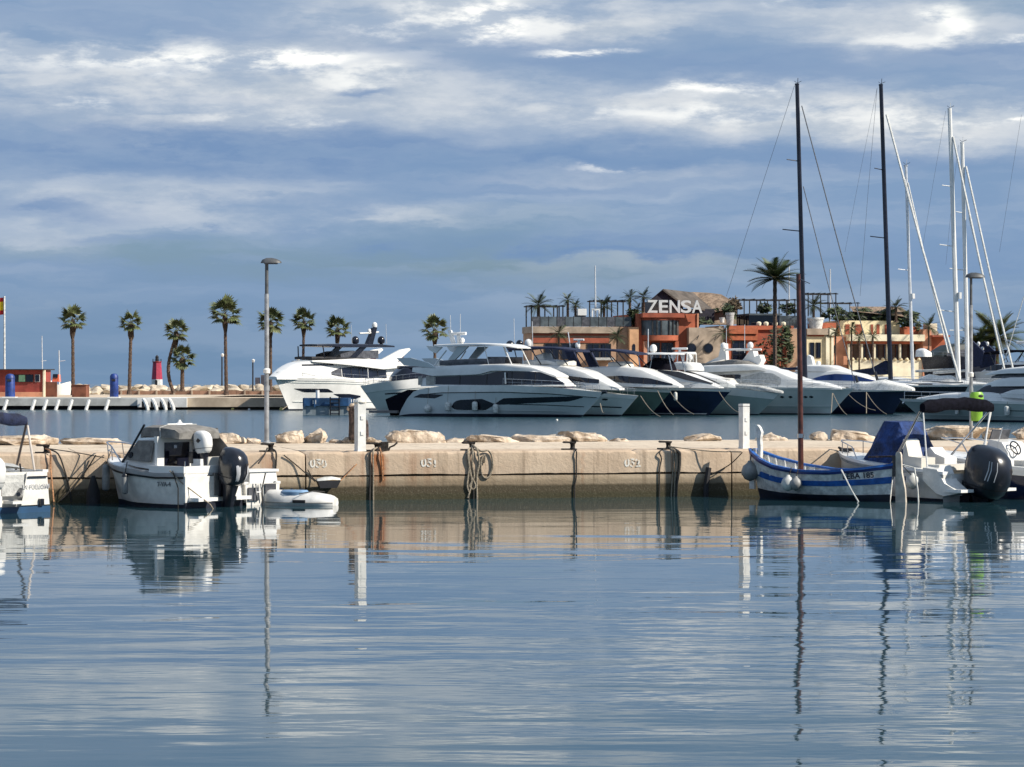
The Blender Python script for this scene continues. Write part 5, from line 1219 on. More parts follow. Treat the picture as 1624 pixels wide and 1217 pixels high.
b.house('sun_pad', [(962, 575), (985, 574), (992, 580)], [(962, 582), (992, 583)], .5, .45, GEL2); b.dome(916, 548, 4.5, GEL); b.dome(911, 549, 5, HBLACK); b.tube('radar_bar', [(910, 539), (926, 539)], .09, GEL); b.tube('radar_mast', [(918, 553), (918, 540)], .1, GEL)
b.tube('antenna', [(905, 556), (901, 527)], .05, ALU); b.rail(.5, .98, .65)
hang_fender(b, 1057, 622, 636, 'small white fender at the green yacht bow', r=.16)
b = Boat('motor_yacht', 'navy blue hulled yacht with white deck and grey windscreen cover', stern_of(1160, 220, 18), (1160, 220), 4.5, YG, 'yacht')
b.hull([(850, 612), (950, 611), (1060, 616), (1160, 619)], (855, 1124), HNAVY, boot=.04, tm=.5, p=2.2); b.deck(GEL); b.band('bulwark', .93, 1.02, GEL, .03); b.band('boot_line', .045, .085, GEL, .012, .3, .98)
_, w = b.house('saloon', [(960, 596), (1010, 588), (1050, 587), (1085, 594), (1120, 608), (1134, 615)], [(960, 613), (1134, 616)], .74, .6, GEL, fwd=.5, fend=.3)
b.patch('windscreen_cover', [(1046, 586.5), (1080, 590), (1128, 608)], [(1046, 589), (1090, 603), (1128, 609.5)], mat('charcoal_cover', (.075, .075, .085), .8), w, plane=1.0)
b.patch('saloon_window', [(975, 597), (1040, 596)], [(975, 606), (1050, 609)], TINT, w, plane=1.4)
b.house('t_top', [(1004, 560.5), (1040, 559.5), (1072, 560.5)], [(1004, 562.5), (1072, 562.5)], .6, .56, GEL, crown=.03)
for x0, x1 in ((1012, 1016), (1035, 1030), (1060, 1066)): b.tube('t_top_post', [(x0, 562, 1.2), (x1, 590, 1.3)], .05, CHROME, both=True)
b.dome(1036, 553, 6, GEL); b.house('cockpit_cover', [(1016, 580), (1030, 568), (1050, 570), (1060, 586)], [(1016, 590), (1060, 590)], .5, .3, BLKMAT, fwd=.7)
b.tube('antenna', [(1028, 560), (1028, 522)], .05, ALU); b.rail(.5, .98, .6)
b = Boat('motor_cruiser', 'small white flybridge cruiser with two radar domes, deck rails loaded with gear', stern_of(1236, 222.5, 15), (1236, 222.5), 4.2, YG, 'yacht')
b.hull([(990, 612), (1090, 612), (1160, 616), (1236, 625)], (995, 1202), HTEAL, boot=.05, tm=.45, p=1.9); b.deck(GEL); b.band('bulwark', .74, 1.02, GEL, .04, .45, 1.0)
_, w = b.house('saloon', [(1040, 592), (1066, 588), (1100, 590), (1150, 604), (1166, 614)], [(1040, 613), (1166, 617)], .76, .62, GEL, fwd=.5, fend=.35)
b.patch('saloon_window', [(1050, 596), (1110, 597)], [(1050, 604), (1125, 606)], TINT, w, plane=1.4)
b.house('flybridge', [(1060, 578), (1072, 574), (1094, 576), (1104, 584)], [(1060, 586), (1104, 588)], .62, .6, GEL, fwd=.6)
for x in (1068, 1075, 1085, 1090): b.tube('hardtop_post', [(x, 560, .9), (x - 1, 576, 1.0)], .06, GEL, both=True)
b.house('hardtop', [(1064, 559), (1092, 559)], [(1064, 562), (1092, 562)], .5, .5, GEL); b.dome(1068, 565, 4.5, GEL, .6); b.dome(1094, 567, 4.5, GEL, .6); b.tube('radar_bar', [(1066, 553.5), (1090, 553)], .1, GEL); b.tube('radar_mast', [(1078, 560), (1078, 554)], .12, GEL)
b.house('deck_tender', [(1130, 604), (1140, 600), (1152, 601), (1158, 607)], [(1130, 607), (1158, 608.5)], .36, .32, GEL2, aft=.4, aend=.4); b.rail(.45, .99, .75); b.house('rolled_cover', [(1160, 610), (1200, 613), (1232, 621)], [(1160, 615), (1200, 619), (1232, 624)], .35, .3, LGREYCAN)
b = Boat('motor_yacht', 'big white flybridge yacht with swept radar arch and row of small portholes', stern_of(1354, 225, 20), (1354, 225), 5.2, YG, 'yacht')
b.hull([(1020, 616), (1150, 614), (1240, 615.5), (1354, 617)], (1026, 1316), HSILV, boot=.05, tm=.5, p=2.0, wf1=.05); b.deck(GEL); b.band('bulwark', .95, 1.02, GEL, .04); b.band('spray_chine', .30, .33, HSILV, .08, .55, .97)
for px in (1240, 1252, 1273, 1281): b.patch('porthole', [(px - 3, 629.5), (px, 628), (px + 3, 629.5)], [(px - 3, 630.5), (px, 632), (px + 3, 630.5)], TINT, plane=1.9, n=6)
_, w = b.house('saloon', [(1075, 596), (1130, 587), (1200, 583), (1226, 586), (1262, 601), (1300, 608), (1328, 616)], [(1075, 617), (1328, 618)], .78, .6, GEL, fwd=.5, fend=.3)
b.patch('saloon_window', [(1100, 595.5), (1174, 594), (1176, 595)], [(1100, 596.5), (1140, 604), (1176, 602)], TINT, w, plane=1.6); b.patch('windscreen_cover', [(1165, 602), (1206, 591), (1226, 592), (1240, 600)], [(1165, 610), (1200, 612), (1240, 610)], LGREYCAN, w, plane=1.5)
b.house('flybridge', [(1090, 586), (1120, 580), (1180, 578), (1206, 580), (1232, 592)], [(1090, 592), (1150, 590), (1206, 587), (1232, 594)], .84, .82, GEL, fwd=.6, fend=.5)
b.house('flybridge_cover', [(1110, 577), (1150, 571), (1180, 573), (1196, 579)], [(1110, 583), (1196, 583)], .6, .5, GREYCAN, fwd=.7)
b.poly('radar_arch', [(1180, 573), (1192, 557), (1198, 557), (1200, 566), (1208, 563), (1211, 572), (1207, 579), (1190, 579)], -.5, .5, GEL); b.poly('radar_mast', [(1120, 577), (1142, 566), (1147, 545), (1152, 545), (1154, 572), (1130, 580)], -.35, .35, GEL)
b.tube('arch_bar', [(1150, 555, 1.2), (1190, 554, 1.2)], .10, GEL, both=True); b.dome(1147.5, 549, 5, GEL, 1.0); b.dome(1190, 548, 5, GEL, 1.0); b.house('seat', [(1124, 574), (1140, 571), (1144, 577)], [(1124, 581), (1144, 581)], .5, .4, GEL2)
b.tube('antenna', [(1152, 545), (1152, 520)], .03, ALU); b.tube('antenna', [(1181, 560), (1181, 515)], .03, ALU); b.rail(.5, .99, .7)

# mooring lines from the bows
def bowline(pts, Y, label, r=.035, m=ROPE):
    o = MB().tube(sag(W(*pts[0], Y), W(*pts[1], Y - 6), .25, 6), r, 5).build('mooring_line', m); tag(o, label, 'rope')
for pts, Y, lab in ((((1320, 624), (1318, 655)), 219, 'slack pale line dropping from the big flybridge yacht bow'), (((1321, 624), (1343, 658)), 219, 'pale bow line slanting from the big flybridge yacht'), (((1346, 626), (1388, 651)), 219, 'pale line crossing the navy sailing hull'),
    (((1374, 622), (1374, 656)), 217, 'pale vertical line on the navy sailing hull'), (((1375, 624), (1406, 657)), 217, 'pale slanting line near the navy sailing bow'), (((1140, 621), (1172, 655)), 213, 'bow line slanting from the navy motor yacht'),
    (((1043, 620), (1068, 658)), 209, 'bow line of the green yacht towards the white mark'), (((1063, 622), (1100, 657)), 210, 'bow line of the navy yacht seen over its hull'), (((1016, 628), (1047, 661)), 205, 'bow line below the silver yacht pulpit'), (((952, 640), (958, 655)), 200, 'short line under the grey yacht anchor')):
    bowline(pts, Y, lab)

# --- sailing yachts
SG = 'sailing yachts with bare masts'
def sailer(label, bpx, bY, L, deck_py, hm, mast, mm, r, spreaders=(), stays=(), boom=None, cover=None, beam=4.6, ell=True, boomm=None):
    b = Boat('sailing_yacht', label, stern_of(bpx, bY, L), (bpx, bY), beam, SG, 'sailboat')
    s0 = stern_of(bpx, bY, L)[0]
    b.hull([(s0, deck_py + 1), (lerp(s0, bpx, .6), deck_py + .5), (bpx, deck_py - .5)], (s0 + 8, bpx - 22), hm, boot=.05, tm=.5, p=2.0, stern=.8); b.deck(GEL); b.band('toe_rail', .96, 1.02, GEL, .03)
    (x0, y0), (x1, y1) = mast
    ms = b.tube('mast', [(x0, y0, 0), (lerp(x0, x1, .5) , (y0 + y1) / 2, 0), (x1, y1, 0)], r, mm, n=8, r1=r * .8)
    for py, px1, pyo in spreaders:
        px = lerp(x0, x1, (y0 - py) / (y0 - y1)); b.tube('spreader', [(px, py, 0), (px1, pyo, 1.1)], .05, mm, parent=ms); 
    for (xa, ya, xb, yb, m, rr) in stays: b.tube('forestay' if xb > xa else 'backstay', [(xa, ya, 0), (lerp(xa, xb, .5) - 1, lerp(ya, yb, .5) + 2, 0), (xb, yb, 0)], rr, m, n=6)
    b.tube('wind_vane', [(x1 - 4, y1 - 4, 0), (x1, y1 - 1, 0), (x1 + 7, y1 - 4, 0)], .025, WIRE, parent=ms); b.tube('masthead', [(x1 - 3, y1 + 1, 0), (x1 + 3, y1 + 1, 0)], .09, mm, parent=ms)
    b.tube('masthead_aerial', [(x1 + 1, y1, 0), (x1 + 1.5, y1 - 9, 0)], .03, mm, parent=ms)
    if boom: b.tube('boom', [(boom[0], boom[1], 0), (boom[2], boom[3], 0)], .13, boomm or mm, n=8); 
    _, w = b.house('coachroof', [(lerp(s0, bpx, .3), deck_py - 8), (lerp(s0, bpx, .55), deck_py - 7), (lerp(s0, bpx, .72), deck_py - 1)], [(lerp(s0, bpx, .3), deck_py + 1), (lerp(s0, bpx, .72), deck_py + 1)], .6, .45, GEL)
    b.patch('cabin_window', [(lerp(s0, bpx, .36), deck_py - 5.5), (lerp(s0, bpx, .58), deck_py - 4.5)], [(lerp(s0, bpx, .36), deck_py - 3), (lerp(s0, bpx, .58), deck_py - 2.5)], TINT, w)
    b.rail(.1, .98, .6, .014); return b
b = sailer('navy hulled sailing yacht with tall black mast and white covered foredeck', 1438, 228, 21, 620, HNAVY, ((1277, 606), (1264, 133)), MASTB, .24, ((256, 1248, 253), (367, 1241, 364)),
       ((1271.5, 168, 1393, 612, STAYG, .055), (1274, 296, 1357, 612, STAYG, .045), (1260, 136, 1152, 470, WIRE, .018)), (1276, 584, 1205, 588), boomm=NAVYCAN)
b.house('deck_cover', [(1340, 613), (1356, 606), (1372, 607), (1392, 602), (1408, 607), (1424, 610), (1440, 616)], [(1340, 618), (1440, 620)], .42, .25, STAYW, aft=.2, aend=.6, fend=.4, round_=.3)
b.tube('stay_fitting', [(1357, 596), (1364, 620)], .13, BLKPL); b.tube('stay_fitting', [(1388, 590), (1395, 616)], .14, BLKPL)
b = sailer('sailing yacht with second tall black mast and white furled headsail', 1536, 241, 21, 612, HBLACK, ((1412.5, 602), (1397, 134)), MASTB, .25, ((270, 1387, 267), (378, 1380, 375)),
       ((1406, 182, 1522, 604, STAYW, .12), (1435, 285, 1508, 560, STAYW, .08), (1391, 140, 1364, 470, WIRE, .016), (1391, 140, 1340, 400, WIRE, .012)), (1410, 588, 1342, 592))
b.house('sail_cover', [(1344, 588), (1375, 584), (1396, 572), (1404, 575)], [(1344, 596), (1404, 594)], .10, .05, NAVYCAN)
b = sailer('slim sailing yacht with grey aluminium mast between the dark and white ones', 1530, 264, 18, 606, GEL, ((1448, 604), (1436.5, 262)), ALU, .20, ((429, 1424, 427),),
       ((1440, 290, 1504, 560, STAYW, .08),), None)
b.tube('radar_pod', [(1447.5, 466), (1448, 474)], .24, GEL)
b = sailer('white sailing yacht with tallest white mast and grey stowed boom', 1604, 247, 20, 613, GEL, ((1520, 606), (1506, 172)), GEL, .27, ((296, 1494, 294), (391, 1490, 388), (495, 1490, 492)),
       ((1511.5, 217, 1596, 600, STAYW, .12), (1500, 176, 1462, 400, WIRE, .012)), (1517, 586, 1452, 589), boomm=LGREYCAN)
b.tube('radar_pod', [(1522, 464), (1522, 474)], .22, GEL)
b.house('sail_bundle', [(1452, 600), (1466, 594), (1482, 597), (1500, 596), (1514, 603)], [(1452, 604), (1514, 606)], .26, .12, STAYW)
b = sailer('white sailing yacht whose shorter white mast stands just beside the tallest', 1650, 254, 20, 610, GEL, ((1535, 604), (1526, 226)), GEL, .25, ((338, 1516, 336), (429, 1506, 426), (524, 1506, 524)),
       ((1532, 264, 1610, 600, STAYW, .115), (1537, 345, 1592, 562, STAYW, .08), (1520, 230, 1500, 420, WIRE, .012)), (1532, 588, 1480, 592), boomm=LGREYCAN)
b.tube('halyard', [(1624, 470), (1588, 590)], .05, STAYW); b.tube('halyard', [(1620, 182), (1585, 400)], .014, WIRE)

# --- blue windowed yacht
b = Boat('motor_yacht', 'white yacht with a long arched blue side window behind the navy sailing hull', stern_of(1405, 234, 17), (1405, 234), 4.4, YG, 'yacht')
b.hull([(1130, 616), (1300, 613), (1405, 616)], (1135, 1378), GEL, boot=.06); b.deck(GEL)
_, w = b.house('saloon', [(1230, 593), (1275, 589), (1330, 588), (1362, 594), (1394, 610)], [(1230, 614), (1394, 614)], .78, .62, GEL, fwd=.55, fend=.35)
b.patch('arched_window', [(1286, 602), (1305, 595.5), (1325, 593), (1350, 594.5), (1384, 604)], [(1286, 603), (1325, 604), (1384, 605)], BLUEGLASS, w, plane=1.5)
b.house('flybridge', [(1262, 582), (1280, 579), (1315, 580), (1340, 588)], [(1262, 589), (1340, 590)], .66, .62, GEL, fwd=.5); b.dome(1298, 577, 4, GEL); b.poly('arch', [(1278, 580), (1283, 563), (1288, 566), (1292, 580)], -.3, .3, GEL)
for px in (1338, 1350): b.house('deck_bollard', [(px - 3, 611), (px, 605), (px + 3, 607)], [(px - 3, 616), (px + 3, 616)], .2, .12, BLKPL)
# --- dark cruiser and its neighbour
b = Boat('motor_cruiser', 'dark hulled trawler cruiser with black canvas cockpit tent behind the white masts', (1576, 276), (1461, 272), 4.6, YG, 'yacht')
b.hull([(1576, 572), (1530, 566.5), (1461, 565.5)], (1576, 1476), HBLACK, boot=.05, p=1.8); b.deck(GREYCAN)
b.house('cockpit_tent', [(1482, 566), (1500, 555), (1514, 547.5), (1530, 545), (1552, 545)], [(1482, 568), (1552, 572)], .8, .6, mat('dark_green_canvas', (.02, .03, .03), .6, var=.2), fwd=.5, fend=.3)
b.patch('tent_window', [(1500, 559), (1548, 551)], [(1492, 565), (1548, 566)], SMOKE, lambda x, z: 1.75, plane=1.6)
b.rail(.05, .98, .5); b.tube('anchor', [(1478, 573, 0), (1476, 580, 0)], .22, CHROME); b.house('deck_gear', [(1466, 556), (1474, 553), (1482, 558)], [(1466, 566), (1482, 566)], .4, .3, GEL)
b = Boat('motor_cruiser', 'white cruiser with wide black bimini at the picture edge under the palms', (1680, 262), (1545, 268), 4.8, YG, 'yacht')
b.hull([(1680, 590), (1610, 589), (1545, 590)], (1680, 1560), GEL, boot=.05); b.deck(GEL)
_, w = b.house('saloon', [(1550, 590), (1570, 580), (1600, 574), (1676, 574)], [(1550, 592), (1676, 592)], .8, .7, GEL, fwd=.5, fend=.4); b.patch('saloon_window', [(1558, 585), (1572, 579), (1668, 578)], [(1558, 588), (1668, 588)], TINT, w, plane=1.8)
bimini(b, [(1560, 559), (1590, 555.5), (1640, 556), (1676, 558)], BLKMAT, [(1570, 559, 1576, 576), (1600, 559, 1590, 575), (1622, 559, 1610, 575), (1640, 559, 1650, 575)])
b.poly('screen', [(1544, 544), (1552, 541), (1570, 558), (1568, 580), (1546, 584)], 1.2, 1.5, NAVYCAN, both=True)
for px, py in ((1552, 545), (1566, 545), (1558, 553)): b.dome(px, py, 2.6, GEL)
b.house('hardtop', [(1604, 541.5), (1640, 541), (1676, 541)], [(1604, 545), (1676, 545)], .5, .5, GEL)

# --- near right cruiser, bow left
b = Boat('motor_cruiser', 'white decked cruiser with grey green hull lying bow to the left before the sailing yachts', (1745, 181), (1428, 190), 4.6, YG, 'yacht')
b.hull([(1745, 642), (1640, 639), (1540, 636), (1470, 635), (1428, 633.5)], (1745, 1466), HTEAL, boot=.09, tm=.45, p=1.8); b.deck(GEL); b.band('bulwark', .90, 1.03, GEL, .035); b.band('rub_line', .55, .58, HBLACK, .02, .0, .45); b.band('spray_chine', .28, .30, HSILV, .05, .1, .95)
b.house('foredeck', [(1445, 632), (1490, 625), (1530, 622.5), (1590, 622), (1720, 620)], [(1445, 636), (1720, 640)], .8, .6, GEL, fwd=.5, fend=.3)
_, w = b.house('cabin', [(1535, 625), (1556, 613), (1590, 604), (1640, 600), (1720, 599)], [(1535, 628), (1720, 632)], .74, .62, TINT, fwd=.55, fend=.4)
b.house('coachroof', [(1553, 611.5), (1580, 602), (1604, 598.5), (1720, 598)], [(1553, 613.5), (1590, 613), (1720, 612)], .80, .72, GEL, fwd=.6, fend=.4)
b.house('side_deck', [(1582, 627), (1610, 618), (1640, 616), (1720, 616)], [(1582, 629), (1720, 640)], .84, .82, GEL, fwd=.8, fend=.7)
b.house('windscreen', [(1566, 597), (1592, 590), (1640, 590), (1720, 590)], [(1566, 600), (1720, 600)], .62, .56, SMOKE, fwd=.6, fend=.5)
b.house('roof', [(1556, 593.5), (1590, 585), (1624, 581.5), (1720, 582)], [(1556, 595), (1600, 592.5), (1720, 592)], .72, .66, GEL, fwd=.6, fend=.4)
b.rail(.35, .98, .6, .014, 6); b.tube('anchor', [(1455, 640, 0), (1464, 652, 0), (1459, 656, 0)], .12, BLKPL); b.tube('bow_roller', [(1440, 634, 0), (1432, 640, 0)], .1, CHROME)
hang_fender(b, 1513, 646, 658, 'slim white fender under the folded black bimini', r=.14); hang_fender(b, 1600, 644, 660, 'white fender hanging at the bimini end, near the picture edge', r=.2)
# ------------------------------------------------------------ near boats
class NearBoat(Boat):
    def __init__(s, name, label, S, u, beam, L, cat='boat'):
        s.s = Vector((S[0], S[1], 0)); s.u = Vector((u[0], u[1], 0)).normalized(); s.n = Vector((-s.u.y, s.u.x, 0)); s.L = L; s.B = beam; s.off = .5
        s.rz = math.atan2(s.u.y, s.u.x); s.side = 1 if s.n.dot(-s.s) > 0 else -1; s.root = thing(name, label, cat, s.s, s.rz, None)
    def mb(s, name, m, f, parent=None):
        mb = MB(); f(mb); g = mb.split if name in ('transom_panel', 'cockpit_side', 'bathing_platform', 'side_window', 'windscreen_bar', 'rod_holder', 'transom_plate', 'stern_quarter', 'swim_platform', 'scupper', 'rib', 'stern_bench') else mb.build
        return g(name, m, parent or s.root)
def outboard(root, x, y, z, sc, cowl, label, tilt=.0, stripe=True, cover=False, side=1, wide=1.0):
    """outboard motor hung on the transom: local x points forward, z is the height of the clamp"""
    ob = link('outboard_motor', bpy.data.meshes.new('outboard_motor'), root, (x, y, z)); ob['label'] = label; ob.rotation_euler = (0, -tilt, 0)
    # midsection as the part's own mesh
    mb = MB(); k = sc
    def ring(cx, cz, lx_, ly, n=12): return [(cx + lx_ * math.copysign(abs(math.cos(6.283 * i / n)) ** .62, math.cos(6.283 * i / n)) * k, ly * math.copysign(abs(math.sin(6.283 * i / n)) ** .62, math.sin(6.283 * i / n)) * k, cz * k) for i in range(n)]
    mb.rings([ring(-.30 * k, .02, .17, .14), ring(-.30 * k, -.25, .13, .09), ring(-.30 * k, -.62, .11, .055), ring(-.32 * k, -.9, .12, .05), ring(-.30 * k, -1.02, .16, .03)])
    mb.box((-.36 * k, 0, -.78 * k), (.42 * k, .26 * k, .025 * k)); mb.box((-.04 * k, 0, -.12 * k), (.22 * k, .2 * k, .42 * k)); mb.box((-.10 * k, 0, -.02 * k), (.34 * k, .12 * k, .1 * k))
    tmp = mb.build('outboard_motor', BLKPL); ob.data = tmp.data; bpy.data.objects.remove(tmp)
    rr = []
    for cz, cx, lx_, ly in ((-.06, -.30, .19, .15), (.02, -.31, .25, .19), (.18, -.32, .295, .215), (.38, -.315, .30, .215), (.52, -.29, .27, .20), (.60, -.26, .215, .165), (.645, -.24, .14, .11), (.66, -.23, .04, .04)):
        rr.append(ring(cx * k, cz, lx_ * wide, ly * wide, 16))
    MB().rings(rr).build('cowling', cowl, ob, sharp=60)
    MB().rings([ring(-.31 * k, .085, .272 * wide, .206 * wide, 16), ring(-.31 * k, .10, .279 * wide, .209 * wide, 16)]).build('cowl_seam', RUBBER, ob)
    MB().box((-.15 * k, 0, .50 * k), (.12 * k, .30 * k * wide, .03 * k), ry=.5).build('cowl_latch', STEELD, ob)
    if stripe:
        mb = MB()
        for sd in (1, -1):
            g = []
            for cz, cx, lx_, ly, a0, a1 in ((-.02, -.30, .21, .165, 150, 168), (.08, -.312, .275, .203, 146, 168), (.20, -.32, .30, .215, 142, 166), (.36, -.31, .295, .21, 136, 164), (.46, -.285, .262, .19, 134, 158)):
                row = []
                for q in range(5):
                    an = rad(lerp(a0, a1, q / 4)); ca, sa = math.cos(an), math.sin(an)
                    row.append((cx * k + lx_ * 1.02 * k * math.copysign(abs(ca) ** .62, ca), sd * ly * 1.035 * k * abs(sa) ** .62, cz * k))
                g.append(row)
            mb.rings(g, closed=False)
        mb.split('decal', mat('silver_decal_glint', (.55, .55, .56), .3), ob)
    mb = MB()
    for i in range(3):
        a = i * 2.094; mb.box((-.52 * k, .09 * k * math.cos(a), -.93 * k + .09 * k * math.sin(a)), (.03, .1 * k, .1 * k), ry=.4)
    mb.lathe([(.03 * k, 0), (.03 * k, .1 * k)], (-.52 * k, 0, -.98 * k), 8); mb.build('propeller', STEELD, ob)
    return ob
def hull_text(b, txt, t, v, size, m, side=None, lift=.012):
    side = side or b.side; a = b.S(t, v); c = b.S(t + .06, v); up = b.S(t, min(1, v + .12)) - a
    me = text_mesh(txt, size, .002, .004); me.materials.append(m); o = link('lettering', me, b.root)
    f = Vector((c.x - a.x, side * (c.y - a.y), c.z - a.z)).normalized(); 
    if side > 0: f = -f
    uu = Vector((up.x, side * up.y, up.z)); uu = (uu - f * uu.dot(f)).normalized(); nn = f.cross(uu)
    from mathutils import Matrix
    M = Matrix((f, uu, nn)).transposed().to_4x4(); M.translation = Vector((a.x, side * a.y, a.z)) + nn * lift; o.matrix_local = M
    return o
def open_interior(b, v0=.35, m=GEL2, floor=.22, t0=.03, t1=.95, inset=.05, n=26):
    """inner skin and sole of an open boat"""
    rr = []
    for i in range(n + 1):
        t = lerp(t0, t1, i / n); top = b.S(t, 1.0); lo = b.S(t, v0); y1 = max(.02, top.y - inset); y0 = max(.015, min(lo.y - inset, y1)); z0 = max(floor, lo.z)
        rr.append([Vector((top.x, y1, top.z + .006)), Vector((top.x, y1 * .97, lerp(top.z, z0, .5))), Vector((top.x, y0 * .85, z0)), Vector((top.x, -y0 * .85, z0)), Vector((top.x, -y1 * .97, lerp(top.z, z0, .5))), Vector((top.x, -y1, top.z + .006))])
    return MB().rings(rr, closed=False).build('inner_liner', m, b.root)
def open_hull(b, sheer, wl, m, **kw):
    """hull without its top: shell sides, stern board"""
    o = b.hull(sheer, wl, m, local=True, **kw); bpy.data.objects.remove(o); mb = MB(); n = len(b.rr[0]); 
    vs = [p for r in b.rr for p in r]; fs = []
    for i in range(len(b.rr) - 1):
        for j in range(n - 1): fs.append((i * n + j, i * n + j + 1, (i + 1) * n + j + 1, (i + 1) * n + j))
    fs.append(tuple(range(n))); 
    if kw.get('double'): fs.append(tuple(range((len(b.rr) - 1) * n, len(b.rr) * n)))
    mb.add(vs, fs); b.hullobj = mb.build('hull', m, b.root, sharp=50); return b.hullobj
def gunwale(b, m, w=.10, h=.05, t0=0, t1=1, name='gunwale', z=.0):
    mb = MB()
    for sd in (1, -1):
        rr = []
        for i in range(31):
            q = b.S(lerp(t0, t1, i / 30), 1.0); y = q.y; rr.append([Vector((q.x, sd * (y + .025), q.z - .02 + z)), Vector((q.x, sd * (y + .025), q.z + h + z)), Vector((q.x, sd * max(0, y - w), q.z + h + z)), Vector((q.x, sd * max(0, y - w), q.z - .02 + z))])
        mb.rings(rr)
    return mb.build(name, m, b.root)

# ---------------- cabin boat
b = NearBoat('cabin_boat', 'white cabin fishing boat with grey canvas roof and big dark outboard motor', (-6.78, 57.2), (-.80, .60), 1.95, 3.3)
b.hull([(0, .80), (.9, .78), (1.8, .86), (2.6, .97), (3.3, 1.06)], (.0, 3.0), GELW, local=True, tm=.5, p=2.3, stern=.95, wf0=.9, wf1=.03)
b.band('boot_stripe', -.05, .10, ANTI, .012); b.band('rub_rail', .83, .88, BLKPL, .03); b.band('topside', .89, 1.0, mat('gelcoat_grey', (.42, .41, .41), .3, var=.06), .02)
b.deck(GEL)
def tr(px, py, x=0.0):           # point on a plane across the boat at distance x from the transom
    d = (px - CX) / F; o = b.s + b.u * x
    y = (d * o.y - o.x) / (b.n.x - d * b.n.y); return Vector((x, y, wz(py, o.y + b.n.y * y)))
b.mb('transom_panel', GELW, lambda m: (m.box((-.03, .30, .40), (.05, 1.30, .62)), m.box((-.03, -.72, .40), (.05, .50, .62))))
b.mb('transom_stripe', ANTI, lambda m: m.box((-.035, 0, .06), (.06, 1.9, .14)))
b.mb('bathing_platform', GEL, lambda m: (m.box((-.20, .55, .20), (.36, .62, .08)), m.box((-.20, -.62, .20), (.36, .5, .08))))
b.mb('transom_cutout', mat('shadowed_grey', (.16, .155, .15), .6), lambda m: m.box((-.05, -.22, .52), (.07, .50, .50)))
b.mb('cockpit_side', GEL, lambda m: (m.box((.55, .87, .86), (1.1, .14, .16)), m.box((.55, -.87, .86), (1.1, .14, .16)), m.box((.06, .35, .86), (.14, 1.1, .16))))
b.mb('cockpit_well', RUBBER, lambda m: m.box((.6, 0, .81), (.9, 1.5, .04)))
# cabin
cab = b.mb('cabin', mat('cabin_white', (.72, .70, .66), .3, var=.06), lambda m: m.rings([[(1.02, y * .98, .84), (1.62, y, .90), (2.30, y * .72, .98), (2.05, y * .70, 1.22), (1.72, y * .80, 1.50), (1.06, y * .82, 1.54)] for y in (.82, -.82)]))
b.mb('side_window', GREYCAN, lambda m: [m.rings([[(1.14, s * .835, 1.02), (2.10, s * .68, 1.05), (1.92, s * .665, 1.28), (1.66, s * .705, 1.50), (1.14, s * .70, 1.50)], [(1.14, s * .855, 1.02), (2.10, s * .70, 1.05), (1.92, s * .685, 1.28), (1.66, s * .725, 1.50), (1.14, s * .72, 1.50)]]) for s in (1, -1)])
b.mb('windscreen_bar', BLKPL, lambda m: [m.tube([(2.28, s * .62, .99), (2.02, s * .63, 1.26), (1.50, s * .68, 1.86)], .028, 6) for s in (1, -1)])
b.mb('porthole', TINT, lambda m: m.tube([(1.90, .74, 1.16), (1.90, .69, 1.165)], .07, 12))
b.mb('aft_bulkhead', GEL, lambda m: (m.box((1.0, .70, 1.20), (.08, .22, .80)), m.box((1.0, -.42, 1.20), (.08, .36, .80)), m.box((1.0, .10, 1.53), (.10, 1.44, .14)), m.box((.98, .1, .86), (.1, 1.4, .08))))
b.mb('door', TINT, lambda m: m.box((1.0, .19, 1.18), (.05, .84, .58))); b.mb('door_latch', CHROME, lambda m: (m.box((.965, .24, 1.36), (.03, .09, .07)), m.box((.965, .22, 1.0), (.03, .07, .06))))
b.mb('canvas_roof', GREYCAN, lambda m: m.rings([[(x, .72 * w, z0), (x, .70 * w, z1 - .05), (x, .45 * w, z1), (x, -.45 * w, z1), (x, -.70 * w, z1 - .05), (x, -.72 * w, z0)] for x, w, z0, z1 in ((.42, .92, 1.54, 1.72), (.52, 1, 1.56, 1.80), (1.0, 1.02, 1.58, 1.85), (1.45, 1.0, 1.60, 1.85), (1.62, .95, 1.56, 1.78))]))
b.mb('canvas_side', GREYCAN, lambda m: m.rings([[(.40, s * .66, 1.56), (.52, s * .70, 1.78), (.95, s * .72, 1.70), (.95, s * .74, 1.0), (.12, s * .84, .92), (.22, s * .78, 1.30)] for s in (-1, -.985)]))
b.mb('canvas_seam', LGREYCAN, lambda m: m.tube([(.93, .735, 1.56), (.97, .72, 1.80), (.97, .47, 1.858), (.97, -.47, 1.858)], .012, 5))
b.mb('roof_lamp', GEL, lambda m: m.lathe([(.16, 0), (.10, .03), (.05, .06), (.02, .12)], (1.0, .05, 1.85), 10)); b.mb('roof_bar', GEL, lambda m: m.tube([(1.0, -.35, 1.87), (1.0, .45, 1.87)], .018, 6))
b.mb('bow_rail', CHROME, lambda m: ([m.tube([(2.35, s * .60, 1.0), (2.75, s * .5, 1.34), (3.2, s * .22, 1.42), (3.36, 0, 1.43)], .018, 6) for s in (1, -1)], [m.tube([(x, s * y, z), (x + .06, s * y * .95, z2)], .014, 5) for s in (1, -1) for x, y, z, z2 in ((2.72, .5, 1.02, 1.34), (3.10, .25, 1.05, 1.41))], m.tube([(2.6, .5, 1.18), (3.1, .28, 1.24), (3.3, 0, 1.25)], .012, 5)))
b.mb('rod_holder', BLKPL, lambda m: [m.tube([(.9, y, 1.5), (.75, y - .1, .95)], .02, 5) for y in (-.32, -.5)])
b.mb('stern_light', CHROME, lambda m: m.tube([(.1, .8, .9), (.1, .8, 1.05)], .015, 5))
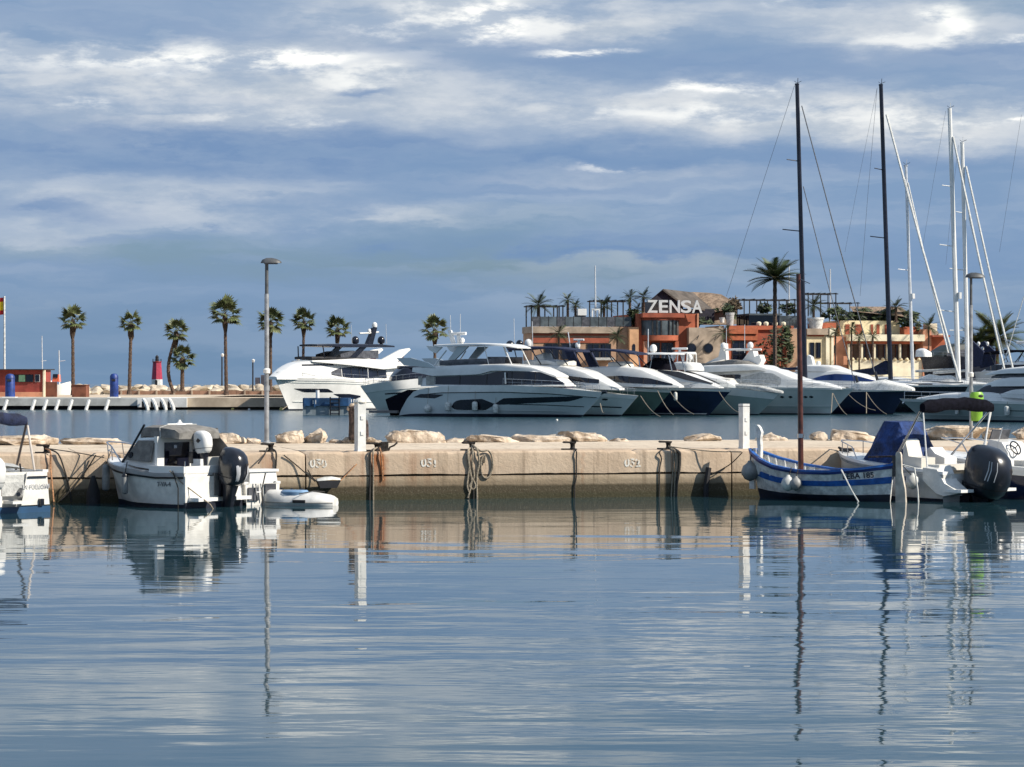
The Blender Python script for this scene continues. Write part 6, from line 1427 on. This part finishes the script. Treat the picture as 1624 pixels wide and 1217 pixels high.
b.mb('bench', GEL2, lambda m: m.box((.2, -.35, 1.0), (.3, .9, .26)))
b.mb('step_panel', GEL, lambda m: (m.box((.30, .0, .98), (.3, .5, .22)), m.box((.12, -.45, .96), (.12, .3, .3))))
ob = outboard(b.root, .0, -.22, .64, 1.16, mat('charcoal_cowling', (.018, .019, .026), .22, var=.3, coat=.4), 'tall dark outboard motor with silver side decal', tilt=.16)
ob2 = outboard(b.root, .42, .10, 1.24, .72, GEL, 'small auxiliary outboard with white cowling', tilt=-.1, stripe=False)
MB().prism([(-.30, .24), (-.22, .30), (-.16, .24), (-.22, .19)], .152, .162).build('emblem', BLKPL, ob2)
b.mb('motor_bracket', BLKPL, lambda m: (m.box((.44, .10, 1.12), (.12, .34, .26)), m.tube([(.44, .2, 1.0), (.44, .22, .85)], .025, 5), m.tube([(.44, 0, 1.0), (.44, -.04, .85)], .025, 5)))
hull_text(b, '7-VA-4', .20, .62, .14, mat('faded_lettering', (.24, .24, .24), .7))
w = b.wld(Vector((3.0, .42, 0)))
def near_fender(b, x, y, z0, z1, r, label, m=FENDW, ball=False, cap=None):
    w = b.wld(Vector((x, y, 0))); t = thing('fender', label, 'fender', (w.x, w.y, z0), b.rz); h = z1 - z0
    if ball: MB().lathe([(.02, 0), (r * .62, r * .25), (r * .97, r * .8), (r, r * 1.1), (r * .8, r * 1.7), (r * .35, r * 2.05), (r * .22, r * 2.3)], n=16).build('body', m, t)
    else: MB().lathe([(r * .3, 0), (r * .85, h * .05), (r, h * .12), (r, h * .86), (r * .85, h * .94), (r * .4, h)], n=14).build('body', m, t)
    if cap: MB().lathe([(r * 1.02, h * .86), (r * .9, h * .96), (r * .35, h * 1.1)], n=14).build('cap', cap, t)
    q = b.hy(x, .8); MB().tube([(0, 0, h), (0, (q - abs(y)) * math.copysign(1, y) * .8, h + .28)], .012, 5).build('line', ROPED, t)
GF = mat('fender_grey', (.30, .30, .29), .5, var=.15)
near_fender(b, 1.75, 1.05, .28, .74, .075, 'grey fender on the shaded side of the cabin boat', GF, cap=BLKPL)
near_fender(b, 3.02, .42, .30, .92, .09, 'pale fender hanging at the bow of the cabin boat', GF)
# rope from stern into water
def nrope(b, pts, r, m, label): o = MB().tube([b.wld(Vector(p)) for p in pts], r, 6).build('mooring_rope', m); tag(o, label, 'rope')
nrope(b, [(.4, .98, .84), (.1, .95, .60), (-.5, .62, .10), (-.75, .55, -.25)], .016, ROPE, 'tan rope slanting down across the white stern of the cabin boat')
nrope(b, [(.3, .99, .84), (.12, 1.0, .45), (.12, 1.0, -.15)], .014, ROPED, 'dark rope hanging down the hull corner of the cabin boat')

# ---------------- little open boat behind the outboard
b = NearBoat('open_boat', 'small white open boat partly hidden behind the dark outboard motor', (-5.75, 58.15), (-.66, .75), 1.05, 2.3)
open_hull(b, [(0, .50), (1.1, .52), (2.3, .72)], (0, 2.0), GELW, tm=.4, wf1=.1); open_interior(b, .3, GEL2); gunwale(b, GEL, .09, .04)
b.band('boot_stripe', -.05, .12, ANTI, .01)
b.mb('seat_box', GEL, lambda m: (m.box((.35, -.1, .62), (.5, .8, .28), top=.92), m.box((.35, -.1, .79), (.54, .84, .06)))); b.mb('transom_plate', SMOKE, lambda m: (m.box((-.03, -.2, .36), (.04, .3, .26)), m.box((-.03, .28, .26), (.04, .28, .3))))
b.mb('transom_ladder', CHROME, lambda m: (m.tube([(-.06, .1, .5), (-.06, .05, .1)], .014, 5), m.tube([(-.06, .24, .5), (-.06, .19, .1)], .014, 5), m.tube([(-.06, .1, .3), (-.06, .22, .3)], .012, 5)))
b.mb('swim_step', GEL, lambda m: m.box((-.12, -.3, .12), (.22, .3, .05))); b.mb('bow_cover', LGREYCAN, lambda m: m.rings([[(x, y, z) for y, z in ((.42 * w, .5 + .1 * w), (0, .70), (-.42 * w, .5 + .1 * w))] for x, w in ((.9, 1), (1.4, 1), (2.0, .5))], closed=False))
near_fender(b, .2, .62, .42, .66, .085, 'round red and white buoy hanging by the small open boat', mat('buoy_red', (.45, .05, .05), .5), ball=True)

# ---------------- kayak
b = NearBoat('kayak', 'flat white sit on top kayak with light blue seat well floating by the wall', (-4.05, 57.9), (-.97, .24), .82, 1.75)
ks = ((0, .55, .10, .16), (.12, .80, .16, .22), (.5, .98, .18, .28), (1.0, 1.0, .18, .31), (1.4, .8, .19, .33), (1.65, .45, .22, .33), (1.76, .12, .27, .32))
kr = []
for x, w, zs_, zt in ks:
    h = .40 * w; kr.append([(x, h * .75, -.08), (x, h, .05), (x, h * .98, zs_ * .7), (x, h * .80, zs_ + .05), (x, h * .5, zt), (x, h * .2, zt + .02), (x, -h * .2, zt + .02), (x, -h * .5, zt), (x, -h * .80, zs_ + .05), (x, -h * .98, zs_ * .7), (x, -h, .05), (x, -h * .75, -.08)])
b.mb('hull', mat('kayak_white', (.76, .74, .70), .45, var=.1), lambda m: m.rings(kr))
b.mb('rub_line', mat('kayak_line', (.3, .28, .25), .6), lambda m: m.tube([(x, .40 * w * 1.005, .07) for x, w, _, _ in ks], .012, 5))
b.mb('seat_well', KBLUE, lambda m: m.lathe([(.30, -.05), (.31, .05), (.27, .09), (.05, .085)], (.95, .10, .26), 14, 1.1, .75)); b.mb('scupper', BLKPL, lambda m: [m.ball((x, -.26, .36), (.04, .03, .02), 8, 5) for x in (.9, 1.15, 1.4)])
b.mb('strap', ROPED, lambda m: m.tube([(.75, .39, .27), (.5, .1, .33), (.35, -.25, .30)], .012, 5)); b.mb('hatch', RUBBER, lambda m: m.box((.75, .385, .10), (.30, .07, .07)))
nrope(b, [(1.55, .42, .75), (1.62, .45, .4), (1.6, .46, -.1)], .016, ROPED, 'dark rope hanging between the small open boat and the kayak')

# ---------------- boat at the left picture edge
b = NearBoat('motorboat', 'white motorboat cut by the picture edge, lettering on its bright transom', (-10.78, 54.6), (-.72, .69), 1.9, 3.2)
open_hull(b, [(0, .88), (1.2, .85), (3.2, 1.05)], (.05, 2.9), GELW, tm=.45, wf0=.92); open_interior(b, .4, GEL2); gunwale(b, GEL, .12, .04); b.band('boot_stripe', -.05, .14, mat('boot_blue', (.015, .07, .16), .5), .012)
b.mb('transom_panel', GELW, lambda m: m.rings([[(-.02, -.86, .16), (-.02, -.18, .16), (-.02, -.30, .86), (-.02, -.80, .86)], [(-.10, -.86, .16), (-.10, -.12, .16), (-.06, -.30, .88), (-.06, -.82, .88)]]))
b.mb('transom_panel', GELW, lambda m: m.box((-.05, .62, .5), (.08, .5, .72))); b.mb('vent_slot', BLKPL, lambda m: m.box((-.095, -.55, .77), (.03, .50, .03)))
b.mb('transom_stripe', mat('boot_blue', (.015, .07, .16), .5), lambda m: m.box((-.06, 0, .06), (.1, 1.75, .14))); b.mb('swim_step', GEL, lambda m: m.box((-.22, .1, .24), (.36, .42, .06)))
me = text_mesh('LA PULLOM', .135, .002, .002); me.materials.append(mat('pale_lettering', (.45, .45, .46), .6)); o = link('lettering', me, b.root, (-.112, -.50, .52)); o.rotation_euler = (rad(90), 0, rad(-90))
b.mb('motor_well', LGREYCAN, lambda m: (m.box((.18, .1, .62), (.4, .7, .4)), m.box((-.04, .1, .52), (.1, .6, .3)))); b.mb('hose', BLKPL, lambda m: m.tube([(-.1, -.1, .5), (-.3, .05, .38), (-.45, .2, .42)], .05, 7))
outboard(b.root, -.06, .82, .62, 1.0, GEL, 'dark outboard motor under a white cowling', tilt=.05, stripe=False); b.mb('cleat', BLKPL, lambda m: m.box((-.12, -.62, .22), (.1, .1, .14))); b.mb('rod_holder', BLKPL, lambda m: m.tube([(.1, -.25, .88), (.1, -.22, 1.06)], .02, 6))
b.mb('cockpit_cover', LGREYCAN, lambda m: m.rings([[(x, y, z) for y, z in ((.6, .95), (.2, 1.08 + h), (-.4, 1.0 + h), (-.6, .92))] for x, h in ((.15, -.05), (.6, .04), (1.2, .0))], closed=False))
def folded_bimini(b, x, y0, y1, z, m, legs, r=.10, fr=CHROME, light=CHROME, sagk=.06):
    n = 10; rr = []
    for i in range(n + 1):
        q = i / n; y = lerp(y0, y1, q); zz = z + sagk * math.sin(math.pi * q) * 1.3 + .012 * math.sin(q * 23); rx = r * (1 + .07 * math.sin(q * 11)) * (.7 if i in (0, n) else 1)
        rr.append([(x + rx * .8 * math.copysign(abs(math.cos(a)) ** .7, math.cos(a)), y, zz + rx * math.copysign(abs(math.sin(a)) ** .7, math.sin(a))) for a in [6.283 * j / 12 for j in range(12)]])
    b.mb('folded_bimini', m, lambda mm: mm.rings(rr))
    for i, (p, q, mm, rr_) in enumerate(legs): b.mb('bimini_leg', mm, lambda m_: m_.tube([p, q], rr_, 7))
folded_bimini(b, .35, -.55, 1.6, 1.98, NAVYCAN, [((.35, -.58, 1.95), (1.0, -.75, .9), mat('bronze_tube', (.12, .09, .08), .4), .028), ((.35, -.60, 1.88), (.12, -.62, .90), mat('pale_tube', (.7, .62, .55), .5), .024)], .13)

# ---------------- blue and white wooden boat
b = NearBoat('wooden_boat', 'blue and white wooden open boat with a brown mast and rudder', (9.03, 59.63), (-.755, .656), 1.62, 4.18)
sh = [(0, .88), (.6, .78), (1.4, .70), (2.2, .70), (3.0, .80), (3.6, .96), (4.1, 1.17)]
open_hull(b, sh, (.10, 3.80), WHITEPT, double=True); open_interior(b, .40, WHITEPT, .20, .05, .95)
b.band('boot_stripe', -.05, .20, ANTI, .012); b.band('blue_band', .50, .68, BLUEPT, .016); b.band('sheer_band', .90, 1.0, mat('deep_blue_paint', (.012, .03, .16), .4, var=.2), .022); gunwale(b, BLUEPT, .10, .035)
for i, t in enumerate((.66, .72, .78, .84, .89, .93)):
    q = b.S(t, 1.0); lo = b.S(t, .42); b.mb('rib', WHITEPT, lambda m: [m.tube([(q.x, s * (q.y - .075), q.z), (lo.x, s * max(.02, lo.y * .84 - .03), max(lo.z, .24))], .022, 5) for s in (1, -1)])
for x in (3.05, 1.9, .95): 
    t = min(.98, max(.02, x / 4.1)); q = b.S(t, .72); b.mb('thwart', WHITEPT, lambda m: m.box((x, 0, q.z), (.24, q.y * 1.86, .045)))
b.mb('stern_deck', LGREYCAN, lambda m: m.rings([[(x, y, b.S(x / 4.1, 1).z - .03), (x, 0, b.S(x / 4.1, 1).z + .01), (x, -y, b.S(x / 4.1, 1).z - .03)] for x, y in [(xx, max(.02, b.S(xx / 4.1, 1).y - .06)) for xx in (.1, .4, .8, 1.2)]], closed=False))
b.mb('stem_post', WHITEPT, lambda m: (m.rings([[(4.02, -.04, .2), (4.16, -.04, .2), (4.16, .04, .2), (4.02, .04, .2)], [(4.0, -.045, 1.2), (4.14, -.045, 1.2), (4.14, .045, 1.2), (4.0, .045, 1.2)]]),))
hd = b.wld(Vector((3.72, .05, 0)))
b.mb('stem_head', WHITEPT, lambda m: m.rings([[(x - w, -.05, z), (x + w, -.05, z), (x + w, .05, z), (x - w, .05, z)] for x, z, w in ((3.86, .75, .05), (3.86, 1.25, .05), (3.88, 1.45, .055), (3.86, 1.6, .07), (3.90, 1.72, .05), (3.95, 1.78, .03))]))
mx = 2.62; b.mb('mast', MASTBR, lambda m: m.tube([(mx, .04, .25), (mx + .02, .05, 3.0), (mx + .05, .08, wz(435, 61.4))], .07, 10, .055)); b.mb('mast_ring', CHROME, lambda m: m.lathe([(.085, 0), (.085, .10)], (mx + .01, .045, 1.48), 10)); b.mb('mast_step', WHITEPT, lambda m: m.box((mx, .04, .32), (.3, .3, .16)))
b.mb('yard', WIRE, lambda m: m.tube([(mx + .04, .08, 5.35), (mx - .3, .1, 5.22)], .012, 4))
rd = b.mb('rudder', mat('rudder_cream', (.62, .55, .46), .6, var=.15), lambda m: m.rings([[(-.06 - a, -.03, z), (-.06 - a2, -.03, z), (-.06 - a2, .03, z), (-.06 - a, .03, z)] for z, a, a2 in ((-.3, 0, .30), (.3, 0, .26), (.7, .0, .17), (1.12, .0, .15), (1.18, .02, .12))])); MB().box((-.02, 0, .85), (.08, .1, .5)).build('rudder_strap', BLKPL, rd)
b.mb('tiller', TIMBER, lambda m: m.tube([(-.1, 0, 1.08), (.7, .03, 1.05)], .022, 6))
hull_text(b, 'LEBA 185', .17, .72, .19, mat('name_lettering', (.03, .035, .06), .7))
near_fender(b, 2.35, .98, .22, .5, .17, 'white round fender at the middle of the blue and white boat', FENDW, ball=True); near_fender(b, 2.15, .94, .24, .5, .15, 'grey round fender close behind the white one on the blue and white boat', GF, ball=True)
near_fender(b, 3.95, .30, .40, .9, .22, 'big grey ball fender under the bow of the blue and white boat', GF, ball=True, cap=None); near_fender(b, -.12, -.62, .28, .6, .17, 'white ball fender behind the rudder of the wooden boat', FENDW, ball=True)
nrope(b, [(.95, .80, .76), (.55, .98, .3), (.3, 1.06, .03), (.4, 1.1, -.1)], .018, FENDW, 'white rope slanting from the wooden boat rail into the water')
nrope(b, [(.12, -.30, .90), (-.25, -.5, .80), (-.35, -.48, .3), (-.4, -.45, -.1)], .02, FENDW, 'white rope hanging behind the rudder of the wooden boat')

# ---------------- motorboat with bimini and blue cover
b = NearBoat('motorboat', 'white motorboat with blue covered console, folded black bimini and large black outboard', (10.92, 60.2), (-.64, .77), 2.05, 4.3)
open_hull(b, [(0, .66), (1.0, .74), (2.5, .86), (4.2, 1.06)], (.1, 3.8), GELW, tm=.5, p=2.2, wf0=.88); open_interior(b, .42, GEL2, .25); gunwale(b, GEL, .22, .05); b.band('rub_rail', .88, .94, LGREYCAN, .025); b.band('boot_stripe', -.05, .10, ANTI, .012)
b.mb('stern_quarter', GELW, lambda m: [m.rings([[(-.45, s * .95, .22), (-.45, s * .55, .22), (-.45, s * .55, .26), (-.45, s * .95, .26)], [(-.05, s * .99, .14), (-.05, s * .50, .14), (-.05, s * .50, .50), (-.05, s * .97, .44)], [(.18, s * 1.0, .2), (.18, s * .48, .2), (.18, s * .48, .86), (.18, s * .97, .76)], [(.6, s * 1.0, .5), (.6, s * .8, .5), (.6, s * .8, .84), (.6, s * .98, .80)]]) for s in (1, -1)])
b.mb('swim_platform', GEL, lambda m: [m.box((-.34, s * .78, .27), (.5, .46, .07)) for s in (1, -1)]); b.mb('transom_plate', GEL, lambda m: m.box((.02, 0, .38), (.06, 1.3, .5)))
b.mb('stern_bench', GEL2, lambda m: (m.box((.45, .1, .80), (.4, 1.4, .14)), m.box((.75, .1, .72), (.3, 1.2, .1))))
b.mb('seat', GEL2, lambda m: m.rings([[(x, .75, z), (x, .25, z), (x, .25, z2), (x, .75, z2)] for x, z, z2 in ((.85, .7, 1.02), (1.25, .7, 1.05), (1.36, .72, 1.42), (1.43, .9, 1.46))])); b.mb('seat', GEL, lambda m: m.rings([[(x, -.15, z), (x, -.6, z), (x, -.6, z2), (x, -.15, z2)] for x, z, z2 in ((.9, .75, 1.0), (1.2, .75, 1.1), (1.36, .8, 1.25), (1.45, .9, 1.2))]))
b.mb('console_cover', BLUECAN, lambda m: m.rings([[(x, .66 * w, .86), (x, .62 * w, lerp(.86, z, .55)), (x, .42 * w, z), (x, -.42 * w, z), (x, -.62 * w, lerp(.86, z, .55)), (x, -.66 * w, .86)] for x, w, z in ((1.45, 1.0, 1.02), (1.62, 1.02, 1.45), (1.85, 1, 1.86), (2.35, .96, 1.88), (2.65, .9, 1.5), (2.95, .8, 1.0))]))
b.mb('bow_rail', CHROME, lambda m: ([m.tube([(2.9, s * .78, .95), (3.1, s * .74, 1.24), (3.8, s * .36, 1.36), (4.12, 0, 1.38)], .016, 6) for s in (1, -1)], [m.tube([(x, s * y, 1.0), (x, s * y, z)], .013, 5) for s in (1, -1) for x, y, z in ((3.35, .62, 1.29), (3.75, .38, 1.35))]))
b.mb('foredeck', GEL, lambda m: m.rings([[(x, y, z), (x, 0, z + .04), (x, -y, z)] for x, y, z in ((2.9, .74, .93), (3.4, .55, .99), (4.1, .06, 1.07))], closed=False)); b.mb('anchor_roller', STEELD, lambda m: (m.box((3.95, 0, 1.14), (.4, .12, .08)), m.tube([(3.7, .2, 1.1), (4.0, .25, 1.2)], .03, 6)))
ob = outboard(b.root, -.04, .12, .34, 1.66, BLKPL, 'large glossy black outboard motor', tilt=.22, stripe=False, wide=1.14)
mb = MB(); kk = 1.66; wd = 1.14  # thin silver strips stand in for streak reflections on the black cowling
for a0 in (108, 117, 140):
    g = []
    for cz, cx, lx_, ly in ((.22, -.32, .297, .215), (.38, -.315, .30, .215), (.50, -.292, .272, .202)):
        row = []
        for q in range(3):
            an = rad(a0 + q * 1.6 + (cz - .3) * 40); ca, sa = math.cos(an), math.sin(an)
            row.append((cx * kk + lx_ * wd * 1.012 * kk * math.copysign(abs(ca) ** .62, ca), ly * wd * 1.012 * kk * abs(sa) ** .62, cz * kk))
        g.append(row)
    mb.rings(g, closed=False)
mb.split('decal', mat('silver_decal_glint', (.55, .55, .56), .3), ob)
b.mb('motor_cover_skirt', BLKMAT, lambda m: m.rings([[(-.62 + rx * math.cos(q), (.10 + ry * math.sin(q)), z) for q in [6.283 * i / 14 for i in range(14)]] for z, rx, ry in ((.02, .14, .12), (.14, .28, .24), (.26, .38, .34), (.40, .40, .36))]))
hull_text(b, 'LINE', .24, .58, .20, mat('name_lettering_blue', (.02, .03, .09), .7))
folded_bimini(b, .60, 1.0, -1.55, 2.22, BLKMAT, [((.6, 1.08, 2.14), (1.5, .98, .90), CHROME, .026), ((.66, .99, 2.14), (1.56, .99, .90), CHROME, .02), ((.58, 1.0, 2.10), (.45, 1.0, .80), GEL, .02), ((.6, -1.45, 2.14), (1.5, -.98, .95), CHROME, .026), ((.58, -1.45, 2.10), (.45, -1.0, .80), GEL, .022), ((.58, -1.5, 2.10), (.55, -1.0, .80), GEL, .016)], .155, sagk=.07)
# ---------------- boat with steering wheel at the right edge
b = NearBoat('motorboat', 'white open motorboat with steering console cut by the picture edge', (13.2, 61.2), (-.64, .77), 2.0, 3.6)
open_hull(b, [(0, .70), (1.0, .76), (3.6, 1.05)], (.1, 3.2), HNAVY, tm=.5, wf0=.88); open_interior(b, .4, GEL2); gunwale(b, GEL, .25, .06); b.band('topside', .80, 1.0, GEL, .02)
b.mb('console', GEL, lambda m: m.rings([[(x, .42, .4), (x, .40, z), (x, -.40, z), (x, -.42, .4)] for x, z in ((1.15, 1.1), (1.35, 1.36), (1.75, 1.42), (1.95, .9))]))
def wheel(m):
    c = Vector((1.12, .15, 1.22)); a1 = Vector((0, 1, 0)); a2 = Vector((.45, 0, .9)).normalized(); m.tube([c + a1 * .17 * math.cos(i * .3491) + a2 * .17 * math.sin(i * .3491) for i in range(19)], .02, 6)
    for i in range(3): m.tube([c, c + a1 * .17 * math.cos(i * 2.094 + .5) + a2 * .17 * math.sin(i * 2.094 + .5)], .014, 5)
b.mb('steering_wheel', BLKPL, wheel); b.mb('windscreen', SMOKE, lambda m: m.box((1.72, 0, 1.54), (.03, .7, .25), ry=-.35)); b.mb('seat', GEL2, lambda m: (m.box((.55, 0, .78), (.5, 1.2, .3)), m.box((.32, 0, .98), (.1, 1.2, .3))))
b.mb('bow_rail', CHROME, lambda m: [m.tube([(1.9, s * .9, .95), (2.2, s * .85, 1.30), (3.2, s * .4, 1.42), (3.6, 0, 1.42)], .018, 6) for s in (1, -1)]); b.mb('antenna', ALU, lambda m: m.tube([(1.5, .4, 1.2), (1.3, .42, 1.72)], .014, 5)); b.mb('fire_bottle', mat('signal_red', (.5, .03, .03), .5), lambda m: m.lathe([(.05, 0), (.06, .03), (.06, .18), (.02, .22)], (1.8, .5, 1.05), 10)); b.mb('foredeck', GEL, lambda m: m.rings([[(x, y, z), (x, 0, z + .05), (x, -y, z)] for x, y, z in ((2.0, .85, .9), (2.8, .66, .98), (3.5, .06, 1.06))], closed=False))
